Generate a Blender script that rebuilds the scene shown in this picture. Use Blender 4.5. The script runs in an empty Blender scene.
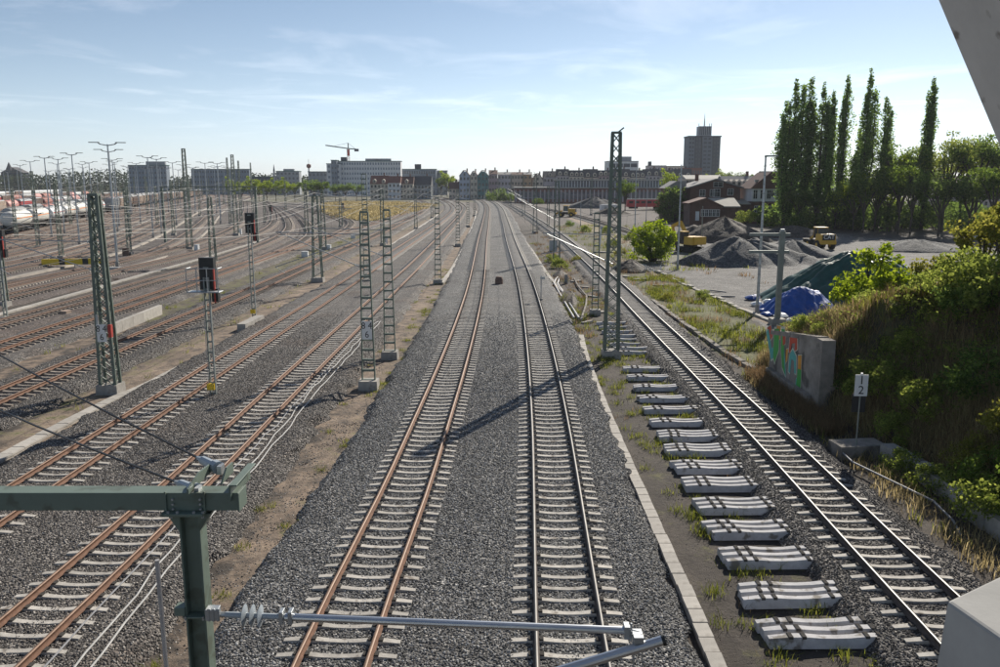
import bpy, math, random
import numpy as np
from mathutils import Vector, Matrix
PI = math.pi
R = math.radians
random.seed(7)
RNG = np.random.default_rng(11)
sc = bpy.context.scene
COL = sc.collection

# ------------------------------------------------------------------ camera
CAM_H = 9.84
PITCH = math.atan((333.5 - 181.0) / 830.0)
cd = bpy.data.cameras.new('camera')
cd.sensor_width = 36.0
cd.lens = 830.0 / 1000.0 * 36.0
cd.clip_start = 0.05
cd.clip_end = 20000
cam = bpy.data.objects.new('camera', cd)
cam.location = (0, 0, CAM_H)
cam.rotation_euler = (PI / 2 - PITCH, 0, 0)
COL.objects.link(cam)
sc.camera = cam

# ------------------------------------------------------------------ daylight
SUN_AZ = 27.0      # degrees to the right of the view
SUN_EL = 31.0
w = bpy.data.worlds.new('World')
sc.world = w
w.use_nodes = True
nt = w.node_tree
nt.nodes.clear()
N = nt.nodes.new
sky = N('ShaderNodeTexSky')
sky.sky_type = 'NISHITA'
sky.sun_disc = False
sky.sun_elevation = R(SUN_EL)
sky.sun_rotation = R(SUN_AZ)
sky.air_density = 1.0
sky.dust_density = 0.15
sky.ozone_density = 2.2
tc = N('ShaderNodeTexCoord')
sep = N('ShaderNodeSeparateXYZ')
nt.links.new(tc.outputs['Generated'], sep.inputs[0])
# cirrus: project the view direction on a high flat layer and stretch noise on it
mx = N('ShaderNodeMath'); mx.operation = 'MAXIMUM'; mx.inputs[1].default_value = 0.03
nt.links.new(sep.outputs[2], mx.inputs[0])
dx = N('ShaderNodeMath'); dx.operation = 'DIVIDE'
dy = N('ShaderNodeMath'); dy.operation = 'DIVIDE'
nt.links.new(sep.outputs[0], dx.inputs[0]); nt.links.new(mx.outputs[0], dx.inputs[1])
nt.links.new(sep.outputs[1], dy.inputs[0]); nt.links.new(mx.outputs[0], dy.inputs[1])
cmb = N('ShaderNodeCombineXYZ')
nt.links.new(dx.outputs[0], cmb.inputs[0]); nt.links.new(dy.outputs[0], cmb.inputs[1])
mp = N('ShaderNodeMapping'); mp.inputs['Rotation'].default_value = (0, 0, R(-20)); mp.inputs['Scale'].default_value = (0.55, 0.40, 1)
mp.inputs['Location'].default_value = (5.5, 4.4, 0)
nt.links.new(cmb.outputs[0], mp.inputs[0])
n1 = N('ShaderNodeTexNoise'); n1.inputs['Scale'].default_value = 1.1; n1.inputs['Detail'].default_value = 9; n1.inputs['Roughness'].default_value = 0.62; n1.inputs['Distortion'].default_value = 0.6
nt.links.new(mp.outputs[0], n1.inputs['Vector'])
rp = N('ShaderNodeValToRGB'); rp.color_ramp.elements[0].position = 0.50; rp.color_ramp.elements[1].position = 0.76
rp.color_ramp.elements[0].color = (0, 0, 0, 1); rp.color_ramp.elements[1].color = (1, 1, 1, 1)
nt.links.new(n1.outputs['Fac'], rp.inputs[0])
cf = N('ShaderNodeMath'); cf.operation = 'MULTIPLY'; cf.inputs[1].default_value = 0.75
nt.links.new(rp.outputs[0], cf.inputs[0])
mixc = N('ShaderNodeMix'); mixc.data_type = 'RGBA'; mixc.blend_type = 'ADD'
mixc.inputs['B'].default_value = (3.0, 2.6, 2.3, 1)
fd = N('ShaderNodeMapRange'); fd.interpolation_type = 'SMOOTHSTEP'; fd.inputs['From Min'].default_value = 0.035; fd.inputs['From Max'].default_value = 0.09
nt.links.new(sep.outputs[2], fd.inputs['Value'])
cf2 = N('ShaderNodeMath'); cf2.operation = 'MULTIPLY'
nt.links.new(cf.outputs[0], cf2.inputs[0]); nt.links.new(fd.outputs[0], cf2.inputs[1])
nt.links.new(cf2.outputs[0], mixc.inputs['Factor'])
hs = N('ShaderNodeHueSaturation'); hs.inputs['Saturation'].default_value = 1.3; hs.inputs['Value'].default_value = 1.0
nt.links.new(sky.outputs[0], hs.inputs['Color'])
tint = N('ShaderNodeMix'); tint.data_type = 'RGBA'; tint.blend_type = 'MULTIPLY'; tint.inputs['Factor'].default_value = 1.0; tint.inputs['B'].default_value = (0.96, 0.985, 1.05, 1)
lum = N('ShaderNodeRGBToBW'); nt.links.new(hs.outputs[0], lum.inputs[0])
pale = N('ShaderNodeMix'); pale.data_type = 'RGBA'; pale.blend_type = 'MULTIPLY'; pale.inputs['Factor'].default_value = 1.0
pale.inputs['B'].default_value = (0.86, 0.98, 1.12, 1); nt.links.new(lum.outputs[0], pale.inputs['A'])
airy = N('ShaderNodeMix'); airy.data_type = 'RGBA'; airy.inputs['Factor'].default_value = 0.62
nt.links.new(hs.outputs[0], airy.inputs['A']); nt.links.new(pale.outputs['Result'], airy.inputs['B'])
nt.links.new(airy.outputs['Result'], tint.inputs['A'])
nt.links.new(tint.outputs['Result'], mixc.inputs['A'])
bg = N('ShaderNodeBackground'); bg.inputs['Strength'].default_value = 0.085
nt.links.new(mixc.outputs['Result'], bg.inputs[0])
wo = N('ShaderNodeOutputWorld')
nt.links.new(bg.outputs[0], wo.inputs[0])

sl = bpy.data.lights.new('sun', 'SUN')
sl.energy = 4.8
sl.angle = R(0.5)
sl.color = (1.0, 0.93, 0.82)
so = bpy.data.objects.new('sun', sl)
sdir = Vector((math.sin(R(SUN_AZ)) * math.cos(R(SUN_EL)), math.cos(R(SUN_AZ)) * math.cos(R(SUN_EL)), math.sin(R(SUN_EL))))
so.rotation_euler = sdir.to_track_quat('Z', 'Y').to_euler()
so.location = (30, 60, 60)
COL.objects.link(so)
sc.view_settings.view_transform = 'Standard'
sc.view_settings.look = 'None'
sc.view_settings.gamma = 1.0
sc.view_settings.exposure = 0.40

# ------------------------------------------------------------------ placing helpers
CT, ST = math.cos(PITCH), math.sin(PITCH)
def ray(u, v):
    a = (u - 500.0) / 830.0
    b = (v - 333.5) / 830.0
    return a, CT - b * ST, -(ST + b * CT)
def P(u, v, z=0.0):
    """point of the level plane z seen at photograph pixel (u, v)"""
    a, f, d = ray(u, v)
    t = (z - CAM_H) / d
    return a * t, f * t
def AT(u, v, Y):
    """x and z at ground distance Y for photograph pixel (u, v)"""
    a, f, d = ray(u, v)
    t = Y / f
    return a * t, CAM_H + d * t

# ------------------------------------------------------------------ object helpers
def tag(o, label=None, cat=None, group=None, kind=None):
    if label: o['label'] = label
    if cat: o['category'] = cat
    if group: o['group'] = group
    if kind: o['kind'] = kind
    return o
def empty(name, loc=(0, 0, 0), rz=0.0, label=None, cat=None, group=None):
    o = bpy.data.objects.new(name, None)
    o.empty_display_size = 0.3
    o.location = loc
    o.rotation_euler = (0, 0, rz)
    COL.objects.link(o)
    return tag(o, label, cat, group)
def link(name, me, parent=None, loc=None, rz=None, label=None, cat=None, group=None, kind=None):
    o = bpy.data.objects.new(name, me)
    COL.objects.link(o)
    if parent is not None: o.parent = parent
    if loc is not None: o.location = loc
    if rz is not None: o.rotation_euler = (0, 0, rz)
    return tag(o, label, cat, group, kind)
def copy_tree(o, parent=None, loc=None, rz=None, label=None, scale=None):
    c = o.copy()
    COL.objects.link(c)
    c.parent = parent
    for ch in list(o.children):
        copy_tree(ch, c)
    if loc is not None: c.location = loc
    if rz is not None: c.rotation_euler = (0, 0, rz)
    if label: c['label'] = label
    if scale: c.scale = scale
    return c

class MB:
    """collects faces for ONE mesh"""
    def __init__(s):
        s.v = []; s.f = []; s.m = []
    def add(s, vs, fs, m=0):
        b = len(s.v)
        s.v.extend([tuple(x) for x in vs])
        for f in fs:
            s.f.append([i + b for i in f]); s.m.append(m)
        return s
    def box(s, c, d, rz=0.0, m=0, taper=1.0, rot=None):
        hx, hy, hz = d[0] / 2, d[1] / 2, d[2] / 2
        vs = []
        for z, k in ((-hz, 1.0), (hz, taper)):
            for x, y in ((-hx, -hy), (hx, -hy), (hx, hy), (-hx, hy)):
                vs.append(Vector((x * k, y * k, z)))
        M = rot if rot is not None else Matrix.Rotation(rz, 3, 'Z')
        vs = [M @ q + Vector(c) for q in vs]
        return s.add(vs, [(3, 2, 1, 0), (4, 5, 6, 7), (0, 1, 5, 4), (1, 2, 6, 5), (2, 3, 7, 6), (3, 0, 4, 7)], m)
    def bar(s, p0, p1, w, h, m=0, up=(0, 0, 1)):
        p0, p1 = Vector(p0), Vector(p1)
        d = (p1 - p0)
        L = d.length
        if L < 1e-6: return s
        d /= L
        up = Vector(up)
        if abs(d.dot(up)) > 0.97: up = Vector((0, 1, 0))
        x = d.cross(up).normalized(); z = x.cross(d)
        M = Matrix((x, d, z)).transposed()
        return s.box((p0 + p1) / 2, (w, L, h), m=m, rot=M)
    def tube(s, p0, p1, r, n=8, r1=None, m=0, caps=True):
        p0, p1 = Vector(p0), Vector(p1)
        d = (p1 - p0)
        if d.length < 1e-6: return s
        d.normalize()
        up = Vector((0, 0, 1)) if abs(d.z) < 0.95 else Vector((1, 0, 0))
        x = d.cross(up).normalized(); y = x.cross(d)
        r1 = r if r1 is None else r1
        vs = []
        for p, rr in ((p0, r), (p1, r1)):
            for k in range(n):
                a = 2 * PI * k / n
                vs.append(p + x * (math.cos(a) * rr) + y * (math.sin(a) * rr))
        fs = [(k, (k + 1) % n, n + (k + 1) % n, n + k) for k in range(n)]
        if caps: fs += [tuple(reversed(range(n))), tuple(range(n, 2 * n))]
        return s.add(vs, fs, m)
    def line(s, pts, r, n=6, m=0):
        for a, b in zip(pts[:-1], pts[1:]): s.tube(a, b, r, n, m=m, caps=True)
        return s
    def lathe(s, prof, c=(0, 0, 0), axis='Z', n=16, m=0):
        vs = []
        for r, z in prof:
            for k in range(n):
                a = 2 * PI * k / n
                q = (r * math.cos(a), r * math.sin(a), z)
                if axis == 'X': q = (q[2], q[0], q[1])
                if axis == 'Y': q = (q[1], q[2], q[0])
                vs.append((q[0] + c[0], q[1] + c[1], q[2] + c[2]))
        fs = []
        for j in range(len(prof) - 1):
            for k in range(n):
                fs.append((j * n + k, j * n + (k + 1) % n, (j + 1) * n + (k + 1) % n, (j + 1) * n + k))
        fs.append(tuple(reversed(range(n)))); L = (len(prof) - 1) * n
        fs.append(tuple(range(L, L + n)))
        return s.add(vs, fs, m)
    def prism(s, poly, y0, y1, m=0, plane='XZ'):
        n = len(poly)
        vs = []
        for y in (y0, y1):
            for a, b in poly:
                vs.append((a, y, b) if plane == 'XZ' else ((y, a, b) if plane == 'YZ' else (a, b, y)))
        fs = [tuple(range(n)), tuple(reversed(range(n, 2 * n)))]
        for k in range(n): fs.append((k, n + k, n + (k + 1) % n, (k + 1) % n))
        return s.add(vs, fs, m)
    def mesh(s, name, mats, smooth=False):
        me = bpy.data.meshes.new(name)
        me.from_pydata(s.v, [], s.f)
        if not isinstance(mats, (list, tuple)): mats = [mats]
        for q in mats: me.materials.append(q)
        if any(s.m): me.polygons.foreach_set('material_index', s.m)
        import bmesh
        bm = bmesh.new(); bm.from_mesh(me); bmesh.ops.recalc_face_normals(bm, faces=bm.faces); bm.to_mesh(me); bm.free()
        if smooth: me.polygons.foreach_set('use_smooth', [True] * len(me.polygons))
        me.update()
        return me
    def build(s, name, mats, parent=None, smooth=False, **k):
        return link(name, s.mesh(name, mats, smooth), parent, **k)

def np_mesh(name, V, F, mat, smooth=False):
    """fast mesh from numpy arrays, all faces with the same corner count"""
    V = np.asarray(V, np.float32); F = np.asarray(F, np.int32)
    me = bpy.data.meshes.new(name)
    me.vertices.add(len(V)); me.vertices.foreach_set('co', V.ravel())
    k = F.shape[1]
    me.loops.add(F.size); me.loops.foreach_set('vertex_index', F.ravel())
    me.polygons.add(len(F))
    me.polygons.foreach_set('loop_start', np.arange(len(F), dtype=np.int32) * k)
    me.polygons.foreach_set('loop_total', np.full(len(F), k, np.int32))
    me.update(calc_edges=True); me.validate()
    for q in (mat if isinstance(mat, (list, tuple)) else [mat]): me.materials.append(q)
    if smooth: me.polygons.foreach_set('use_smooth', [True] * len(F))
    return me

# ------------------------------------------------------------------ materials
def _new(name):
    m = bpy.data.materials.new(name); m.use_nodes = True
    t = m.node_tree; t.nodes.clear()
    o = t.nodes.new('ShaderNodeOutputMaterial')
    b = t.nodes.new('ShaderNodeBsdfPrincipled')
    t.links.new(b.outputs[0], o.inputs[0])
    return m, t, b
def _ramp(t, stops):
    r = t.nodes.new('ShaderNodeValToRGB')
    e = r.color_ramp.elements
    while len(e) < len(stops): e.new(0.5)
    for k, (p, c) in enumerate(stops):
        e[k].position = p; e[k].color = (c[0], c[1], c[2], 1)
    return r
def g(v): return (v, v, v)
def mat(name, col, rough=0.7, metal=0.0, var=0.2, scale=3.0, col2=None, bump=0.0, bscale=30.0, rnd=0.0, pos=False, detail=6, spots=None):
    m, t, b = _new(name)
    b.inputs['Roughness'].default_value = rough
    b.inputs['Metallic'].default_value = metal
    tcn = t.nodes.new('ShaderNodeNewGeometry' if pos else 'ShaderNodeTexCoord')
    vec = tcn.outputs['Position'] if pos else tcn.outputs['Object']
    n = t.nodes.new('ShaderNodeTexNoise'); n.inputs['Scale'].default_value = scale; n.inputs['Detail'].default_value = detail; n.inputs['Roughness'].default_value = 0.65
    t.links.new(vec, n.inputs['Vector'])
    c2 = col2 if col2 else tuple(min(1, c * (1 + var)) for c in col)
    c1 = tuple(c * (1 - var) for c in col) if not col2 else col
    r = _ramp(t, [(0.32, c1), (0.68, c2)])
    t.links.new(n.outputs['Fac'], r.inputs[0])
    out = r.outputs[0]
    if spots:
        n3 = t.nodes.new('ShaderNodeTexNoise'); n3.inputs['Scale'].default_value = spots[1]; n3.inputs['Detail'].default_value = 8
        t.links.new(vec, n3.inputs['Vector'])
        r3 = _ramp(t, [(spots[2], g(0)), (spots[2] + 0.08, g(1))])
        t.links.new(n3.outputs['Fac'], r3.inputs[0])
        mx3 = t.nodes.new('ShaderNodeMix'); mx3.data_type = 'RGBA'
        t.links.new(r3.outputs[0], mx3.inputs['Factor']); t.links.new(out, mx3.inputs['A'])
        mx3.inputs['B'].default_value = (*spots[0], 1)
        out = mx3.outputs['Result']
    if rnd:
        oi = t.nodes.new('ShaderNodeObjectInfo')
        mr = t.nodes.new('ShaderNodeMapRange'); mr.inputs['To Min'].default_value = 1 - rnd; mr.inputs['To Max'].default_value = 1 + rnd
        t.links.new(oi.outputs['Random'], mr.inputs['Value'])
        hv = t.nodes.new('ShaderNodeHueSaturation')
        t.links.new(mr.outputs[0], hv.inputs['Value']); t.links.new(out, hv.inputs['Color'])
        out = hv.outputs[0]
    t.links.new(out, b.inputs['Base Color'])
    if bump:
        n2 = t.nodes.new('ShaderNodeTexNoise'); n2.inputs['Scale'].default_value = bscale; n2.inputs['Detail'].default_value = 8
        t.links.new(vec, n2.inputs['Vector'])
        bp = t.nodes.new('ShaderNodeBump'); bp.inputs['Strength'].default_value = bump; bp.inputs['Distance'].default_value = 0.03
        t.links.new(n2.outputs['Fac'], bp.inputs['Height']); t.links.new(bp.outputs[0], b.inputs['Normal'])
    return m
def ballast_mat(name, stops, scale=17.0, patch=None):
    m, t, b = _new(name)
    b.inputs['Roughness'].default_value = 0.85
    ge = t.nodes.new('ShaderNodeNewGeometry')
    vo = t.nodes.new('ShaderNodeTexVoronoi'); vo.inputs['Scale'].default_value = scale; vo.inputs['Randomness'].default_value = 1
    t.links.new(ge.outputs['Position'], vo.inputs['Vector'])
    sp = t.nodes.new('ShaderNodeSeparateColor'); t.links.new(vo.outputs['Color'], sp.inputs[0])
    r = _ramp(t, stops); t.links.new(sp.outputs[0], r.inputs[0])
    n = t.nodes.new('ShaderNodeTexNoise'); n.inputs['Scale'].default_value = 0.35; n.inputs['Detail'].default_value = 7; n.inputs['Roughness'].default_value = 0.6
    t.links.new(ge.outputs['Position'], n.inputs['Vector'])
    r2 = _ramp(t, [(0.3, g(0.72)), (0.7, g(1.25))]); t.links.new(n.outputs['Fac'], r2.inputs[0])
    mu = t.nodes.new('ShaderNodeMix'); mu.data_type = 'RGBA'; mu.blend_type = 'MULTIPLY'; mu.inputs['Factor'].default_value = 1
    t.links.new(r.outputs[0], mu.inputs['A']); t.links.new(r2.outputs[0], mu.inputs['B'])
    out = mu.outputs['Result']
    if patch:
        n4 = t.nodes.new('ShaderNodeTexNoise'); n4.inputs['Scale'].default_value = 0.22; n4.inputs['Detail'].default_value = 6
        t.links.new(ge.outputs['Position'], n4.inputs['Vector'])
        r4 = _ramp(t, [(0.52, g(0)), (0.68, g(0.7))]); t.links.new(n4.outputs['Fac'], r4.inputs[0])
        m4 = t.nodes.new('ShaderNodeMix'); m4.data_type = 'RGBA'; m4.blend_type = 'MULTIPLY'
        t.links.new(r4.outputs[0], m4.inputs['Factor']); t.links.new(out, m4.inputs['A']); m4.inputs['B'].default_value = (*patch, 1)
        out = m4.outputs['Result']
    t.links.new(out, b.inputs['Base Color'])
    bp = t.nodes.new('ShaderNodeBump'); bp.inputs['Strength'].default_value = 1.0; bp.inputs['Distance'].default_value = 0.05
    inv = t.nodes.new('ShaderNodeMath'); inv.operation = 'SUBTRACT'; inv.inputs[0].default_value = 1
    t.links.new(vo.outputs['Distance'], inv.inputs[1])
    t.links.new(inv.outputs[0], bp.inputs['Height']); t.links.new(bp.outputs[0], b.inputs['Normal'])
    return m
def leaf_mat(name, dark, light, trans=0.35, tcol=None):
    m = bpy.data.materials.new(name); m.use_nodes = True
    t = m.node_tree; t.nodes.clear()
    o = t.nodes.new('ShaderNodeOutputMaterial')
    ge = t.nodes.new('ShaderNodeNewGeometry')
    r = _ramp(t, [(0.0, dark), (0.75, tuple((a + b) / 2 for a, b in zip(dark, light))), (1.0, light)])
    t.links.new(ge.outputs['Random Per Island'], r.inputs[0])
    d = t.nodes.new('ShaderNodeBsdfDiffuse'); t.links.new(r.outputs[0], d.inputs[0])
    tr = t.nodes.new('ShaderNodeBsdfTranslucent')
    hv = t.nodes.new('ShaderNodeHueSaturation'); hv.inputs['Hue'].default_value = 0.48; hv.inputs['Saturation'].default_value = 1.15; hv.inputs['Value'].default_value = 2.0
    t.links.new(r.outputs[0], hv.inputs['Color']); t.links.new(hv.outputs[0], tr.inputs[0])
    mx_ = t.nodes.new('ShaderNodeMixShader'); mx_.inputs[0].default_value = trans
    t.links.new(d.outputs[0], mx_.inputs[1]); t.links.new(tr.outputs[0], mx_.inputs[2])
    t.links.new(mx_.outputs[0], o.inputs[0])
    return m

M = {}
M['ballast_new'] = ballast_mat('ballast_new', [(0.0, (0.03, 0.028, 0.027)), (0.45, (0.082, 0.08, 0.077)), (0.8, (0.165, 0.16, 0.153)), (1.0, (0.42, 0.405, 0.38))], patch=(0.94, 0.88, 0.83))
M['ballast_old'] = ballast_mat('ballast_old', [(0.0, (0.035, 0.031, 0.028)), (0.5, (0.09, 0.08, 0.072)), (0.85, (0.175, 0.157, 0.14)), (1.0, (0.38, 0.345, 0.31))], patch=(0.9, 0.72, 0.6))
M['ballast_rust'] = ballast_mat('ballast_rust', [(0.0, (0.04, 0.03, 0.027)), (0.5, (0.095, 0.074, 0.065)), (1.0, (0.21, 0.175, 0.155))], patch=(0.85, 0.66, 0.56))
M['ballast_dark'] = ballast_mat('ballast_dark', [(0.0, (0.03, 0.027, 0.025)), (0.5, (0.085, 0.077, 0.07)), (1.0, (0.26, 0.24, 0.22))], patch=(0.9, 0.8, 0.7))
M['gravel_pile'] = ballast_mat('gravel_pile', [(0.0, g(0.04)), (0.5, (0.085, 0.085, 0.085)), (1.0, (0.17, 0.165, 0.16))], scale=7)
M['soil_pile'] = ballast_mat('soil_pile', [(0.0, (0.035, 0.028, 0.022)), (0.5, (0.07, 0.056, 0.045)), (1.0, (0.13, 0.105, 0.085))], scale=5)
M['sleeper'] = mat('sleeper', (0.44, 0.41, 0.365), 0.85, var=0.2, scale=5, bump=0.3, rnd=0.16, spots=((0.20, 0.17, 0.14), 3.0, 0.60), pos=True)
M['sleeper_old'] = mat('sleeper_old', (0.30, 0.26, 0.22), 0.9, var=0.25, scale=5, bump=0.3, rnd=0.18, spots=((0.15, 0.12, 0.095), 2.5, 0.56), pos=True)
M['sleeper_spare'] = mat('sleeper_spare', (0.46, 0.45, 0.45), 0.85, var=0.15, scale=4, bump=0.3, rnd=0.10, spots=((0.20, 0.18, 0.155), 2.6, 0.58), pos=True)
M['fastening'] = mat('fastening', (0.075, 0.07, 0.065), 0.95, var=0.2)
M['fastening'].node_tree.nodes['Principled BSDF'].inputs['Specular IOR Level'].default_value = 0.05
M['rail_rust'] = mat('rail_rust', (0.17, 0.085, 0.05), 0.85, var=0.3, scale=6, bump=0.2, pos=True)
M['rail_rust_top'] = mat('rail_rust_top', (0.27, 0.165, 0.105), 0.6, metal=0.1, var=0.25, scale=3, pos=True)
M['rail_dark'] = mat('rail_dark', (0.075, 0.055, 0.045), 0.7, var=0.3, scale=6, pos=True)
M['rail_shiny'] = mat('rail_shiny', (0.19, 0.185, 0.175), 0.46, metal=1.0, var=0.12, scale=1.5, pos=True)
M['rail_grey'] = mat('rail_grey', (0.13, 0.125, 0.12), 0.58, metal=0.9, var=0.15, scale=1.5, pos=True)
M['rail_brown'] = mat('rail_brown', (0.13, 0.075, 0.05), 0.8, var=0.3, scale=6, pos=True)
M['rail_worn_top'] = mat('rail_worn_top', (0.30, 0.24, 0.20), 0.45, metal=0.7, var=0.2, scale=2, pos=True)
M['concrete'] = mat('concrete', (0.36, 0.335, 0.30), 0.9, var=0.2, scale=2.5, bump=0.25, rnd=0.12, spots=((0.22, 0.2, 0.17), 1.5, 0.6))
M['concrete_white'] = mat('concrete_white', (0.42, 0.39, 0.345), 0.9, var=0.15, scale=2.5, bump=0.2, rnd=0.12, spots=((0.34, 0.31, 0.27), 1.6, 0.6))
M['concrete_old'] = mat('concrete_old', (0.26, 0.235, 0.205), 0.95, var=0.3, scale=1.4, bump=0.5, rnd=0.1, spots=((0.11, 0.10, 0.085), 0.9, 0.55))
M['mast_green'] = mat('mast_green', (0.135, 0.165, 0.135), 0.6, var=0.25, scale=2.0, spots=((0.12, 0.09, 0.06), 4, 0.66))
M['gantry_green'] = mat('gantry_green', (0.145, 0.185, 0.15), 0.5, var=0.10, scale=1.8, bump=0.04, bscale=60, spots=((0.105, 0.125, 0.095), 3.5, 0.56))
M['mast_grey'] = mat('mast_grey', (0.24, 0.26, 0.24), 0.55, metal=0.3, var=0.2, scale=2)
M['galv'] = mat('galv', (0.42, 0.44, 0.45), 0.42, metal=0.6, var=0.15, scale=3)
M['alu'] = mat('alu', (0.62, 0.63, 0.64), 0.3, metal=0.9, var=0.08, scale=3)
M['insulator'] = mat('insulator', (0.36, 0.40, 0.43), 0.35, var=0.1)
M['insulator_brown'] = mat('insulator_brown', (0.12, 0.06, 0.04), 0.3, var=0.1)
M['wire'] = mat('wire', (0.06, 0.06, 0.06), 0.5, metal=0.5, var=0.2)
M['wire_copper'] = mat('wire_copper', (0.10, 0.095, 0.085), 0.8, metal=0.0, var=0.2)
M['black'] = mat('black', (0.015, 0.016, 0.016), 0.5, var=0.2)
M['black_matt'] = mat('black_matt', (0.03, 0.03, 0.03), 0.8, var=0.2)
M['white_paint'] = mat('white_paint', (0.75, 0.75, 0.73), 0.55, var=0.05, scale=4, spots=((0.55, 0.53, 0.5), 5, 0.65))
M['red_paint'] = mat('red_paint', (0.42, 0.05, 0.035), 0.5, var=0.15)
M['yellow_paint'] = mat('yellow_paint', (0.62, 0.36, 0.03), 0.5, var=0.12, scale=2)
M['yellow_box'] = mat('yellow_box', (0.78, 0.52, 0.02), 0.5, var=0.08)
M['orange_paint'] = mat('orange_paint', (0.60, 0.22, 0.03), 0.5, var=0.12)
M['cable_white'] = mat('cable_white', (0.45, 0.44, 0.42), 0.6, var=0.12)
M['cable_grey'] = mat('cable_grey', (0.26, 0.26, 0.27), 0.6, var=0.12)
M['bridge_paint'] = mat('bridge_paint', (0.50, 0.49, 0.47), 0.6, var=0.16, scale=2.5, bump=0.08, bscale=60, spots=((0.2, 0.18, 0.16), 16, 0.66))
M['bridge_top'] = mat('bridge_top', (0.33, 0.325, 0.31), 0.85, var=0.14, scale=5, bump=0.03, bscale=90, spots=((0.3, 0.28, 0.26), 18, 0.72))
M['bridge_top'].node_tree.nodes['Principled BSDF'].inputs['Specular IOR Level'].default_value = 0.15
M['pipe'] = mat('pipe', (0.42, 0.40, 0.39), 0.55, metal=0.3, var=0.1)
M['bark'] = mat('bark', (0.07, 0.055, 0.042), 0.95, var=0.3, scale=3, bump=0.5)
M['glass'] = mat('glass', (0.03, 0.035, 0.04), 0.12, var=0.2)
M['glass_blue'] = mat('glass_blue', (0.085, 0.10, 0.12), 0.2, var=0.2)
M['tyre'] = mat('tyre', (0.02, 0.02, 0.02), 0.85, var=0.2)
M['leaf_poplar'] = leaf_mat('leaf_poplar', (0.075, 0.125, 0.045), (0.23, 0.33, 0.12), 0.6)
M['leaf_dark'] = leaf_mat('leaf_dark', (0.045, 0.08, 0.025), (0.165, 0.235, 0.07), 0.55)
M['leaf_mid'] = leaf_mat('leaf_mid', (0.05, 0.09, 0.022), (0.17, 0.24, 0.06), 0.45)
M['leaf_bright'] = leaf_mat('leaf_bright', (0.09, 0.145, 0.022), (0.29, 0.36, 0.07), 0.5)
M['leaf_yellow'] = leaf_mat('leaf_yellow', (0.10, 0.115, 0.03), (0.27, 0.27, 0.075), 0.5)
M['leaf_olive'] = leaf_mat('leaf_olive', (0.08, 0.115, 0.03), (0.28, 0.33, 0.10), 0.5)
M['leaf_far'] = leaf_mat('leaf_far', (0.03, 0.045, 0.03), (0.075, 0.095, 0.05), 0.2)
M['dry_grass'] = leaf_mat('dry_grass', (0.15, 0.13, 0.065), (0.44, 0.39, 0.22), 0.45)
M['green_grass'] = leaf_mat('green_grass', (0.07, 0.095, 0.022), (0.26, 0.28, 0.075), 0.45)
M['brown_weed'] = leaf_mat('brown_weed', (0.11, 0.085, 0.048), (0.29, 0.22, 0.125), 0.4)

# ================================================================== GROUND
GZ = -0.55
def sstep(a, b, x):
    t = np.clip((x - a) / (b - a), 0, 1)
    return t * t * (3 - 2 * t)
_ph = RNG.uniform(0, 6.28, (14, 2)); _dir = RNG.uniform(0, 6.28, 14); _fr = np.geomspace(0.05, 2.2, 14)
def wob(x, y, lo=0, hi=14):
    s = 0
    for k in range(lo, hi):
        s = s + np.sin((x * math.cos(_dir[k]) + y * math.sin(_dir[k])) * _fr[k] * 6.28 + _ph[k, 0]) * np.sin((-x * math.sin(_dir[k]) + y * math.cos(_dir[k])) * _fr[k] * 5.1 + _ph[k, 1]) / (1 + 0.25 * k)
    return s
WALL_Y0, WALL_Y1 = 36.7, 43.2
def bank_z(x, y):
    ztop = np.where(y < 34, 6.7 + (34 - y) * 0.05, 6.7 - (y - 34) * 0.52)
    ztop = np.clip(ztop, 0, 9)
    slope = (x - 14.5 - 0.75 * (1 - sstep(31.0, 34.5, y))) * 1.02
    hw = 2.1 + (43 - y) / 9 * 0.75
    inw = sstep(WALL_Y0 - 0.9, WALL_Y0 + 0.2, y) * (1 - sstep(42.8, 44.5, y))
    slope = slope + inw * np.where(x > 14.62, hw * 0.95, 0)
    slope = np.where((inw > 0.3) & (x < 14.62), 0, slope)
    b = np.clip(np.minimum(slope, ztop), 0, None)
    b = np.where(x < 14.4, 0, b)
    return b * (1 - sstep(46, 52, y)) 
def zg(x, y):
    x = np.asarray(x, float); y = np.asarray(y, float)
    b = bank_z(x, y)
    z = GZ + b + np.where(b > 0.05, 0.16 * wob(x, y, 3, 11) * np.minimum(1, b), 0)
    near = (np.abs(x) < 60) & (y < 140)
    z = z + np.where(near, 0.03 * wob(x, y, 6, 14), 0)
    # small mounds of excavated soil right of the main line
    for mx_, my_, mr_, mh_ in MOUNDS:
        d2 = ((x - mx_) ** 2 + ((y - my_) / 1.5) ** 2) / (mr_ * mr_)
        z = z + mh_ * np.exp(-d2 * 1.6)
    return z
MOUNDS = [(6.0, 72, 1.0, 0.9), (6.3, 76, 0.9, 0.6), (6.8, 88, 1.0, 0.5)]

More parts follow.
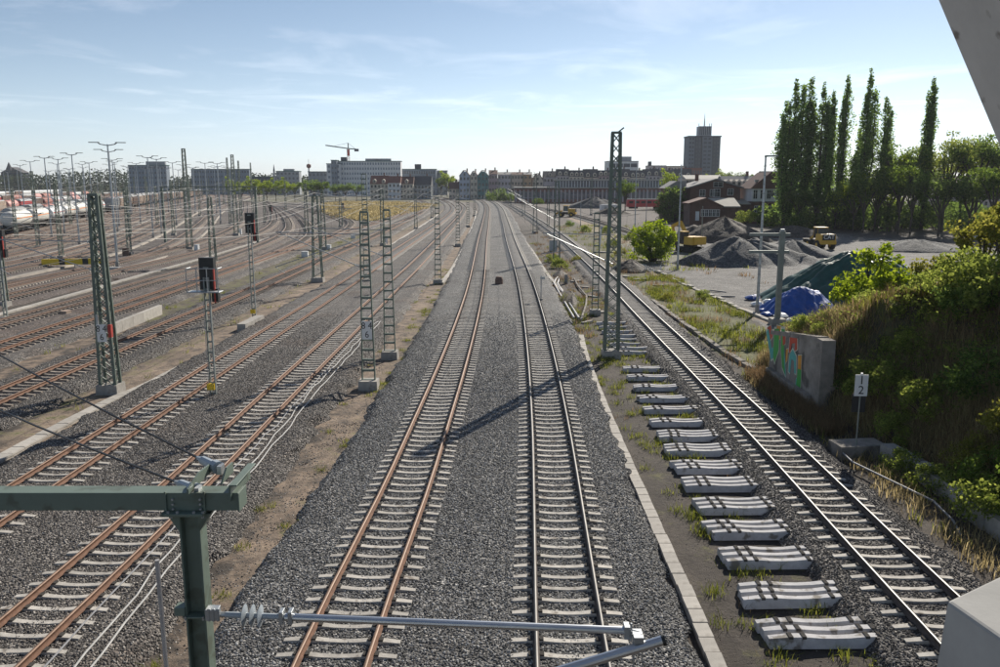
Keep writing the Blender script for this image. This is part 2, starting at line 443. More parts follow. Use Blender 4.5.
xs = np.concatenate([np.linspace(-2600, -320, 16), np.arange(-300, -60, 8), np.arange(-60, -24, 1.5), np.arange(-24, 13.0, 0.6), np.arange(13.0, 26, 0.4), np.arange(26, 60, 1.5), np.arange(60, 300, 10), np.linspace(310, 2600, 16)])
ys = np.concatenate([[-300, -60, -10], np.arange(4, 60, 0.6), np.arange(60, 130, 1.5), np.arange(130, 300, 6), np.arange(300, 700, 25), np.geomspace(700, 4000, 14)])
XX, YY = np.meshgrid(xs, ys)
ZZ = zg(XX, YY)
nx_, ny_ = len(xs), len(ys)
V = np.stack([XX.ravel(), YY.ravel(), ZZ.ravel()], 1)
ii = np.arange(nx_ * ny_).reshape(ny_, nx_)
F = np.stack([ii[:-1, :-1].ravel(), ii[:-1, 1:].ravel(), ii[1:, 1:].ravel(), ii[1:, :-1].ravel()], 1)
X_, Y_ = V[:, 0], V[:, 1]
nz = 0.35 * wob(X_, Y_, 5, 14)
def band(a, b, soft=0.5):
    return sstep(a - soft, a + soft, X_ + nz) * (1 - sstep(b - soft, b + soft, X_ + nz))
sand = 0.64 * band(-7.9, -5.6) + 0.65 * band(-20.8, -17.6) * (Y_ < 340) + 0.5 * band(-29, -25.6)
sand = np.maximum(sand, 0.9 * (np.abs(X_ + 0.35 * nz - (15.6 + (120 - np.clip(Y_, 60, 120)) * 0.078)) < 0.6) * (Y_ > 60) * (Y_ < 120))
sand = np.maximum(sand, 0.95 * sstep(18.5, 20, X_ + nz) * (1 - sstep(23.0, 24.0, X_ + nz)) * sstep(135, 145, Y_) * (1 - sstep(245, 260, Y_)))
grass = 0.75 * band(13.4, 19.0) * sstep(43, 47, Y_) * (1 - sstep(78, 100, Y_))
grass = np.maximum(grass, 0.45 * band(12.6, 18.0) * sstep(80, 90, Y_) * (1 - sstep(165, 185, Y_)))
grass = np.maximum(grass, 0.5 * (bank_z(X_, Y_) > 0.1))
grass = np.maximum(grass, 0.16 * band(4.9, 9.2)); grass = np.maximum(grass, 0.3 * band(-6.6, -5.6)); grass = np.maximum(grass, 0.45 * band(12.5, 30) * sstep(95, 110, Y_) * (1 - sstep(190, 230, Y_))); grass = np.maximum(grass, 0.35 * band(-21.5, -19.5)); grass = np.maximum(grass, 0.5 * band(-30, -24.5) * (Y_ > 60))
grass = np.maximum(grass, 0.5 * (Y_ > 420)); 
yard = band(19.2, 70, 0.8) * sstep(50, 56, Y_) * (1 - sstep(165, 190, Y_))
yard = np.maximum(yard, 0.8 * (X_ < -49) * (Y_ < 800)); yard = np.maximum(yard, 0.7 * (np.abs(X_) < 50) * (Y_ > 200)) ; yard = np.clip(yard, 0, 1)
light = band(19.2, 70, 0.8) * sstep(48, 56, Y_) * (1 - sstep(165, 190, Y_))
me = np_mesh('ground', V, F, [], smooth=True)
ca = me.color_attributes.new('zones', 'FLOAT_COLOR', 'POINT')
ca.data.foreach_set('color', np.stack([grass, light, np.clip(sand, 0, 1), yard], 1).astype(np.float32).ravel())
m, t, b = _new('ground')
L = t.links.new; NN = t.nodes.new
b.inputs['Roughness'].default_value = 0.95
ge = NN('ShaderNodeNewGeometry'); at = NN('ShaderNodeAttribute'); at.attribute_name = 'zones'
sp = NN('ShaderNodeSeparateColor'); L(at.outputs['Color'], sp.inputs[0])
def noise(s, d=8, rr=0.6):
    n = NN('ShaderNodeTexNoise'); n.inputs['Scale'].default_value = s; n.inputs['Detail'].default_value = d; n.inputs['Roughness'].default_value = rr
    L(ge.outputs['Position'], n.inputs['Vector']); return n
nA, nB, nC = noise(0.5), noise(5, 8, 0.7), noise(1.3, 9, 0.7)
vo = NN('ShaderNodeTexVoronoi'); vo.inputs['Scale'].default_value = 14; L(ge.outputs['Position'], vo.inputs['Vector'])
svo = NN('ShaderNodeSeparateColor'); L(vo.outputs['Color'], svo.inputs[0])
soil = _ramp(t, [(0.3, (0.045, 0.036, 0.029)), (0.7, (0.10, 0.082, 0.066))]); L(nB.outputs['Fac'], soil.inputs[0])
grav = _ramp(t, [(0.0, (0.065, 0.061, 0.057)), (0.55, (0.155, 0.147, 0.136)), (1.0, (0.30, 0.285, 0.265))]); L(svo.outputs[0], grav.inputs[0])
rust = _ramp(t, [(0.0, (0.045, 0.036, 0.032)), (0.55, (0.10, 0.082, 0.072)), (1.0, (0.21, 0.178, 0.157))]); L(svo.outputs[0], rust.inputs[0])
snd = _ramp(t, [(0.3, (0.21, 0.15, 0.105)), (0.7, (0.34, 0.26, 0.19))]); L(nB.outputs['Fac'], snd.inputs[0])
grs = _ramp(t, [(0.25, (0.06, 0.07, 0.022)), (0.55, (0.13, 0.13, 0.045)), (0.8, (0.22, 0.185, 0.085))]); L(nB.outputs['Fac'], grs.inputs[0])
def mixn(fac, a, c):
    q = NN('ShaderNodeMix'); q.data_type = 'RGBA'; L(fac, q.inputs['Factor']); L(a, q.inputs['A']); L(c, q.inputs['B']); return q.outputs['Result']
def thr(mask, n, soft=0.12):
    # noise-broken mask: 1 where the zone weight beats the noise
    a1 = NN('ShaderNodeMath'); a1.operation = 'SUBTRACT'; L(mask, a1.inputs[0])
    a0 = NN('ShaderNodeMapRange'); a0.inputs['From Min'].default_value = 0.3; a0.inputs['From Max'].default_value = 0.7; L(n.outputs['Fac'], a0.inputs['Value'])
    L(a0.outputs[0], a1.inputs[1])
    q = NN('ShaderNodeMapRange'); q.inputs['From Min'].default_value = -soft; q.inputs['From Max'].default_value = soft; L(a1.outputs[0], q.inputs['Value'])
    return q.outputs[0]
c = soil.outputs[0]
c = mixn(thr(at.outputs['Alpha'], nC), c, rust.outputs[0])
c = mixn(thr(sp.outputs[1], nC), c, grav.outputs[0])
c = mixn(thr(sp.outputs[2], nC, 0.25), c, snd.outputs[0])
c = mixn(thr(sp.outputs[0], nC, 0.2), c, grs.outputs[0])
big = _ramp(t, [(0.3, g(0.62)), (0.7, g(1.25))]); L(nA.outputs['Fac'], big.inputs[0])
mu = NN('ShaderNodeMix'); mu.data_type = 'RGBA'; mu.blend_type = 'MULTIPLY'; mu.inputs['Factor'].default_value = 1
L(c, mu.inputs['A']); L(big.outputs[0], mu.inputs['B']); L(mu.outputs['Result'], b.inputs['Base Color'])
bp = NN('ShaderNodeBump'); bp.inputs['Strength'].default_value = 0.9; bp.inputs['Distance'].default_value = 0.06
n9 = noise(9, 10, 0.75); L(n9.outputs['Fac'], bp.inputs['Height']); L(bp.outputs[0], b.inputs['Normal'])
me.materials.append(m)
link('ground', me, kind='structure')

# ================================================================== TRACKS
class Curve:
    def __init__(s, pts, step=0.5):
        p = np.array(pts, float)
        p = np.vstack([2 * p[0] - p[1], p, 2 * p[-1] - p[-2]])
        out = []
        for k in range(1, len(p) - 2):
            n = max(2, int(np.hypot(*(p[k + 1] - p[k])) / step))
            d0, d1, d2 = (np.hypot(*(p[j + 1] - p[j])) ** 0.5 for j in (k - 1, k, k + 1))
            t0, t1, t2, t3 = 0, d0, d0 + d1, d0 + d1 + d2
            tt = np.linspace(t1, t2, n, endpoint=False)[:, None]
            A1 = (t1 - tt) / (t1 - t0) * p[k - 1] + (tt - t0) / (t1 - t0) * p[k]
            A2 = (t2 - tt) / (t2 - t1) * p[k] + (tt - t1) / (t2 - t1) * p[k + 1]
            A3 = (t3 - tt) / (t3 - t2) * p[k + 1] + (tt - t2) / (t3 - t2) * p[k + 2]
            B1 = (t2 - tt) / (t2 - t0) * A1 + (tt - t0) / (t2 - t0) * A2
            B2 = (t3 - tt) / (t3 - t1) * A2 + (tt - t1) / (t3 - t1) * A3
            out.append((t2 - tt) / (t2 - t1) * B1 + (tt - t1) / (t2 - t1) * B2)
        q = np.vstack(out + [p[-2][None]])
        s.q = q
        s.s = np.concatenate([[0], np.cumsum(np.hypot(*(np.diff(q, axis=0).T)))])
        s.L = s.s[-1]
    def at(s, d):
        d = np.atleast_1d(np.asarray(d, float))
        x = np.interp(d, s.s, s.q[:, 0]); y = np.interp(d, s.s, s.q[:, 1])
        e = 0.6
        tx = np.interp(d + e, s.s, s.q[:, 0]) - np.interp(d - e, s.s, s.q[:, 0])
        ty = np.interp(d + e, s.s, s.q[:, 1]) - np.interp(d - e, s.s, s.q[:, 1])
        l = np.hypot(tx, ty)
        return x, y, tx / l, ty / l
    def xy(s, Y):
        return float(np.interp(Y, s.q[:, 1], s.q[:, 0]))
    def dist(s, Y):
        return float(np.interp(Y, s.q[:, 1], s.s))
def sweep(cv, prof, stations, z0=0.0, closed=False, jit=0.0):
    x, y, tx, ty = cv.at(stations)
    n = len(prof); S = len(stations)
    V = np.zeros((S, n, 3))
    for k, (o, z) in enumerate(prof):
        o_ = o + (jit * wob(x * 1.7 + k, y * 1.7, 6, 14) if (jit and (k in (0, 1, n - 1, n - 2))) else 0)
        V[:, k, 0] = x + ty * o_; V[:, k, 1] = y - tx * o_; V[:, k, 2] = z0 + z
    a = np.arange(S * n).reshape(S, n)
    fs = []
    rng = range(n) if closed else range(n - 1)
    for k in rng:
        k2 = (k + 1) % n
        fs.append(np.stack([a[:-1, k], a[:-1, k2], a[1:, k2], a[1:, k]], 1))
    return V.reshape(-1, 3), np.concatenate(fs), (S - 1)
def stations(cv, near=1.5, far=6):
    s0 = np.concatenate([np.arange(0, min(cv.L, 120), near), np.arange(min(cv.L, 120), cv.L, far), [cv.L]])
    return np.unique(s0)
RAILP = [(-0.07, -0.165), (-0.07, -0.150), (-0.014, -0.13), (-0.014, -0.045), (-0.036, -0.03), (-0.036, 0.0), (0.036, 0.0), (0.036, -0.03), (0.014, -0.045), (0.014, -0.13), (0.07, -0.150), (0.07, -0.165)]
def rail_mesh(cv, off, mats):
    V, F, ns = sweep(cv, [(o + off, z) for o, z in RAILP], stations(cv, 3, 6))
    me = np_mesh('rail', V, F, mats)
    mi = np.zeros(len(F), np.int32); mi[5 * ns:6 * ns] = 1
    me.polygons.foreach_set('material_index', mi)
    return me
def sleeper_mb(clips=True, z=0.0):
    mb = MB()
    st = [(-1.3, -0.035, 0.14), (-0.92, 0.0, 0.165), (-0.58, 0.0, 0.165), (-0.3, -0.03, 0.15), (0, -0.04, 0.145), (0.3, -0.03, 0.15), (0.58, 0.0, 0.165), (0.92, 0.0, 0.165), (1.3, -0.035, 0.14)]
    vs = []
    for x, zt, wt in st:
        vs += [(x, -0.15, -0.23 + z), (x, -wt / 2, zt + z), (x, wt / 2, zt + z), (x, 0.15, -0.23 + z)]
    fs = []
    for k in range(len(st) - 1):
        a = 4 * k
        for j in range(3): fs.append((a + j, a + 4 + j, a + 5 + j, a + 1 + j))
    fs += [(3, 2, 1, 0), (4 * len(st) - 4, 4 * len(st) - 3, 4 * len(st) - 2, 4 * len(st) - 1)]
    mb.add(vs, fs)
    if clips:
        for sx in (-0.75, 0.75):
            for dx_ in (-0.125, 0.125):
                mb.box((sx + dx_, 0, 0.012 + z), (0.09, 0.15, 0.05), m=1)
    return mb
SLEEPER = {k: sleeper_mb(True, -0.165).mesh('sleeper', [M[k], M['fastening']]) for k in ('sleeper', 'sleeper_old')}
def sleepers_joined(cv, d0, d1, mat_, parent, step=0.6):
    """the far sleepers of a track, a few pixels each: one part"""
    d = np.arange(d0, d1, step)
    if len(d) == 0: return
    x, y, tx, ty = cv.at(d)
    prof = [(-1.3, -0.15, -0.40), (-1.3, 0.15, -0.40), (1.3, 0.15, -0.40), (1.3, -0.15, -0.40), (-1.3, -0.12, -0.175), (-1.3, 0.12, -0.175), (1.3, 0.12, -0.175), (1.3, -0.12, -0.175)]
    V = np.zeros((len(d), 8, 3))
    for k, (o, f, z) in enumerate(prof):
        V[:, k, 0] = x + ty * o + tx * f; V[:, k, 1] = y - tx * o + ty * f; V[:, k, 2] = z
    base = (np.arange(len(d)) * 8)[:, None, None]
    fq = np.array([(7, 6, 5, 4), (0, 4, 5, 1), (1, 5, 6, 2), (2, 6, 7, 3), (3, 7, 4, 0)])[None]
    F = (base + fq).reshape(-1, 4)
    link('sleeper', np_mesh('sleeper', V.reshape(-1, 3), F, M[mat_]), parent, kind='stuff')
def track(label, pts, rails=('rail_brown', 'rail_worn_top'), slp='sleeper_old', near=90, far=330, group=None, visible_from=0):
    cv = Curve([(b_, a_) for a_, b_ in pts])
    y0, x0 = pts[0]
    t_ = empty('railway_track', (0, 0, 0), 0, label, 'railway track', group)
    for o in (-0.75, 0.75):
        link('rail', rail_mesh(cv, o, [M[rails[0]], M[rails[1]]]), t_)
    dn = min(cv.dist(near), cv.L)
    n = 0
    if near > y0:
        dd = np.arange(0.3, dn, 0.6)
        x, y, tx, ty = cv.at(dd)
        for k in range(len(dd)):
            if n >= 300: break
            px = 500 + 830 * x[k] / max(1, y[k])
            o = link('sleeper', SLEEPER[slp], t_, loc=(x[k], y[k], RNG.normal(0, 0.004)), rz=math.atan2(-tx[k], ty[k]) + RNG.normal(0, 0.006))
            n += 1
        start = dd[-1] + 0.6
    else: start = 0.3
    sleepers_joined(cv, start, min(cv.L, cv.dist(far)), slp, t_)
    return cv
def ballast(cv, half, mat_, z=-0.275, zoff=0.0, name='ballast', asym=None, slope=0.55):
    a, c = (-half, half) if asym is None else asym
    nin = max(4, int((c - a) / 1.2))
    prof = [(a - slope, GZ - 0.12), (a - 0.05, z - 0.03)] + [(v, z) for v in np.linspace(a + 0.25, c - 0.25, nin)] + [(c + 0.05, z - 0.03), (c + slope, GZ - 0.12)]
    V, F, _ = sweep(cv, prof, stations(cv, 0.7, 6), zoff, jit=0.2)
    ed = np.tile(np.r_[1, 1, np.zeros(V.shape[0] // len(stations(cv, 0.7, 6)) - 4), 1, 1], len(stations(cv, 0.7, 6)))
    V[:, :2] += (ed[:, None] * RNG.normal(0, 0.09, (len(V), 2)))
    V[:, 2] += 0.012 * wob(V[:, 0] * 2, V[:, 1] * 2, 6, 14)
    return link(name, np_mesh(name, V, F, M[mat_], True), kind='structure')

TR = {}
NEW = ('rail_rust', 'rail_rust_top')
TR['T1'] = track('rust-coloured rails of the new track left of centre, nearest the sandy strip', [(13, -3.57), (17, -3.5), (26, -3.1), (32, -2.93), (46, -2.6), (64, -2.38), (84, -2.38), (141, -3.0), (202, -3.5), (319, -4.9), (400, -8), (488, -15), (600, -30)], NEW, 'sleeper', 95, 400)
TR['T2'] = track('new track with shiny steel rails in the middle, right beside the rusty one', [(13, 1.45), (17, 1.55), (26, 1.85), (32, 2.04), (46, 2.33), (64, 2.5), (84, 2.5), (141, 1.82), (202, 1.35), (319, -0.1), (400, -3.2), (488, -10), (600, -25)], ('rail_dark', 'rail_grey'), 'sleeper', 95, 400)
TR['T3'] = track('shiny running track on the right between the loose sleepers and the overgrown bank', [(13, 10.25), (20, 10.35), (32, 10.65), (60, 10.95), (84, 11.25), (154, 11.0), (250, 8.5), (350, 4.5), (450, -3)], ('rail_dark', 'rail_shiny'), 'sleeper', 90, 350)
TR['L1'] = track('brown railed track under the green gantry beam, left of the white cables', [(15, -10.75), (25, -10.5), (40, -10.5), (73, -10.35), (99, -10.2), (180, -10.7), (263, -11.8), (319, -13.6), (400, -20), (480, -30), (560, -44)], NEW, 'sleeper', 95, 330)
TR['L2'] = track('brown railed track second to the left of the sandy strip, passing the basket signal', [(20, -15.5), (44, -15.35), (101, -15), (213, -14.8), (286, -16), (330, -18.5), (400, -25), (480, -36), (560, -51)], NEW, 'sleeper', 95, 330)
TR['L3'] = track('brown railed track just left of the big lattice mast with the 84/6 plate', [(34, -23.6), (76, -23.0), (110, -23.1), (148, -23.2), (237, -24.6), (300, -26.5), (380, -33), (460, -45)], NEW, 'sleeper_old', 95, 280)
TR['L4'] = track('older track running beside the low white concrete wall on the left', [(42, -30.6), (73, -30.5), (101, -31), (146, -31), (184, -30.2), (230, -29.8), (277, -30.6), (340, -35), (420, -46)], NEW, 'sleeper_old', 85, 250)
TR['L5'] = track('yard track that bends left past the second lattice mast row', [(50, -35.8), (80, -35.4), (109, -36), (163, -42), (220, -56), (300, -80), (420, -118)], slp='sleeper_old', near=85, far=230)
TR['L6'] = track('yard track behind the dark signal at the left edge, right of its pale strip', [(58, -43.5), (87, -43.1), (125, -43.2), (180, -50), (260, -70), (377, -104), (430, -120)], slp='sleeper_old', near=85, far=220)
TR['L7'] = track('yard track running next to the yellow and black barrier on the left', [(62, -48.0), (98, -47.9), (130, -49.2), (180, -57.5), (260, -79), (377, -114), (430, -130)], slp='sleeper_old', near=85, far=220)
TR['C'] = track('connecting track curving left between the mast pair and the meadow', [(101, -31.0), (125, -31.9), (146, -34), (163, -37), (193, -44.5), (251, -61), (330, -86)], slp='sleeper_old', near=0, far=220)
TR['D'] = track('connecting track curving left along the near edge of the yellow meadow', [(150, -31.0), (184, -33.2), (213, -38.5), (259, -53), (330, -80)], slp='sleeper_old', near=0, far=220)
TR['T4'] = track('old siding behind the sandy patch on the right', [(135, 26.6), (167, 26.2), (193, 25.6), (251, 22), (330, 14), (420, 2)], ('rail_dark', 'rail_worn_top'), 'sleeper_old', 0, 300)
S3 = [(68, -52.5), (108, -53.8), (126, -56.8), (155, -64), (200, -77), (280, -101), (380, -128), (520, -161), (640, -186)]
def shifted(dx): return [(y, x + dx) for y, x in S3]
for k, (dx_, lb) in enumerate([(5.4, 'yard track curving away just right of the first pale strip'), (-2.8, 'yard track just left of the first pale strip'), (-7.0, 'yard track just right of the second pale strip'), (-12.4, 'yard track just left of the second pale strip'), (-16.6, 'yard track just right of the third pale strip'), (-20.8, 'yard track just left of the third pale strip'), (-24.6, 'empty yard track directly in front of the white tank wagons'), (-28.4, 'yard track under the front row of white tank wagons'), (-35, 'yard track under the second row of wagons'), (-56, 'yard track under the third row of wagons'), (-84, 'yard track under the fourth row of wagons'), (-125, 'yard track under the rearmost row of wagons')]):
    TR['K%d' % k] = track(lb, shifted(dx_), slp='sleeper_old', near=0, far=230 if k < 8 else 120)
# note: control points are (Y, X) in every list above
# ballast beds
MIDA = Curve([(-1.0, 10), (-0.93, 17), (-0.62, 26), (-0.44, 32), (-0.14, 46), (0.06, 64), (0.06, 84), (-0.6, 141), (-1.07, 202), (-2.5, 319), (-5.6, 400), (-12.5, 488), (-27.5, 600)])
BED_A = ballast(MIDA, 4.9, 'ballast_new', asym=(-5.3, 4.95), z=-0.228)
MIDB = Curve([(-13.1, 14), (-12.95, 40), (-12.6, 100), (-12.75, 190), (-14, 270), (-16, 322), (-22.5, 400), (-33, 480), (-47, 560)])
BED_B = ballast(MIDB, 4.9, 'ballast_old', z=-0.228)
BED_L3 = ballast(TR['L3'], 2.3, 'ballast_old')
BED_T3 = ballast(TR['T3'], 1.75, 'ballast_dark', z=-0.235)
for k, (nm, hw_, mt) in enumerate([('L4', 2.2, 'ballast_old'), ('L5', 2.0, 'ballast_rust'), ('L6', 2.0, 'ballast_rust'), ('L7', 1.9, 'ballast_rust'), ('C', 2.0, 'ballast_rust'), ('D', 1.9, 'ballast_rust'), ('T4', 2.0, 'ballast_dark')]):
    ballast(TR[nm], hw_, mt, zoff=-0.008 * (k + 1))
for k in range(12):
    ballast(TR['K%d' % k], 1.9, 'ballast_rust', zoff=-0.004 * (k + 2))

# loose stones lying on the nearest ballast: too many to count
def stones(src, ymax, dens, mat_, seed, r=0.028):
    me = src.data
    co = np.zeros(len(me.vertices) * 3, np.float32); me.vertices.foreach_get('co', co); co = co.reshape(-1, 3)
    fv = np.array([p.vertices[:] for p in me.polygons])
    keep = (co[fv][:, :, 1].max(1) < ymax)
    used, inv = np.unique(fv[keep], return_inverse=True)
    me2 = np_mesh('stones', co[used], inv.reshape(-1, 4), mat_)
    o = link('ballast_stones', me2, kind='stuff')
    ng = bpy.data.node_groups.new('scatter_stones', 'GeometryNodeTree')
    ng.interface.new_socket('Geometry', in_out='INPUT', socket_type='NodeSocketGeometry')
    ng.interface.new_socket('Geometry', in_out='OUTPUT', socket_type='NodeSocketGeometry')
    n = ng.nodes.new; l = ng.links.new
    gi, go = n('NodeGroupInput'), n('NodeGroupOutput')
    dp = n('GeometryNodeDistributePointsOnFaces'); dp.inputs['Density'].default_value = dens; dp.inputs['Seed'].default_value = seed
    ic = n('GeometryNodeMeshIcoSphere'); ic.inputs['Radius'].default_value = r; ic.inputs['Subdivisions'].default_value = 1
    sm = n('GeometryNodeSetMaterial'); sm.inputs['Material'].default_value = mat_
    ip = n('GeometryNodeInstanceOnPoints')
    rr = n('FunctionNodeRandomValue'); rr.data_type = 'FLOAT_VECTOR'; rr.inputs[1].default_value = (6.28, 6.28, 6.28)
    rs = n('FunctionNodeRandomValue'); rs.data_type = 'FLOAT_VECTOR'; rs.inputs[0].default_value = (0.75, 0.6, 0.5); rs.inputs[1].default_value = (1.65, 1.3, 1.05); rs.inputs['Seed'].default_value = 5
    l(gi.outputs[0], dp.inputs['Mesh'])
    ps = n('GeometryNodeInputPosition'); sx = n('ShaderNodeSeparateXYZ'); mr = n('ShaderNodeMapRange')
    mr.inputs['From Min'].default_value = ymax * 0.5; mr.inputs['From Max'].default_value = ymax; mr.inputs['To Min'].default_value = dens; mr.inputs['To Max'].default_value = 0
    l(ps.outputs[0], sx.inputs[0]); l(sx.outputs[1], mr.inputs['Value']); l(mr.outputs[0], dp.inputs['Density']); l(dp.outputs['Points'], ip.inputs['Points'])
    l(ic.outputs['Mesh'], sm.inputs['Geometry']); l(sm.outputs[0], ip.inputs['Instance'])
    l(rr.outputs[0], ip.inputs['Rotation']); l(rs.outputs[0], ip.inputs['Scale'])
    l(ip.outputs[0], go.inputs[0])
    md = o.modifiers.new('scatter', 'NODES'); md.node_group = ng
    return o
def stone_mat(name, stops):
    m, t, b = _new(name); b.inputs['Roughness'].default_value = 0.85
    oi = t.nodes.new('ShaderNodeObjectInfo'); r = _ramp(t, stops)
    t.links.new(oi.outputs['Random'], r.inputs[0]); t.links.new(r.outputs[0], b.inputs['Base Color'])
    return m
SM1 = stone_mat('stone_grey', [(0.0, (0.05, 0.048, 0.045)), (0.45, (0.16, 0.154, 0.145)), (0.78, (0.34, 0.328, 0.31)), (1.0, (0.66, 0.64, 0.6))])
SM2 = stone_mat('stone_brown', [(0.0, (0.045, 0.04, 0.035)), (0.45, (0.145, 0.128, 0.113)), (0.78, (0.31, 0.28, 0.245)), (1.0, (0.62, 0.57, 0.5))])
SM3 = stone_mat('stone_dark', [(0.0, (0.03, 0.026, 0.024)), (0.6, (0.09, 0.082, 0.075)), (1.0, (0.27, 0.25, 0.23))])
stones(BED_A, 66, 270, SM1, 1)
stones(BED_B, 66, 240, SM2, 2)
stones(BED_T3, 66, 280, SM3, 3)
stones(BED_L3, 75, 220, SM2, 4)

# scattered stones on the sandy and soil strips
def strip_sheet(x0, x1, y0, y1):
    xx = np.arange(x0, x1 + 0.01, 0.5); yy = np.arange(y0, y1, 1.0)
    A, B = np.meshgrid(xx, yy); V = np.stack([A.ravel(), B.ravel(), zg(A, B).ravel() - 0.012], 1)
    i = np.arange(len(xx) * len(yy)).reshape(len(yy), len(xx))
    F = np.stack([i[:-1, :-1].ravel(), i[:-1, 1:].ravel(), i[1:, 1:].ravel(), i[1:, :-1].ravel()], 1)
    class O: pass
    o = O(); o.data = np_mesh('strip', V, F, []); return o
stones(strip_sheet(-8.2, -5.7, 13, 60), 60, 70, SM2, 8)
stones(strip_sheet(4.3, 9.2, 13, 60), 60, 60, SM3, 9, 0.018)
stones(strip_sheet(11.9, 14.2, 16, 60), 60, 70, SM3, 10)

# ================================================================== MASTS, SIGNALS, LAMPS
class XC(Curve):
    def __init__(s, yx): Curve.__init__(s, [(b, a) for a, b in yx])
def lattice_mast(H, wb, wt, parent_label, loc, lean=0, style='cross', bays=None, base=True, mat_='mast_green', group=None, depth_k=0.7, rz=0.0, legw=0.12):
    """four-legged (cross) or two-channel (ladder) steel mast"""
    t_ = empty('catenary_mast', (loc[0], loc[1], GZ), rz, parent_label, 'catenary mast', group)
    mt = M[mat_]
    zb = 0.45 if base else 0.1
    if base:
        b_ = MB().box((0, 0, 0.12), (wb + 0.35, wb * depth_k + 0.45, 0.72), taper=0.94)
        b_.build('concrete_base', M['concrete'], t_)
    db, dt = wb * depth_k, wt * depth_k
    def cor(z, sx, sy):
        k = (z - zb) / (H - zb)
        return Vector((sx * (wb + (wt - wb) * k) / 2, sy * (db + (dt - db) * k) / 2, z))
    if style == 'cross':
        for sx in (-1, 1):
            for sy in (-1, 1):
                MB().bar(cor(zb, sx, sy), cor(H, sx, sy), legw * 0.6, legw, up=(1, 0, 0)).build('leg', mt, t_)
        mb = MB()
        n = bays or int((H - zb) / 0.62)
        for k in range(n):
            z0, z1 = zb + (H - zb) * k / n, zb + (H - zb) * (k + 1) / n
            s = 1 if k % 2 else -1
            for sy in (-1, 1):
                mb.bar(cor(z0, s, sy), cor(z1, -s, sy), 0.075, 0.03)
                if legw > 0.13: mb.bar(cor(z0, -s, sy) + Vector((0, sy * 0.032, 0)), cor(z1, s, sy) + Vector((0, sy * 0.032, 0)), 0.075, 0.03)
            for sx in (-1, 1):
                mb.bar(cor(z0, sx, s), cor(z1, sx, -s), 0.03, 0.055)
        mb.build('lacing', mt, t_)
        MB().box((0, 0, H + 0.02), (wt + 0.12, dt + 0.12, 0.12)).build('mast_head', mt, t_)
    else:
        for sx in (-1, 1):
            mb = MB()
            mb.bar(cor(zb, sx, 0), cor(H, sx, 0), 0.06, 0.16, up=(0, 1, 0))
            mb.build('channel', mt, t_)
        n = bays or int((H - zb) / 0.5)
        for k in range(n + 1):
            z = zb + (H - zb) * k / n
            a, b_ = cor(z, -1, 0), cor(z, 1, 0)
            MB().box((0, 0, 0), (b_.x - a.x, 0.162, 0.11)).build('batten_plate', mt, t_, loc=((a.x + b_.x) / 2, 0, z))
    return t_
def cantilever(mast, dxw, z_top, z_low, z_wire, y_off=0.0):
    """tubular bracket reaching sideways to the wire; dxw in world x from the mast"""
    p = MB().tube((0, y_off, z_low), (dxw, y_off, z_top), 0.024, 8)
    a = p.build('cantilever', M['galv'], mast)
    q = MB().tube((0, y_off, z_top - 0.1), (dxw * 1.04, y_off, z_top + 0.02), 0.026, 6)
    q.tube((dxw * 0.5, y_off, (z_low + z_top) / 2), (dxw * 1.06, y_off, z_wire + 0.3), 0.022, 6)
    q.tube((dxw * 1.06, y_off, z_wire + 0.3), (dxw * 0.95, y_off, z_wire), 0.015, 6)
    q.build('steady_arm', M['galv'], a)
    s = 1 if dxw > 0 else -1
    for zz in (z_low, z_top - 0.1):
        i = MB()
        for k in range(4): i.tube((s * (0.22 + 0.09 * k), y_off, zz + (0.22 + 0.09 * k) * abs((z_top - z_low) / dxw) * (1 if zz == z_low else 0)), (s * (0.24 + 0.09 * k), y_off, zz + (0.24 + 0.09 * k) * abs((z_top - z_low) / dxw) * (1 if zz == z_low else 0)), 0.075, 8)
        i.build('insulator', M['insulator'], a)
    return a
def text_mesh(s, size, mat_, extrude=0.003, align='CENTER'):
    c = bpy.data.curves.new('lettering', 'FONT')
    c.body = s; c.size = size; c.align_x = align; c.align_y = 'CENTER'; c.extrude = extrude; c.space_line = 0.85; c.resolution_u = 3
    o = bpy.data.objects.new('tmp', c); COL.objects.link(o)
    dg = bpy.context.evaluated_depsgraph_get()
    me = bpy.data.meshes.new_from_object(o.evaluated_get(dg))
    bpy.data.objects.remove(o); bpy.data.curves.remove(c)
    me.materials.clear(); me.materials.append(mat_); me.name = 'lettering'
    return me
def km_plate(mast, x, y, z, w_, h_, l1, l2):
    """white hectometre plate with two rows of digits, facing the camera (-y)"""
    p = MB().box((x, y, z), (w_, 0.02, h_)).build('number_plate', M['white_paint'], mast)
    for s, zz in ((l1, z + h_ * 0.24), (l2, z - h_ * 0.24)):
        o = link('lettering', text_mesh(s, h_ * 0.52, M['black']), p)
        o.location = (x, y - 0.013, zz); o.rotation_euler = (PI / 2, 0, 0); o.scale = (0.9, 1, 1)

def from_px(u, vb, vt):
    """ground position and height above ground for a mast seen from (u, vb) up to row vt"""
    x, y = P(u, vb, GZ + 0.1)
    _, z = AT(u, vt, y)
    return x, y, z - GZ
MASTS = {}
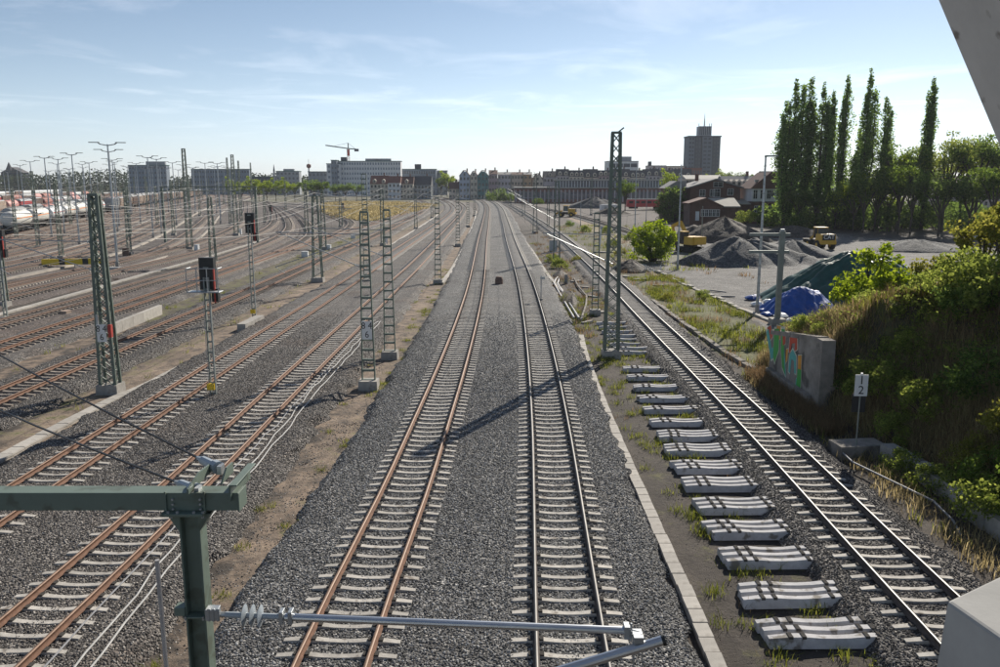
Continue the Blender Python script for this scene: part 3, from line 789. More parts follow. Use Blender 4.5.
# --- the row between the sandy strip and the left pair of tracks
x, y, h = from_px(369, 387, 212)
m_ = lattice_mast(h, 0.64, 0.38, 'ladder mast with the number plate 84/6 beside the sandy strip', (x, y), style='ladder'); MASTS['a'] = m_
km_plate(m_, 0.0, -0.16, 3.05, 0.50, 0.92, '8 4', '6')
cantilever(m_, -4.2, 7.9, 6.1, 5.9)
x, y, h = from_px(390, 357, 210)
m_ = lattice_mast(h, 0.64, 0.38, 'ladder mast directly behind the one with the 84/6 plate, on the sandy strip', (x, y), style='ladder')
cantilever(m_, -4.2, 7.7, 6.0, 5.9)
for (u, vb, vt, lb) in [(438, 283, 198, 'ladder mast on the strip of ground beside the white conduit, third from the front'), (458, 246, 190, 'ladder mast on the far sandy strip next to the white cable conduit'), (468, 227, 184, 'distant mast on the strip left of the new tracks, fifth from the front'), (474.5, 216, 181, 'farthest mast on the strip left of the new tracks')]:
    x, y, h = from_px(u, vb, vt)
    m_ = lattice_mast(h, 0.64, 0.4, lb, (x, y), style='ladder')
    cantilever(m_, -4.2, 7.9, 6.1, 5.9)
# tall mast between the two left tracks
x, y, h = from_px(367, 283, 174)
lattice_mast(h, 0.55, 0.45, 'tall slim mast between the two brown tracks, seen over the ladder mast', (x, y), style='ladder')
x, y, h = from_px(383, 245, 190)
lattice_mast(h, 0.6, 0.45, 'mast on the brown strip seen just left of the second ladder mast', (x, y), style='cross')
# big mast with sign
x, y, h = from_px(111, 391, 195)
m_ = lattice_mast(h, 0.74, 0.36, 'big tapered lattice mast with 84/6 plate on a concrete block at left', (x, y), style='cross', depth_k=0.75, legw=0.15, bays=17)
km_plate(m_, -0.02, -0.40, 3.1, 0.46, 0.86, '8 4', '6')
MB().box((0.38, -0.32, 3.2), (0.16, 0.2, 0.62)).build('red_box', M['red_paint'], m_)
MB().box((-0.2, -0.36, 3.75), (0.1, 0.08, 0.5)).build('cable_box', M['galv'], m_)
cantilever(m_, -4.6, 7.6, 6.0, 5.9)
for (u, vb, vt, wb, lb) in [(318, 281, 196, 0.95, 'lattice mast on a concrete block beside the pale trough, second along the brown strip'), (324, 249, 190, 0.7, 'lattice mast left of the brown strip in front of the meadow'), (307, 234, 184, 0.7, 'dark mast standing in the curve of the connecting track'), (341, 227, 194, 0.7, 'mast at the near corner of the yellow meadow'), (416, 229, 196, 0.6, 'mast along the pale trough near the yellow meadow'), (432, 218, 186, 0.6, 'distant mast where the pale trough ends'),
                            (190, 249.5, 149, 0.8, 'very tall lattice mast on a block at the edge of the yard'), (236.5, 235, 155, 0.8, 'tall lattice mast in the yard just right of the very tall one'), (213.5, 264, 197, 0.75, 'lattice mast with side arm right behind the signal with the basket'), (230.5, 224, 158, 0.5, 'thin tall mast left of the tall yard mast'), (241.5, 222, 161, 0.5, 'thin tall mast right of the tall yard mast'),
                            (3, 306, 148, 0.7, 'lattice mast at the left edge of the picture'), (96, 236, 192, 0.6, 'yard mast seen past the big tapered lattice mast'), (253, 214, 163, 0.5, 'slim distant mast above the yard tracks, right of three tall ones'), (265, 222, 189, 0.5, 'distant mast at the first bend of the yard tracks'), (286, 212, 178, 0.5, 'distant mast between bending yard tracks')]:
    x, y, h = from_px(u, vb, vt)
    m_ = lattice_mast(h, wb, wb * 0.5, lb, (x, y), style='cross')
    if h > 7.2:
        cantilever(m_, -4.2 if u not in (3, 96) else 4.0, 7.8 if h > 8.4 else 7.0, 6.1, 5.9)
        if h > 8.3: cantilever(m_, 3.6 if u not in (3, 96) else -3.4, 7.6, 6.0, 5.9, 0.12)
# portal beam over the yard
t_ = empty('signal_gantry', (0, 0, 0), 0, 'dark horizontal portal beam spanning the yard tracks on two posts', 'gantry')
x0, z0 = AT(160, 191, 140); x1, z1 = AT(257, 191, 140)
b_ = MB(); 
for zz in (0, 0.7): b_.bar((x0, 140, z0 + zz), (x1, 140, z0 + zz), 0.3, 0.14)
b_.build('beam_chords', M['mast_green'], t_)
b_ = MB()
for k in range(24):
    xa, xb = x0 + (x1 - x0) * k / 24, x0 + (x1 - x0) * (k + 1) / 24
    b_.bar((xa, 140, z0 + (0.7 if k % 2 else 0)), (xb, 140, z0 + (0 if k % 2 else 0.7)), 0.06, 0.06)
b_.build('beam_lacing', M['mast_green'], t_)
for xx in (x0 + 0.3, x1 - 0.3): MB().bar((xx, 140, GZ - .1), (xx, 140, z0 + 0.6), 0.35, 0.35, up=(0, 1, 0)).build('post', M['mast_green'], t_)
# --- the row on the right
x, y, h = from_px(611, 356, 133)
m_ = lattice_mast(h, 0.80, 0.44, 'tallest lattice mast with a bird-like top bracket beside the loose sleepers', (x, y), style='cross', depth_k=0.6, bays=22, legw=0.16)
MB().bar((0.1, 0, h + 0.05), (0.42, 0, h + 0.3), 0.06, 0.08).build('top_bracket', M['mast_green'], m_)
cantilever(m_, -4.0, 7.4, 5.6, 5.9)
x, y, h = from_px(595, 314, 213)
lattice_mast(h, 0.5, 0.38, 'short ladder mast behind the tallest mast, near the soil heap', (x, y), style='ladder')
for (u, vb, vt, lb, dxc) in [(556.5, 262, 182, 'thick lattice mast right of the new track, second along the row', -5.2), (535, 233, 176, 'lattice mast right of the new track, third along the row', -5.6), (548, 228, 186, 'slim mast beside the far part of the shiny running track', 0), (523.5, 216, 176, 'distant mast by the bend of the shiny running track', -5), (511, 207, 174, 'farthest mast in front of the pinkish houses', 0), (591, 215, 176, 'thin distant mast before the long station hall', 0), (618.5, 232, 182, 'slim mast next to the sandy patch', 0)]:
    x, y, h = from_px(u, vb, vt)
    m_ = lattice_mast(h, 0.8 if dxc else 0.45, 0.42, lb, (x, y), style='cross')
    if dxc: cantilever(m_, dxc, 8.3, 5.4, 6.2)

# --- signals
def signal(u, vb, vt, label, cage=False, yb=None, faces=1):
    x, y, h = from_px(u, vb, vt)
    t_ = empty('signal', (x, y, GZ), 0, label, 'railway signal')
    b_ = MB()
    for sx in (-0.12, 0.12): b_.bar((sx, 0, 0), (sx * 0.9, 0, h - 0.9), 0.06, 0.14, up=(0, 1, 0))
    for k in range(int(h * 2)): b_.box((0, 0, 0.4 + k * 0.5), (0.24, 0.05, 0.09))
    b_.build('post', M['mast_grey'], t_)
    MB().box((0, 0, 0.06), (0.7, 0.7, 0.3)).build('concrete_base', M['concrete'], t_)
    d = MB().box((0, 0.25, h - 0.75), (0.68, 0.36, 1.5)); d.build('signal_screen', M['black'], t_)
    for zz in (0.45, 0.05, -0.35):
        MB().tube((0, 0.43, h - 0.75 + zz), (0, 0.62, h - 0.75 + zz), 0.12, 10).build('hood', M['black'], t_)
    MB().box((0.34, 0.18, h - 1.75), (0.3, 0.3, 0.62)).build('lower_lamp', M['black'], t_)
    MB().box((0.36, 0.02, h - 1.3), (0.05, 0.12, 1.6)).build('red_strip', M['red_paint'], t_)
    if cage:
        c = MB()
        z0 = h - 1.55
        for a, b2 in [((-0.75, -0.5, z0), (0.7, -0.5, z0)), ((-0.75, -0.5, z0 + 1.1), (0.7, -0.5, z0 + 1.1)), ((-0.75, -0.5, z0 + 0.55), (0.7, -0.5, z0 + 0.55)), ((-0.75, -0.5, z0), (-0.75, 0.1, z0)), ((-0.75, -0.5, z0 + 1.1), (-0.75, 0.1, z0 + 1.1)), ((0.7, -0.5, z0 + 1.1), (0.7, 0.1, z0 + 1.1)), ((0.7, -0.5, z0), (0.7, 0.1, z0))]: c.tube(a, b2, 0.022, 6)
        for xx in (-0.75, -0.28, 0.2, 0.7): c.tube((xx, -0.5, z0), (xx, -0.5, z0 + 1.1), 0.022, 6)
        c.build('cage_rail', M['galv'], t_)
        MB().box((0, -0.2, z0), (1.4, 0.6, 0.05)).build('platform', M['galv'], t_)
    l = MB()
    for sx in (-0.16, 0.16): l.tube((sx, -0.14, 0.6), (sx, -0.14, h - 1.6), 0.014, 5)
    l.build('ladder', M['galv'], t_)
    if yb: MB().box((-0.05, -0.16, yb), (0.34, 0.16, 0.3)).build('phone_box', M['yellow_box'], t_)
    return t_
signal(214, 399, 258, 'signal with railed basket and yellow box between the two brown tracks', True, 0.75)
signal(254.5, 319, 213, 'signal with yellow box standing at the end of the low concrete box', False, 0.7)
signal(6, 318, 230, 'dark signal cut off by the left edge of the picture', False, None)
signal(271, 224, 205, 'small distant signal among the bending yard tracks')
signal(343, 214, 203, 'small distant signal at the far side of the meadow')
# white ground signal arm by the running track
x, y = P(599, 252, GZ)
t_ = empty('marker_post', (x, y, GZ), 0, 'slanted white marker arm on a short post beside the running track', 'marker post')
MB().bar((0, 0, 0), (0.25, 0, 3.4), 0.22, 0.1, up=(0, 1, 0)).build('white_arm', M['white_paint'], t_)
MB().tube((0.22, 0, 3.4), (0.38, 0, 3.75), 0.2, 8).build('lamp_head', M['galv'], t_)

# --- yard floodlights with two arms
def lamp(label, x, y, h=14.5, arms=2, white=False):
    t_ = empty('yard_lamp', (x, y, GZ), RNG.uniform(-0.25, 0.25), label, 'lamp mast', 'two-armed lamp masts over the yard')
    for o in LAMP['parts'][arms]: link(o[0], o[1], t_)
    return t_
LAMP = {'parts': {}}
for arms in (1, 2):
    ps = []
    ps.append(('pole', MB().tube((0, 0, 0.8), (0, 0, 14.6), 0.15, 8, 0.075).mesh('pole', M['galv'])))
    ps.append(('base', MB().tube((0, 0, 0), (0, 0, 0.9), 0.24, 8).mesh('base', M['concrete'])))
    for s in ((-1, 1) if arms == 2 else (-1,)):
        ps.append(('arm', MB().tube((0, 0, 14.45), (s * 0.9, 0, 14.62), 0.06, 6).mesh('arm', M['galv'])))
        b_ = MB().box((s * 1.45, 0, 14.8), (1.15, 0.26, 0.09)); b_.bar((s * 0.8, 0, 14.62), (s * 1.1, 0, 14.82), 0.1, 0.1)
        ps.append(('lamp_head', b_.mesh('lamp_head', M['mast_grey'])))
    LAMP['parts'][arms] = ps
c3, c1, c2 = Curve(S3), Curve(shifted(-9.6)), Curve(shifted(-19))
n_ = 0
ordn = ['nearest', 'second', 'third', 'fourth', 'fifth', 'sixth', 'seventh', 'eighth', 'ninth']
# pale walkway strips between the yard tracks
def strip(name, pts_or_curve, w_, z, mat_, y0=None, y1=None, label=None):
    cv = pts_or_curve if isinstance(pts_or_curve, Curve) else Curve(pts_or_curve)
    s = stations(cv, 1.5, 4)
    V, F, _ = sweep(cv, [(-w_ / 2, GZ - 0.1), (-w_ / 2 + 0.05, z), (w_ / 2 - 0.05, z), (w_ / 2, GZ - 0.1)], s, 0, jit=0.12)
    return link(name, np_mesh(name, V, F, M[mat_]), kind='structure')
M['walkway'] = mat('walkway', (0.30, 0.265, 0.225), 0.95, var=0.2, scale=0.8, pos=True, bump=0.3, bscale=12)
def swp(y, x): return (x, y)
for nm, dx_, wd in (('c3', 0, 1.1), ('c1', -9.6, 1.3), ('c2', -19.3, 1.3), ('c4', 8.2, 0.7)):
    cv = XC(shifted(dx_)); 
    strip('walkway', cv, wd, GZ + 0.2, 'walkway')
    yl = {'c3': (121, 152, 164, 196, 232, 270), 'c1': (104, 136, 170, 205, 240, 280, 320), 'c2': (125, 155, 165, 196, 226, 262, 300), 'c4': ()}[nm]
    for k, yy in enumerate(yl):
        xx = cv.xy(yy)
        lamp('%s two-armed lamp mast on the %s pale walkway strip of the yard' % (ordn[k], {'c3': 'right-hand', 'c1': 'middle', 'c2': 'left-hand'}[nm]), xx, yy)
lamp('tall two-armed lamp mast rising right behind the big tapered lattice mast', -45.7, 99)
for k, (u, v, yy) in enumerate([(57, 165, 210), (82, 163, 215), (114, 160, 190), (20, 165, 230), (127, 166, 250), (150, 170, 290), (166, 171, 300), (30, 162, 185), (160, 168, 260), (218, 170, 250), (100, 172, 330), (135, 174, 350), (60, 173, 340), (17, 171, 320)]):
    xx, zz = AT(u, v, yy)
    lamp('slender lamp mast rising behind the wagons, %s from the left' % ['seventh', 'ninth', 'eleventh', 'second', 'twelfth', 'thirteenth', 'fifteenth', 'third', 'sixteenth', 'rightmost', 'tenth', 'fourteenth', 'eighth', 'leftmost'][k] if k not in (4, 11) else ('slender lamp mast rising behind the wagons, %s' % ('twelfth from the left' if k == 4 else 'beside the dark blue block')), xx, yy, arms=2)
for k, (u, v, yy) in enumerate([(205, 166, 200), (217, 163, 205), (228, 172, 280)]):
    xx, zz = AT(u, v, yy)
    lamp('lamp mast in front of the long grey block, %s of three' % ['left', 'middle', 'right'][k], xx, yy)

# --- single posts and lamps on the right
def street_lamp(u, vb, vt, label, arm=-0.5, mat_='galv', r=0.13):
    x, y, h = from_px(u, vb, vt)
    t_ = empty('street_lamp', (x, y, GZ), 0, label, 'lamp post')
    MB().tube((0, 0, 0), (0, 0, h), r, 8, r * 0.55).build('pole', M[mat_], t_)
    if arm:
        MB().box((arm * 0.6, 0, h), (abs(arm) * 1.3, 0.3, 0.12)).build('lamp_head', M['mast_grey'], t_)
    MB().tube((0, 0, -0.1), (0, 0, 0.7), r * 1.35, 8).build('base', M['concrete'], t_)
    c = MB()
    for k in range(int(h / 0.7)): c.tube((0, 0, 1 + k * 0.7), (0, 0, 1.06 + k * 0.7), r * (1.15 - 0.45 * k * 0.7 / h) , 8)
    c.build('clamp_rings', M['mast_grey'], t_)
    return t_
street_lamp(757, 312, 156, 'pale lamp post with flat lamp head next to the blue tarpaulin', 0.75)
street_lamp(677.5, 269, 165, 'grey pole beside the grey gravel heap', 0, r=0.12)
street_lamp(634, 256, 170, 'thin grey pole left of the bright green bush', 0, r=0.09)
street_lamp(646, 222, 172, 'thin grey pole rising behind the bright green bush', 0, r=0.09)
street_lamp(580.5, 226, 203, 'short distant lamp post in front of the station hall', -0.4, r=0.09)
street_lamp(701, 250, 206, 'short dark post in front of the small brick house', 0, 'mast_grey', 0.1)
street_lamp(723, 214, 190, 'slim dark post before the brick gable house', 0, 'mast_grey', 0.09)
x, y, h = from_px(777, 323, 231)
t_ = empty('crossarm_mast', (x, y, GZ), 0, 'green steel mast with two horizontal crossarms beside the tarpaulins', 'mast')
MB().box((0, 0, h / 2), (0.34, 0.34, h)).build('post', M['mast_grey'], t_)
for zz in (h - 0.25, h - 1.5):
    MB().bar((-2.35, 0, zz), (0.55, 0, zz), 0.2, 0.2).build('crossarm', M['mast_grey'], t_)
MB().tube((0, 0, h), (0, 0, h + 0.14), 0.16, 10).build('cap', M['galv'], t_)
MB().box((0, 0, 0.15), (1.0, 1.0, 0.6)).build('concrete_base', M['concrete'], t_)

# ================================================================== WIRES
def wire_line(name, pts, r, mat_, parent=None, **k):
    return MB().line(pts, r, 5).build(name, M[mat_], parent, **k)
def catenary(cv, off, y0, y1, label, span=60, r=0.015, group='overhead wires above the tracks'):
    t_ = empty('overhead_wire', (0, 0, 0), 0, label, 'overhead wire', group)
    me_, co_, dr = [], [], MB()
    y = y0
    while y < y1 - 1:
        ye = min(y + span, y1)
        for k in range(8 if ye < y1 else 9):
            f = k / 8; yy = y + (ye - y) * f
            xx = cv.xy(yy) + off
            zm = 7.3 - 1.05 * 4 * f * (1 - f)
            me_.append((xx, yy, zm)); co_.append((xx, yy, 5.6))
            if k % 2: dr.tube((xx, yy, 5.6), (xx, yy, zm), 0.006, 4)
        y = ye
    wire_line('messenger_wire', me_, r, 'wire', t_)
    wire_line('contact_wire', co_, r, 'wire_copper', t_)
    dr.build('droppers', M['wire'], t_)
catenary(TR['L1'], 0.1, 39, 330, 'overhead wire above the track right beside the sandy strip')
catenary(TR['L2'], 0.1, 37, 320, 'overhead wire above the second track left of the sandy strip')
catenary(TR['L3'], 0.1, 40, 300, 'overhead wire above the track passing the big lattice mast')
catenary(TR['L4'], 0.1, 52, 300, 'overhead wire above the track beside the low white wall')
catenary(TR['T2'], 0.15, 50, 400, 'overhead wire above the new track with shiny rails')
catenary(TR['T1'], -0.15, 84, 400, 'overhead wire above the far part of the rusty new track')
catenary(TR['L6'], 0, 70, 300, 'overhead wire curving left with the yard tracks')
catenary(TR['L5'], 0, 60, 300, 'overhead wire above the left-bending yard track')
catenary(TR['C'], 0, 105, 310, 'overhead wire above the curving connecting track')
catenary(TR['T3'], 0.0, 66, 380, 'overhead wire above the shiny running track on the right')

def feeder(label, pts, r=0.012):
    o = wire_line('feeder_wire', pts, r, 'wire', label=label, cat='overhead wire', group='feeder wires between the mast tops')
    return o
def sag(p0, p1, s_, n=8):
    a, b_ = Vector(p0), Vector(p1); return [a.lerp(b_, k / n) + Vector((0, 0, -s_ * 4 * (k / n) * (1 - k / n))) for k in range(n + 1)]
for lab, xx, zz, ys_ in [('feeder wire along the tops of the ladder masts by the sandy strip', -6.35, 7.9, (41, 82, 130, 180, 230, 290)), ('feeder wire along the masts of the brown strip with the big lattice mast', -18.5, 8.7, (39.7, 84, 132, 176, 226, 275)), ('second feeder wire along the masts of the brown strip', -18.1, 7.6, (39.7, 84, 132, 176, 226, 275)), ('feeder wire along the masts right of the new tracks', 6.6, 9.4, (47.7, 108, 166, 240, 300)), ('feeder wire between the yard masts at the left edge', -40.5, 9.0, (65, 115, 157, 210, 260)), ('feeder wire of the mast row by the low white wall', -34.5, 8.0, (60, 100, 150, 200, 250)), ('feeder wire over the far left yard tracks', -58, 9.5, (90, 130, 175, 220, 270))]:
    pts = []
    for a, b_ in zip(ys_[:-1], ys_[1:]): pts += sag((xx - (max(0, a - 100) * 0.12 if xx < -38 else 0), a, zz), (xx - (max(0, b_ - 100) * 0.12 if xx < -38 else 0), b_, zz), 0.8)
    feeder(lab, pts)
ym = 0
for dx_, y0, nn in [(2.6, 118, 5), (-4.9, 112, 5), (-14.4, 130, 5), (-24.3, 150, 4)]:
    cv = XC(shifted(dx_)) if 'XC' in globals() else None
    for k in range(nn):
        yy = y0 + 44 * k; xx = cv.xy(yy)
        m_ = lattice_mast(9.2 + (k * 7 + ym) % 3 * 1.3, 0.5, 0.3, 'slim yard mast, %s from the front in the %s row across the yard tracks' % (ordn[k], ['right', 'second', 'third', 'left'][ym]), (xx, yy), style='cross', legw=0.09, bays=10)
        cantilever(m_, -3.4 if k % 2 else 3.4, 7.6, 6.1, 5.9)
    ym += 1
for dx_, lb in ((-2.8, 'second'), (-7.0, 'third'), (-16.6, 'fifth'), (-22.0, 'sixth'), (5.4, 'first')):
    catenary(TR['K%d' % {-2.8: 1, -7.0: 2, -16.6: 4, -22.0: 5, 5.4: 0}[dx_]], 0, 90, 330, 'overhead wire above the %s curving yard track from the right' % lb)
for q, (dx_, y0) in enumerate([(3.2, 345), (-14.0, 350), (-29.0, 235)]):
    cv = XC(shifted(dx_))
    for k in range(5):
        yy = y0 + 33 * k; m_ = lattice_mast(10 + (k + q) % 3, 0.5, 0.3, 'far slim yard mast, %s from the front of the %s far row' % (ordn[k], ['right', 'middle', 'left'][q]), (cv.xy(yy), yy), style='cross', legw=0.09, bays=8)
rgl = np.random.default_rng(5)
for k in range(26):
    yy = rgl.uniform(260, 460); u = rgl.uniform(2, 235)
    lamp('small far lamp mast among many at the back of the yard', (u - 500) / 830 * yy, yy)['group'] = 'far lamp masts at the back of the yard'

# ================================================================== CONCRETE TROUGHS, CABLES, KERBS
def trough(label, pts, w_, ztop, mat_='concrete', ymax=90, step=0.62, cat='cable trough', gap=0.012):
    """line of separate lids on a channel; each lid is a part"""
    cv = XC([(b, a) for a, b in pts])
    t_ = empty('cable_trough', (0, 0, 0), 0, label, cat)
    V, F, _ = sweep(cv, [(-w_ / 2 + 0.01, GZ - 0.3), (-w_ / 2 + 0.01, ztop - 0.07), (w_ / 2 - 0.01, ztop - 0.07), (w_ / 2 - 0.01, GZ - 0.3)], stations(cv, 0.8, 4))
    link('channel', np_mesh('channel', V, F, M['concrete_old']), t_)
    me = MB().box((0, 0, 0), (w_, step - gap, 0.07), taper=0.97).mesh('lid', M[mat_])
    d = np.arange(step / 2, cv.L, step); x, y, tx, ty = cv.at(d)
    n = 0; rest = []
    for k in range(len(d)):
        if y[k] < ymax and n < 300:
            o = link('lid', me, t_, loc=(x[k] + RNG.normal(0, 0.008), y[k], ztop - 0.033 + RNG.normal(0, 0.006)), rz=math.atan2(-tx[k], ty[k]) + RNG.normal(0, 0.012))
            n += 1
        else: rest.append(k)
    if rest:
        mb = MB()
        for k in rest: mb.box((x[k], y[k], ztop - 0.033), (w_, step - gap, 0.07), rz=math.atan2(-tx[k], ty[k]))
        o = mb.build('lid', M[mat_], t_); o['kind'] = 'stuff'
    return t_
trough('long line of grey trough lids between the new track and the loose sleepers', [(4.62, 13), (4.7, 18), (4.75, 30), (4.85, 38), (5.1, 48), (5.45, 55)], 0.36, -0.36, 'concrete_white')
trough('far continuation of grey trough lids along the right edge of the new ballast', [(5.9, 78), (5.3, 92), (4.9, 120), (4.2, 150), (3.4, 200)], 0.36, -0.36, 'concrete_white', ymax=95)
trough('pale bent trough line past the foot of the big lattice mast', [(-18.95, 24), (-18.9, 31), (-18.75, 36), (-18.5, 39.3), (-18.2, 41.0), (-17.9, 46), (-17.5, 50.5), (-17.15, 54), (-17.2, 66), (-17.3, 90), (-17.6, 120), (-17.9, 150), (-18.6, 220), (-19.4, 262)], 0.52, GZ + 0.14, 'concrete_white', ymax=75, step=0.8)
trough('white conduit line along the left edge of the new ballast', [(-6.0, 84), (-5.7, 92), (-5.6, 120), (-6.0, 160), (-6.6, 215), (-8.2, 290)], 0.45, GZ + 0.25, 'concrete_white', ymax=90, step=1.0)
trough('pale trough strip between the second and third bending yard tracks', [(-32.6, 45), (-32.6, 52), (-32.3, 60), (-32.5, 70)], 0.5, GZ + 0.14, 'concrete_white', ymax=70, step=0.8)
trough('pale trough strip behind the dark signal at the left edge', [(-39.2, 58), (-39.3, 72), (-39.8, 90), (-40.5, 120), (-44, 165), (-55, 215)], 0.6, GZ + 0.16, 'concrete_white', ymax=70, step=0.8)
trough('stretch of trough lids by the connecting track curve', [(-33.5, 130), (-36, 160), (-42, 190), (-52, 225)], 0.6, GZ + 0.16, 'concrete_white', ymax=10, step=1.0)
# low white concrete walls / boxes
def low_wall(label, x0, y0, x1, y1, h, w_, mat_='concrete_white', n=5):
    t_ = empty('low_wall', (0, 0, 0), 0, label, 'low wall')
    for k in range(n):
        a = Vector((x0, y0, 0)).lerp(Vector((x1, y1, 0)), k / n); b2 = Vector((x0, y0, 0)).lerp(Vector((x1, y1, 0)), (k + 0.985) / n)
        MB().bar((a.x, a.y, GZ + h / 2 - 0.1), (b2.x, b2.y, GZ + h / 2 - 0.1), w_, h + 0.2).build('wall_block', M[mat_], t_)
low_wall('low white wall of concrete blocks between two tracks on the left', -26.6, 55.5, -26.9, 65, 0.75, 0.3)
low_wall('long concrete box with shaded side at the foot of the second signal', -18.1, 57.2, -17.9, 61.2, 0.55, 0.6, 'concrete', 2)
# cables beside L1
def cable(label, pts, r, mat_, cat='cable', jit=0.04):
    q = XC([(b, a) for a, b in pts]); d = np.arange(0, q.L, 1.3); x, y, tx, ty = q.at(d)
    return MB().line([(x[k] + RNG.normal(0, jit), y[k], -0.155 + 0.02 * math.sin(k * 2.1) - (0.18 if y[k] > 60 else 0)) for k in range(len(d))], r, 6).build('cable', M[mat_], label=label, cat=cat)
cable('white cable lying on the ballast, left one of the bright pair', [(-8.85, 15), (-9.1, 22), (-8.95, 32), (-9.15, 38), (-9.0, 52), (-8.75, 70), (-8.6, 84), (-8.2, 120)], 0.024, 'cable_white')
cable('white cable lying on the ballast, right one of the bright pair', [(-8.5, 15), (-8.75, 22), (-8.7, 32), (-8.85, 38), (-8.72, 52), (-8.5, 70), (-8.35, 84), (-7.9, 120)], 0.024, 'cable_white')
cable('thin grey cable left of the bright white pair', [(-9.5, 15), (-9.55, 24), (-9.3, 34), (-9.4, 45), (-9.3, 60)], 0.022, 'cable_grey')
cable('thin pale cable along the right rail side of the shiny new track', [(4.2, 60), (4.0, 75), (3.9, 90), (3.5, 120), (3.1, 150)], 0.03, 'cable_white')
# kerb slabs at the right
def slabs(label, pts, w_, h, step, mat_, name='kerb', jit=0.02, zoff=0.0):
    q = XC([(b, a) for a, b in pts]); t_ = empty(name, (0, 0, 0), 0, label, 'kerb')
    d = np.arange(step / 2, q.L, step); x, y, tx, ty = q.at(d)
    me = MB().box((0, 0, 0), (w_, step - 0.03, h), taper=0.97).mesh('slab', M[mat_])
    for k in range(min(300, len(d))):
        z = GZ + zoff + h / 2 - 0.12
        o = link('slab', me, t_, loc=(x[k] + RNG.normal(0, jit), y[k], z + RNG.normal(0, jit)), rz=math.atan2(-tx[k], ty[k]) + RNG.normal(0, jit))
        o.rotation_euler[1] = RNG.normal(0, jit)
slabs('concrete kerb slabs curving along the foot of the overgrown bank', [P(1012, 530, -0.1), P(985, 511, -0.1), P(955, 489, -0.1), P(922, 467, -0.1), P(890, 449, -0.1)], 0.55, 0.6, 0.95, 'concrete', zoff=0.12)
slabs('old kerb edge between the ballast and the weeds, right of the running track', [(14.2, 44.5), (13.95, 47), (13.7, 51), (13.5, 60), (13.35, 72)], 0.34, 0.32, 1.1, 'concrete_old')
slabs('row of pale edging stones along the sandy path by the gravel yard', [(20.6, 59), (19.9, 66), (18.8, 84), (17.8, 104)], 0.4, 0.3, 1.3, 'concrete', jit=0.05)
o = MB().box((0, 0, 0), (1.9, 1.0, 0.62), taper=0.98).build('concrete_slab', M['concrete_old'], label='low concrete platform block under the 1/2 sign', cat='concrete block')
o.location = (13.75, 30.6, GZ + 0.2); o.rotation_euler = (0, 0, 0.12)
o = MB().line([(13.0, 31.0, GZ + 0.3), (12.9, 29, GZ + 0.28), (13.4, 27.0, GZ + 0.3), (14.0, 25.4, GZ + 0.22), (13.9, 24.0, GZ + 0.15), (13.7, 23.2, GZ + 0.05)], 0.035, 7).build('hose', M['cable_grey'], label='grey hose lying in the dry weeds below the kerb slabs', cat='hose')
# 1/2 sign
x, y, h = from_px(862, 449, 373)
t_ = empty('track_sign', (13.55, 30.3, GZ + 0.3), -0.05, 'white plate reading 1 over 2 on a thin post before the bank', 'sign')
MB().tube((0, 0, 0), (0, 0, 2.95), 0.03, 8).build('post', M['mast_grey'], t_)
p_ = MB().box((0, -0.045, 2.55), (0.48, 0.02, 0.82)).build('plate', M['white_paint'], t_)
MB().box((-0.02, 0.03, 1.85), (0.5, 0.03, 0.72)).build('back_plate', M['black_matt'], t_)
for s, zz in (('1', 2.74), ('2', 2.36)):
    o = link('lettering', text_mesh(s, 0.46, M['black']), p_); o.location = (0, -0.058, zz); o.rotation_euler = (PI / 2, 0, 0)
MB().tube((0, -0.02, 2.93), (0, -0.02, 3.02), 0.045, 8).build('cap', M['white_paint'], t_)

# ================================================================== LOOSE SLEEPERS ON THE RIGHT
rows = [(14.95, 7.35), (17.15, 7.28), (18.85, 7.3)]
yv = [641, 627, 590, 553, 525.5, 502, 481, 462, 446, 431, 418, 406, 394, 383, 374]
SP = sleeper_mb(False, 0.23).mesh('concrete_sleeper', M['sleeper_spare'])
FP = MB().box((0, 0, 0), (0.085, 0.19, 0.07)).mesh('fastening', M['fastening'])
g_ = 'loose sleepers laid out on the ground'
def spare(x, y, rz, label, z=GZ + 0.03):
    o = link('concrete_sleeper', SP, loc=(x, y, z), rz=rz, label=label, cat='sleeper', group=g_)
    o.rotation_euler[0] = RNG.normal(0, 0.01)
    o.scale = (1.16, 1.1, 1.08)
    for fx in (-0.88, -0.62, 0.62, 0.88): link('fastening', FP, o, loc=(fx, 0, 0.214))
    return o
num = ['frontmost', 'second', 'third', 'fourth', 'fifth', 'sixth', 'seventh', 'eighth', 'ninth', 'tenth', 'eleventh', 'twelfth', 'thirteenth', 'fourteenth', 'fifteenth', 'sixteenth', 'seventeenth', 'eighteenth', 'nineteenth', 'twentieth', 'twenty-first', 'twenty-second']
ctr = {667: 0}
groups = [(826, 628), (800, 590), (776, 553.5), (757, 526), (742, 502.5), (726, 481), (714, 464), (703, 447), (694, 433), (685, 420), (675, 407.5), (669, 396.5), (662, 385.5), (655, 375.5), (649, 367)]
for k, (u, v) in enumerate(groups):
    x, y = P(u + 1, v, GZ + 0.25)
    base_rz = 0.02 + RNG.normal(0, 0.012)
    n = 3 if k < 9 else 2
    for j in range(n):
        spare(x + RNG.normal(0, 0.03) - 0.01 * j, y + (j - (n - 1) / 2) * 0.35, base_rz + RNG.normal(0, 0.006), '%s sleeper of the %s loose set counted from the camera' % (['front', 'middle', 'rear'][j] if n == 3 else ['front', 'rear'][j], num[k]))
for k in range(8):
    x, y = P(634 - k * 3.4 + 8, 352 - k * 4.2, GZ + 0.2)
    spare(x - 0.1, y, 0.02 + RNG.normal(0, 0.015), '%s of the single loose sleepers lined up behind the tallest mast' % num[k])
x, y = P(800, 668, GZ + 0.2); 
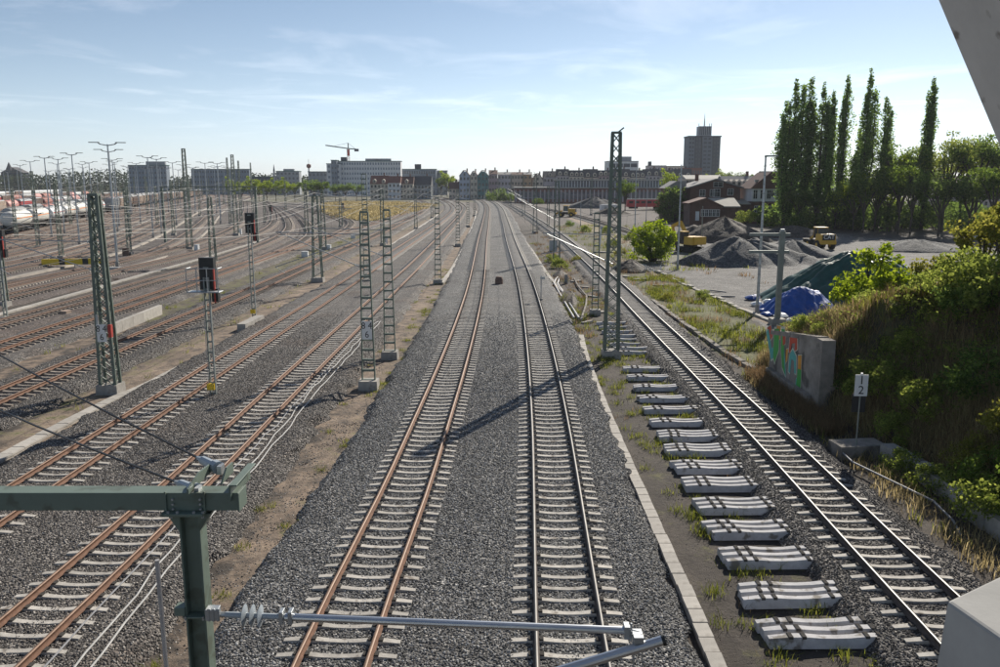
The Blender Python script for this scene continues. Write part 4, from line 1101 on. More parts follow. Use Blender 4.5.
for j in range(2): spare(x + 0.2, 14.9 + 0.32 * j, 0.02, '%s loose sleeper cut off by the bottom edge of the picture' % ['nearest', 'next nearest'][j])

# ================================================================== WAGONS
M['tank_cream'] = mat('tank_cream', (0.72, 0.70, 0.64), 0.4, var=0.06, scale=0.8, spots=((0.5, 0.45, 0.38), 0.9, 0.62))
M['tank_white'] = mat('tank_white', (0.78, 0.78, 0.76), 0.35, var=0.05, scale=0.8, spots=((0.56, 0.52, 0.47), 0.9, 0.64))
M['tank_grey'] = mat('tank_grey', (0.35, 0.35, 0.34), 0.5, var=0.15, scale=0.6)
M['wagon_rust'] = mat('wagon_rust', (0.30, 0.10, 0.07), 0.7, var=0.25, scale=0.7)
M['wagon_pink'] = mat('wagon_pink', (0.50, 0.22, 0.19), 0.6, var=0.2, scale=0.7)
M['wagon_beige'] = mat('wagon_beige', (0.44, 0.33, 0.25), 0.7, var=0.2, scale=0.7)
M['wagon_brown'] = mat('wagon_brown', (0.16, 0.10, 0.075), 0.75, var=0.25, scale=0.7)
M['wagon_red'] = mat('wagon_red', (0.55, 0.05, 0.05), 0.5, var=0.12)
M['frame_dark'] = mat('frame_dark', (0.045, 0.038, 0.034), 0.8, var=0.2)
M['stripe'] = mat('stripe', (0.72, 0.22, 0.03), 0.5, var=0.08)
M['stripe_red'] = mat('stripe_red', (0.55, 0.08, 0.06), 0.5, var=0.1)
def wagon(kind, col, L=14.0, stripe=None):
    """proto parts in local coordinates, y along the track, rail head at z = 0"""
    ps = []
    f = MB().box((0, 0, 1.02), (2.1, L, 0.26)); f.box((0, 0, 0.82), (0.7, L * 0.8, 0.2))
    for s in (-1, 1):
        f.box((0, s * (L / 2 + 0.02), 1.02), (2.4, 0.16, 0.36))
        for sx in (-0.85, 0.85): f.tube((sx, s * (L / 2 + 0.1), 1.05), (sx, s * (L / 2 + 0.5), 1.05), 0.2, 8)
    ps.append(('underframe', f.mesh('underframe', M['frame_dark']), []))
    for s in (-1, 1):
        b_ = MB()
        for sx in (-0.95, 0.95): b_.box((sx, s * (L / 2 - 2.3), 0.55), (0.14, 2.5, 0.34))
        wh = []
        for d in (-0.9, 0.9):
            q = MB()
            for sx in (-0.75, 0.75): q.tube((sx - 0.06, s * (L / 2 - 2.3) + d, 0.46), (sx + 0.06, s * (L / 2 - 2.3) + d, 0.46), 0.46, 14)
            q.tube((-0.7, s * (L / 2 - 2.3) + d, 0.46), (0.7, s * (L / 2 - 2.3) + d, 0.46), 0.08, 6)
            wh.append(('wheel_set', q.mesh('wheel_set', M['frame_dark'])))
        ps.append(('bogie', b_.mesh('bogie', M['frame_dark']), wh))
    if kind == 'tank':
        Lt = L - 1.3; r = 1.45; zc = 2.68
        prof = [(0.02, -Lt / 2), (r * 0.55, -Lt / 2 + 0.08), (r * 0.86, -Lt / 2 + 0.28), (r, -Lt / 2 + 0.65), (r, Lt / 2 - 0.65), (r * 0.86, Lt / 2 - 0.28), (r * 0.55, Lt / 2 - 0.08), (0.02, Lt / 2)]
        ps.append(('tank', MB().lathe(prof, (0, 0, zc), 'Y', 22).mesh('tank', M[col], True), []))
        if stripe:
            st = [(r + 0.006, -Lt / 2 + 0.68), (r + 0.006, Lt / 2 - 0.68)]
            q = MB(); n = 22; vs = []; fs = []
            for a0 in (0.02, PI - 0.16):
                b = len(vs)
                for yy in (-Lt / 2 + 0.68, Lt / 2 - 0.68):
                    for a in (a0, a0 + 0.14): vs.append(((r + 0.008) * math.cos(a), yy, zc + (r + 0.008) * math.sin(a)))
                fs.append((b, b + 1, b + 3, b + 2))
            q.add(vs, fs); ps.append(('stripe', q.mesh('stripe', M[stripe]), []))
        d = MB().lathe([(0.02, 0.24), (0.4, 0.24), (0.42, 0.2), (0.42, -0.15)], (0, 0, zc + r), 'Z', 12)
        ps.append(('dome', d.mesh('dome', M[col]), []))
        wk = MB().box((0, 0, zc + r + 0.1), (0.55, Lt * 0.55, 0.04))
        for sy in (-1, 1):
            for sx in (-0.27, 0.27): wk.tube((sx, sy * Lt * 0.27, zc + r), (sx, sy * Lt * 0.27, zc + r + 0.12), 0.025, 5)
        ps.append(('walkway_grid', wk.mesh('walkway_grid', M['mast_grey']), []))
        l = MB()
        for sy in (-0.25, 0.25): l.tube((-r - 0.1, sy, 1.1), (-r * 0.6, sy, zc + r * 0.85), 0.025, 5)
        for k in range(6): l.tube((-r - 0.1 + 0.09 * k, -0.25, 1.3 + k * 0.38), (-r - 0.1 + 0.09 * k, 0.25, 1.3 + k * 0.38), 0.02, 5)
        ps.append(('ladder', l.mesh('ladder', M['mast_grey']), []))
        c = MB()
        for s in (-1, 1): c.box((0, s * (Lt / 2 - 1.2), 1.35), (2.2, 0.5, 0.5), taper=1.1)
        ps.append(('saddle', c.mesh('saddle', M['frame_dark']), []))
    elif kind == 'hopper':
        h = 2.9
        b_ = MB(); b_.prism([(-1.0, 1.15), (1.0, 1.15), (1.45, 1.9), (1.45, 1.15 + h), (-1.45, 1.15 + h), (-1.45, 1.9)], -L / 2 + 0.5, L / 2 - 0.5)
        ps.append(('body', b_.mesh('body', M[col]), []))
        r_ = MB()
        for k in range(9):
            for sx in (-1.49, 1.49): r_.box((sx, -L / 2 + 0.7 + k * (L - 1.4) / 8, 3.0), (0.1, 0.14, 2.1))
        ps.append(('ribs', r_.mesh('ribs', M[col]), []))
        t2 = MB().prism([(-1.3, 4.05), (1.3, 4.05), (0.9, 4.35), (-0.9, 4.35)], -L / 2 + 0.8, L / 2 - 0.8)
        ps.append(('roof', t2.mesh('roof', M['tank_grey']), []))
    else:   # covered wagon with rounded roof
        b_ = MB(); b_.box((0, 0, 2.35), (2.75, L - 0.3, 2.4)); ps.append(('body', b_.mesh('body', M[col]), []))
        rp_ = [(-1.42, 3.5)] + [(1.42 * math.cos(a), 3.5 + 0.75 * math.sin(a)) for a in np.linspace(PI, 0, 9)][1:-1] + [(1.42, 3.5)]
        ps.append(('roof', MB().prism(rp_, -L / 2 + 0.1, L / 2 - 0.1).mesh('roof', M['tank_grey' if col != 'tank_white' else 'tank_white']), []))
        d = MB()
        for k in range(10):
            for sx in (-1.41, 1.41): d.box((sx, -L / 2 + 0.8 + k * (L - 1.6) / 9, 2.35), (0.07, 0.12, 2.3))
        ps.append(('ribs', d.mesh('ribs', M['frame_dark']), []))
        ps.append(('door', MB().box((-1.4, 0, 2.3), (0.09, 2.6, 2.1)).mesh('door', M[col]), []))
    return ps
WP = {('tank', 'tank_cream'): wagon('tank', 'tank_cream', stripe='stripe'), ('tank', 'tank_white'): wagon('tank', 'tank_white', stripe='stripe_red'), ('tank', 'wagon_rust'): wagon('tank', 'wagon_rust', 13), ('tank', 'wagon_pink'): wagon('tank', 'wagon_pink', 13),
      ('hopper', 'wagon_beige'): wagon('hopper', 'wagon_beige', 13), ('hopper', 'wagon_brown'): wagon('hopper', 'wagon_brown', 13), ('box', 'wagon_brown'): wagon('box', 'wagon_brown', 15), ('box', 'tank_white'): wagon('box', 'tank_white', 15), ('tank', 'tank_grey'): wagon('tank', 'tank_grey', 14), ('box', 'wagon_red'): wagon('box', 'wagon_red', 14), ('hopper', 'tank_grey'): wagon('hopper', 'tank_grey', 13)}
cname = {'tank_cream': 'cream', 'tank_white': 'white', 'wagon_rust': 'rust-red', 'wagon_pink': 'faded pink', 'wagon_beige': 'beige', 'wagon_brown': 'brown', 'tank_grey': 'grey', 'wagon_red': 'bright red'}
kname = {'tank': 'tank wagon', 'hopper': 'hopper wagon', 'box': 'covered wagon'}
def put_wagon(cv, d, kind, col, label, group):
    x, y, tx, ty = (float(q[0]) for q in cv.at([d]))
    t_ = empty('freight_wagon', (x, y, 0), math.atan2(-tx, ty), label, kname[kind], group)
    for nm, me, sub in WP[(kind, col)]:
        o = link(nm, me, t_)
        for n2, m2 in sub: link(n2, m2, o)
    return t_
TC, TW, RU, PK, BE, BR, GY, WB, RB, HG, BB = ('tank', 'tank_cream'), ('tank', 'tank_white'), ('tank', 'wagon_rust'), ('tank', 'wagon_pink'), ('hopper', 'wagon_beige'), ('hopper', 'wagon_brown'), ('tank', 'tank_grey'), ('box', 'tank_white'), ('box', 'wagon_red'), ('hopper', 'tank_grey'), ('box', 'wagon_brown')
rowsW = {'K7': (150, [TC, TC, TW, TC, TC, TW, TW, None, HG, BE, BE, BR, BE, BE, BR, BE, BE, BR, BR, BE, BR, BE, BR, BE, BE, BR, BE, BR]), 'K8': (172, [GY, HG, RU, TC, GY, HG, PK, RU, None, PK, RU, BE, BE, BR, BE, BR, BE]), 'K9': (215, [BR, BE, PK, RB, BR, RU, TW, GY, PK, GY, RU, PK, BR, BE, BE]), 'K10': (285, [WB, BR, RB, BR, RU, BB, PK, RU, BB, BR, PK, GY, RU]), 'K11': (380, [WB, WB, WB, WB, WB, BB, BR, WB, WB, WB, WB, WB])}
rn = {'K7': 'front', 'K8': 'second', 'K9': 'third', 'K10': 'fourth', 'K11': 'rearmost'}
for kk, (yy, lst) in rowsW.items():
    cv = TR[kk]; d = cv.dist(yy); n = 0
    cnt = {}
    for wd in lst:
        d += 15.3 if (wd and wd[0] != 'hopper') else 14.4
        if wd is None: continue
        cnt[wd] = cnt.get(wd, 0) + 1
        if d > cv.L - 8: break
        put_wagon(cv, d, wd[0], wd[1], '%s %s, %s of that colour along the %s row of wagons' % (cname[wd[1]], kname[wd[0]], num[cnt[wd] - 1] if cnt[wd] > 1 else 'nearest', rn[kk]), 'freight wagons standing in the yard')
# yellow/black barrier at left
x0, y0 = P(42, 265, GZ + 0.4); x1, y1 = P(106, 264, GZ + 0.4)
t_ = empty('barrier', (0, 0, 0), 0, 'yellow and black striped barrier lying across the yard edge at left', 'barrier')
for k in range(11):
    a = Vector((x0, y0, GZ + 0.75)).lerp(Vector((x1, y1, GZ + 0.75)), k / 11); b2 = Vector((x0, y0, GZ + 0.75)).lerp(Vector((x1, y1, GZ + 0.75)), (k + 1) / 11)
    MB().bar(a, b2, 0.25, 0.7).build('board', M['yellow_box'] if k % 4 != 3 else M['black'], t_)
for k in (0.05, 0.5, 0.95):
    a = Vector((x0, y0, GZ)).lerp(Vector((x1, y1, GZ)), k); MB().bar(a + Vector((0, 0.2, -0.05)), a + Vector((0, 0.2, 0.5)), 0.12, 0.12).build('foot', M['mast_grey'], t_)
# switch motors and small white boxes by the tracks
for k, (u, v, w_, h_, col, lb) in enumerate([(62, 237, 1.3, 0.5, 'galv', 'pale point motor box beside the third yard track'), (108, 230, 1.3, 0.5, 'galv', 'pale point motor box on the second strip'), (86, 232, 1.2, 0.45, 'galv', 'grey point motor box left of the big lattice mast'), (115, 271, 1.3, 0.5, 'cable_white', 'white point machine beside the yard track, right of the big lattice mast'), (126, 255, 0.8, 1.0, 'wagon_brown', 'brown cabinet standing between the yard tracks'), (197, 250, 0.6, 0.9, 'white_paint', 'white box next to the foot of the very tall mast'), (240, 234, 0.7, 1.1, 'white_paint', 'white box next to the foot of the second tall mast'), (305, 256, 0.9, 0.7, 'white_paint', 'small white box on the grass in front of the connecting track'), (329, 249, 0.6, 0.7, 'white_paint', 'small white box by the double mast'), (353, 238, 0.8, 0.6, 'white_paint', 'small white box at the junction near the meadow'), (311, 234, 0.5, 0.7, 'white_paint', 'small white box in the curve of the connecting track'), (66, 315, 0.55, 0.4, 'wagon_beige', 'small tan stump block at the end of the pale strip'), (386, 243, 0.5, 1.0, 'white_paint', 'white cabinet on the edge of the pale trough')]):
    x, y = P(u, v, GZ + 0.1)
    t_ = empty('lineside_box', (x, y, GZ), RNG.uniform(-0.4, 0.4), lb, 'equipment box')
    MB().box((0, 0, h_ / 2), (w_, 0.6, h_), taper=0.97).build('body', M[col], t_)
    MB().box((0, 0, h_ + 0.025), (w_ * 1.05, 0.66, 0.05)).build('lid', M[col], t_)

# ================================================================== RIGHT SIDE: WALL, HEAPS, TARPS, MACHINES
t_ = empty('retaining_wall', (14.55, WALL_Y0, 0), 0, 'short concrete retaining wall with colourful graffiti holding the overgrown bank', 'retaining wall')
Lw = WALL_Y1 - WALL_Y0
nb = 4
for k in range(nb):
    y0 = Lw * k / nb; y1 = Lw * (k + 1) / nb - 0.02
    h0 = 3.0 - 0.85 * y0 / Lw; h1 = 3.0 - 0.85 * y1 / Lw
    MB().prism([(y0, GZ - 0.4), (y1, GZ - 0.4), (y1, h1 - 0.28), (y0, h0 - 0.28)], -0.22, 0.24, plane='YZ').build('wall_panel', M['concrete_old'], t_)
    MB().prism([(y0, h0 - 0.278), (y1, h1 - 0.278), (y1, h1 - 0.05), (y0, h0 - 0.05)], -0.24, 0.26, plane='YZ').build('coping', M['concrete_old'], t_)
MB().prism([(-0.7, GZ - 0.4), (-0.004, GZ - 0.4), (-0.004, 2.9), (-0.7, 2.9)], -0.3, 0.3, plane='YZ').build('end_pillar', M['concrete_old'], t_)
MB().box((0.6, -0.4, 0.1), (0.6, 0.5, 1.4)).build('wing_wall', M['concrete_old'], t_)
MB().box((-0.36, Lw / 2, GZ + 0.25), (0.26, Lw, 0.9), taper=0.9).build('plinth', M['concrete_old'], t_)
def flat(nm, col, rough=0.6): 
    M[nm] = mat(nm, col, rough, var=0.12, scale=2)
for nm, c_ in (('g_red', (0.55, 0.07, 0.03)), ('g_orange', (0.68, 0.30, 0.03)), ('g_green', (0.05, 0.36, 0.06)), ('g_teal', (0.09, 0.42, 0.38)), ('g_dark', (0.02, 0.02, 0.025)), ('g_pale', (0.6, 0.62, 0.5))): flat(nm, c_)
gr = MB(); 
# strokes in wall coordinates (s from the near end to the far end, h above ground)
gm = ['g_red', 'g_orange', 'g_green', 'g_teal', 'g_dark', 'g_pale']
def stroke(pts, layer, m, grow=1.0):
    gr.add([(-0.225 - 0.004 * layer, a, h_) for a, h_ in pts], [tuple(range(len(pts)))], m)
G0 = [  # letters from the far end (left in the photo) to the near end
    (0, [(8.7, 1.75), (8.0, 2.0), (7.55, 1.45), (7.9, 1.2), (8.2, 1.55)]), (3, [(8.8, 1.5), (8.4, 1.75), (7.6, 0.8), (7.2, 1.0), (7.0, 0.45), (7.6, 0.2)]), (2, [(7.3, 1.9), (6.4, 2.05), (6.3, 0.95), (6.9, 0.15), (7.25, 0.5)]), (1, [(6.9, 2.15), (6.2, 2.2), (6.2, 1.55), (6.7, 1.35)]),
    (2, [(6.0, 2.1), (5.45, 2.15), (5.3, 0.7), (4.9, -0.1), (5.5, 0.2), (5.9, 1.0)]), (0, [(5.8, 1.95), (5.2, 2.05), (5.2, 1.45), (5.6, 1.3)]), (3, [(5.75, 1.15), (5.35, 1.25), (5.05, 0.55), (4.75, -0.15), (5.2, 0.1)]), (1, [(5.0, 1.2), (4.65, 1.3), (4.7, 0.7), (4.95, 0.5)]),
    (0, [(4.5, 2.0), (3.3, 2.15), (3.2, 1.5), (3.6, 1.35), (3.6, 1.75), (4.1, 1.65), (4.3, 1.1), (4.55, 1.2)]), (3, [(4.4, 1.05), (3.9, 1.4), (3.3, 1.15), (3.15, 0.3), (3.45, 0.3), (3.6, 0.85), (4.0, 0.9), (4.1, 0.15), (4.4, 0.2)]),
    (1, [(3.0, 1.25), (2.45, 1.35), (2.4, 0.65), (2.9, 0.6)]), (2, [(2.9, 0.62), (2.35, 0.66), (2.3, -0.25), (3.0, -0.2)]), (3, [(3.1, 0.1), (2.9, 0.15), (2.85, -0.25), (3.1, -0.22)])]
for mi, pts in G0:
    cx_ = sum(p[0] for p in pts) / len(pts); cy_ = sum(p[1] for p in pts) / len(pts)
    stroke([(max(0.2, (cx_ + (a - cx_) * 1.14) * 0.84 - 0.2), cy_ + (b - cy_) * 1.12 + 0.35) for a, b in pts], 1, 5)
for k, (mi, pts) in enumerate(G0):
    stroke([(a * 0.84 - 0.2, b + 0.35) for a, b in pts], 2 + (k % 3) * 0.5, mi)
gr.build('graffiti', [M[q] for q in gm], t_)

def heap(name, label, cat, cx, cy, rx, ry, h, mat_, rz=0, seed=0, ridge=0.25, n=44, peaks=None, kind=None, z0=GZ):
    rg = np.random.default_rng(seed)
    th = np.linspace(0, 2 * PI, n, endpoint=False); rr = np.linspace(0, 1, 16)
    A, B = np.meshgrid(th, rr)
    ph = rg.uniform(0, 6.28, 5)
    edge = 1 + 0.10 * np.sin(2 * A + ph[0]) + 0.07 * np.sin(3 * A + ph[1]) + 0.05 * np.sin(5 * A + ph[2])
    x = B * edge * rx * np.cos(A); y = B * edge * ry * np.sin(A)
    z = h * np.clip(1 - B, 0, 1) ** 0.85
    z = np.minimum(z, h * (0.93 + 0.05 * np.sin(3 * A + ph[3])))
    if peaks:
        z = z * 0
        for px_, py_, pr_, phh in peaks: z = np.maximum(z, phh * np.clip(1 - np.hypot((x - px_) / pr_, (y - py_) / (pr_ * ry / rx * 1.15)), 0, 1) ** 0.9)
    z = z + np.where(B < 0.98, 0.05 * h * np.sin(A * 9 + ph[4]) * B * (1 - B) * 3 + rg.normal(0, 0.014 * h, x.shape), 0)
    z[-1] = -0.08
    V = np.stack([x.ravel(), y.ravel(), z.ravel()], 1)
    a = np.arange(n * 16).reshape(16, n)
    F = np.stack([a[:-1], np.roll(a[:-1], -1, 1), np.roll(a[1:], -1, 1), a[1:]], -1).reshape(-1, 4)
    me = np_mesh(name, V, F, M[mat_], True)
    return link(name, me, loc=(cx, cy, z0), rz=rz, label=label, cat=cat, kind=kind)
def hp(u, v): return P(u, v, GZ)
x, y = hp(752, 266); heap('gravel_heap', 'large dark grey gravel heap in front of the brick houses', 'gravel heap', x, y + 3, 10, 6.5, 4.0, 'gravel_pile', seed=1, peaks=[(-1.5, 0, 7.2, 3.6), (1.2, 0.5, 6.4, 3.35), (4.0, 1, 5.4, 2.7), (-5.5, -1.5, 4.5, 1.9), (7.0, -0.5, 3.4, 1.5)])
x, y = hp(800, 258); heap('gravel_heap', 'lower grey gravel heap right of the large one, in front of the yellow machine', 'gravel heap', x, y + 3, 5.5, 4.5, 2.4, 'gravel_pile', seed=2)
x, y = hp(745, 245); heap('soil_heap', 'brown soil heap behind the large gravel heap', 'soil heap', x - 1, y + 10, 10, 7, 4.2, 'soil_pile', seed=3, peaks=[(0, 0, 9, 4.3), (-5, 1, 5.5, 2.6)])
x, y = hp(800, 238); heap('soil_heap', 'grey-brown soil heap at the foot of the poplars', 'soil heap', x, y + 4, 9, 5, 2.2, 'soil_pile', seed=4)
x, y = hp(632, 272); heap('soil_heap', 'small brown soil heap left of the bright green bush', 'soil heap', x, y + 1.5, 2.9, 2.6, 1.4, 'soil_pile', seed=5)
x, y = hp(925, 252); heap('gravel_heap', 'flat dark gravel heap beyond the overgrown bank', 'gravel heap', x, y + 3, 7.5, 5, 1.8, 'gravel_pile', seed=6)
x, y = hp(596, 208); heap('soil_heap', 'long dark spoil heap in front of the station hall', 'soil heap', x, y, 12, 7, 4.5, 'gravel_pile', seed=7)
x, y = hp(612, 214); heap('soil_heap', 'small dark spoil heap by the far siding', 'soil heap', x, y, 6, 4, 2.2, 'soil_pile', seed=8)
x, y = P(563, 300, GZ); heap('soil_heap', 'dark excavated soil next to the open trough trench', 'soil heap', x + 0.7, y, 0.8, 4.5, 0.8, 'soil_pile', seed=9)
x, y = hp(560, 285); heap('soil_heap', 'small dark soil heap between the new track and the running track', 'soil heap', x + 0.6, y + 8, 0.9, 3.5, 0.7, 'soil_pile', seed=10)
# tarpaulins over heaps
def tarp(label, cx, cy, rx, ry, h, mat_, seed, rz=0, peak=(0, 0), folds=13, ridge=1.0):
    rg = np.random.default_rng(seed); n, m_ = 110, 30
    A, B = np.meshgrid(np.linspace(0, 2 * PI, n, endpoint=False), np.linspace(0, 1, m_))
    ph = rg.uniform(0, 6.28, 8)
    sq = 1 / np.maximum(np.abs(np.cos(A)), np.abs(np.sin(A))) ** 0.45
    edge = sq * (1 + 0.05 * np.sin(folds * A + ph[0]) + 0.06 * np.sin(4 * A + ph[1]))
    x = (peak[0] + ridge * np.cos(A)) * (1 - B) + B * edge * rx * np.cos(A); y = (peak[1] + 0.25 * ridge * np.sin(A)) * (1 - B) + B * edge * ry * np.sin(A)
    z = h * (1 - B ** 1.25) * (1 - 0.09 * (1 - B) * np.cos(A - 0.4) - 0.05 * np.sin(2 * A + ph[5])) 
    fold = np.sin(folds * A + ph[2] + 1.5 * np.sin(3 * A)) * 0.6 + np.sin(folds * 2.3 * A + ph[3] + 4 * B) * 0.35
    z = z + h * 0.065 * fold * B * (1.15 - B) * 2 + h * 0.012 * np.sin(14 * B + ph[4] + 3 * A)
    z = z + h * 0.032 * wob(x * 1.5 + seed, y * 1.5, 3, 13) * np.minimum(1, 3 * (1.02 - B))
    z[-1] = np.maximum(z[-1], 0.02) + 0.03
    V = np.stack([x.ravel(), y.ravel(), z.ravel()], 1)
    a = np.arange(n * m_).reshape(m_, n)
    F = np.stack([a[:-1], np.roll(a[:-1], -1, 1), np.roll(a[1:], -1, 1), a[1:]], -1).reshape(-1, 4)
    return link('tarpaulin', np_mesh('tarpaulin', V, F, M[mat_], True), loc=(cx, cy, GZ + 0.02), rz=rz, label=label, cat='tarpaulin')
M['tarp_blue'] = mat('tarp_blue', (0.014, 0.075, 0.32), 0.5, var=0.28, scale=1.6, bump=0.9, bscale=3.2)
M['tarp_green'] = mat('tarp_green', (0.018, 0.075, 0.055), 0.45, var=0.3, scale=1.3, bump=0.9, bscale=2.6)
M['tarp_pale'] = mat('tarp_pale', (0.42, 0.55, 0.50), 0.5, var=0.2, scale=1.0, bump=0.3, bscale=4)
x, y = hp(806, 316); tarp('bright blue tarpaulin draped over a heap beside the crossarm mast', x - 0.1, y + 1.6, 3.0, 2.4, 1.85, 'tarp_blue', 1, 0.25, (0.7, 0.2), ridge=1.2)
x, y = hp(852, 308); tarp('dark green tarpaulin covering the bigger heap behind the blue one', x + 1.5, y + 5.0, 7.1, 4.6, 3.8, 'tarp_green', 2, -0.1, (2.0, 0.6), ridge=1.8)
x, y = hp(898, 290); tarp('pale green tarpaulin end on the right of the dark green one', x + 0.9, y + 3.5, 3.4, 2.6, 2.5, 'tarp_pale', 3, 0.3)
# ballast bags / rubble around the blue tarp
for k, (u, v) in enumerate([(757, 306), (762, 312), (768, 303), (772, 310), (766, 316), (781, 318), (776, 300), (752, 300), (790, 322)]):
    x, y = hp(u, v); s = RNG.uniform(0.35, 0.7)
    b_ = MB(); b_.lathe([(0.05, 0), (s * 0.9, 0.06), (s, s * 0.32), (s * 0.6, s * 0.62), (0.04, s * 0.7)], n=7)
    for q in range(len(b_.v)): b_.v[q] = tuple(c + RNG.normal(0, 0.05 * s) for c in b_.v[q])
    o = b_.build('rubble_bag', M['tarp_blue' if k % 3 == 1 else 'white_paint'], label='crumpled %s bag beside the blue tarpaulin, %s of the bags from the left' % ('blue' if k % 3 == 1 else 'white', ['third', 'fourth', 'sixth', 'seventh', 'fifth', 'eighth', 'second to last', 'first', 'last'][k]), cat='bag', group='bags by the tarpaulin')
    o.location = (x, y, GZ)
# wheel loader seen from behind
def machine(label, u, v, scale=1.0, rz=0.0, text=None, bucket=True):
    x, y = hp(u, v)
    t_ = empty('wheel_loader', (x, y, GZ), rz, label, 'wheel loader'); t_.scale = (scale,) * 3
    Y_ = M['yellow_paint']
    MB().box((0, -1.0, 1.75), (2.5, 2.2, 1.5), taper=0.93).build('engine_hood', Y_, t_)
    gq = MB().box((0, -2.12, 2.05), (2.05, 0.08, 0.95)).build('rear_grille', M['black'], t_)
    if text:
        o = link('lettering', text_mesh(text, 0.92, M['white_paint'], 0.01), gq); o.location = (0, -2.18, 2.05); o.rotation_euler = (PI / 2, 0, 0)
    MB().box((0, -2.1, 1.15), (2.5, 0.3, 0.5)).build('counterweight', Y_, t_)
    c_ = MB().box((0, 0.9, 2.6), (1.7, 1.7, 1.6), taper=0.9).build('cab', M['glass'], t_)
    MB().box((0, 0.9, 3.46), (1.8, 1.8, 0.14)).build('cab_roof', Y_, c_)
    for sx in (-0.8, 0.8):
        for sy in (0.15, 1.65): MB().bar((sx, sy, 1.8), (sx * 0.93, 0.9 + (sy - 0.9) * 0.9, 3.4), 0.1, 0.1).build('cab_pillar', Y_, c_)
    MB().box((0, 1.6, 1.2), (1.6, 3.2, 0.6)).build('chassis', M['frame_dark'], t_)
    for sx in (-1.15, 1.15):
        for sy in (-0.9, 2.4):
            w_ = MB().tube((sx - 0.3, sy, 0.75), (sx + 0.3, sy, 0.75), 0.75, 16).build('wheel', M['tyre'], t_)
            MB().tube((sx - 0.32, sy, 0.75), (sx + 0.32, sy, 0.75), 0.36, 10).build('rim', Y_, w_)
    for sx in (-0.6, 0.6): MB().bar((sx, 2.2, 1.9), (sx, 4.2, 0.9), 0.22, 0.4).build('lift_arm', Y_, t_)
    MB().prism([(4.0, 0.2), (5.0, 0.15), (4.5, 0.3), (4.3, 1.2), (4.6, 1.5), (4.1, 1.4)], -1.35, 1.35, plane='YZ').build('bucket', M['frame_dark'], t_)
    MB().tube((0.7, -0.6, 2.4), (0.7, -0.6, 3.2), 0.07, 8).build('exhaust', M['black'], t_)
    return t_
machine('yellow wheel loader seen from behind with CAT on its black rear grille', 822, 249, 0.95, 0.08, 'CAT')
machine('orange-yellow loader working by the spoil heap before the station hall', 569, 217, 0.95, 1.3)
# yellow excavator
x, y = hp(690, 252)
t_ = empty('excavator', (x, y, GZ), 0.5, 'yellow excavator with folded arm between the bush and the gravel heap', 'excavator')
for sx in (-1.1, 1.1):
    MB().prism([(-1.7, 0.2), (-1.3, 0.0), (1.3, 0.0), (1.7, 0.2), (1.7, 0.6), (1.3, 0.85), (-1.3, 0.85), (-1.7, 0.6)], sx - 0.28, sx + 0.28, plane='YZ').build('crawler_track', M['tyre'], t_)
MB().box((0, 0, 0.95), (1.3, 1.6, 0.35)).build('undercarriage', M['frame_dark'], t_)
u_ = MB().box((0, -0.6, 1.75), (2.6, 2.6, 1.15), taper=0.95).build('upper_body', M['yellow_paint'], t_)
MB().box((0.1, -1.75, 1.8), (2.3, 0.5, 1.1)).build('counterweight', M['yellow_paint'], u_)
cb = MB().box((-0.8, 0.75, 2.1), (1.0, 1.5, 1.75), taper=0.94).build('cab', M['glass'], t_)
MB().box((-0.8, 0.75, 3.02), (1.06, 1.5, 0.1)).build('cab_roof', M['yellow_paint'], cb)
a = MB().bar((0.2, 0.6, 1.9), (0.2, 2.6, 4.3), 0.36, 0.5); a.bar((0.2, 2.6, 4.3), (0.2, 4.4, 3.6), 0.34, 0.44); a.build('boom', M['yellow_paint'], t_)
MB().bar((0.2, 4.4, 3.7), (0.2, 3.6, 1.5), 0.3, 0.34).build('dipper', M['yellow_paint'], t_)
MB().prism([(3.4, 1.5), (4.0, 1.4), (4.1, 0.7), (3.6, 0.4), (3.1, 0.7), (3.5, 1.0)], -0.3, 0.7, plane='YZ').build('bucket', M['frame_dark'], t_)
# white container, white van, teal cars, red railcar
def vehicle(name, label, cat, u, v, L, w_, h, col, rz, hood=0.25):
    x, y = hp(u, v)
    t_ = empty(name, (x, y, GZ), rz, label, cat)
    bo = MB(); bo.prism([(-L / 2, 0.35), (L / 2, 0.35), (L / 2, h * 0.55), (L / 2 - L * hood * 0.8, h * 0.62), (L / 2 - L * hood * 1.25, h), (-L / 2 + 0.15, h), (-L / 2, h * 0.6)], -w_ / 2, w_ / 2, plane='XZ')
    bo.build('body', M[col], t_)
    for sy in (-1, 1):
        MB().prism([(-L / 2 + 0.35, h * 0.64), (L / 2 - L * hood * 1.05, h * 0.64), (L / 2 - L * hood * 1.32, h * 0.92), (-L / 2 + 0.45, h * 0.92)], sy * w_ / 2 - 0.012, sy * w_ / 2 + 0.012).build('side_window', M['glass'], t_)
        for sx in (-0.32, 0.32):
            wq = MB().tube((sx * L, sy * (w_ / 2 - 0.2), 0.33), (sx * L, sy * (w_ / 2 + 0.02), 0.33), 0.33, 12).build('wheel', M['tyre'], t_)
            MB().tube((sx * L, sy * (w_ / 2 - 0.1), 0.33), (sx * L, sy * (w_ / 2 + 0.03), 0.33), 0.18, 8).build('rim', M['galv'], wq)
    MB().box((-L / 2 - 0.003, 0, h * 0.75), (0.04, w_ * 0.8, h * 0.28)).build('rear_window', M['glass'], t_)
    for sy in (-0.38, 0.38): MB().box((L / 2, sy * w_, h * 0.45), (0.05, 0.26, 0.14)).build('headlight', M['white_paint'], t_)
    return t_
M['teal_paint'] = mat('teal_paint', (0.12, 0.30, 0.30), 0.35, var=0.1)
vehicle('parked_van', 'teal van parked in front of the small brick house', 'van', 731.5, 217.5, 4.8, 1.9, 2.0, 'teal_paint', 0.3)
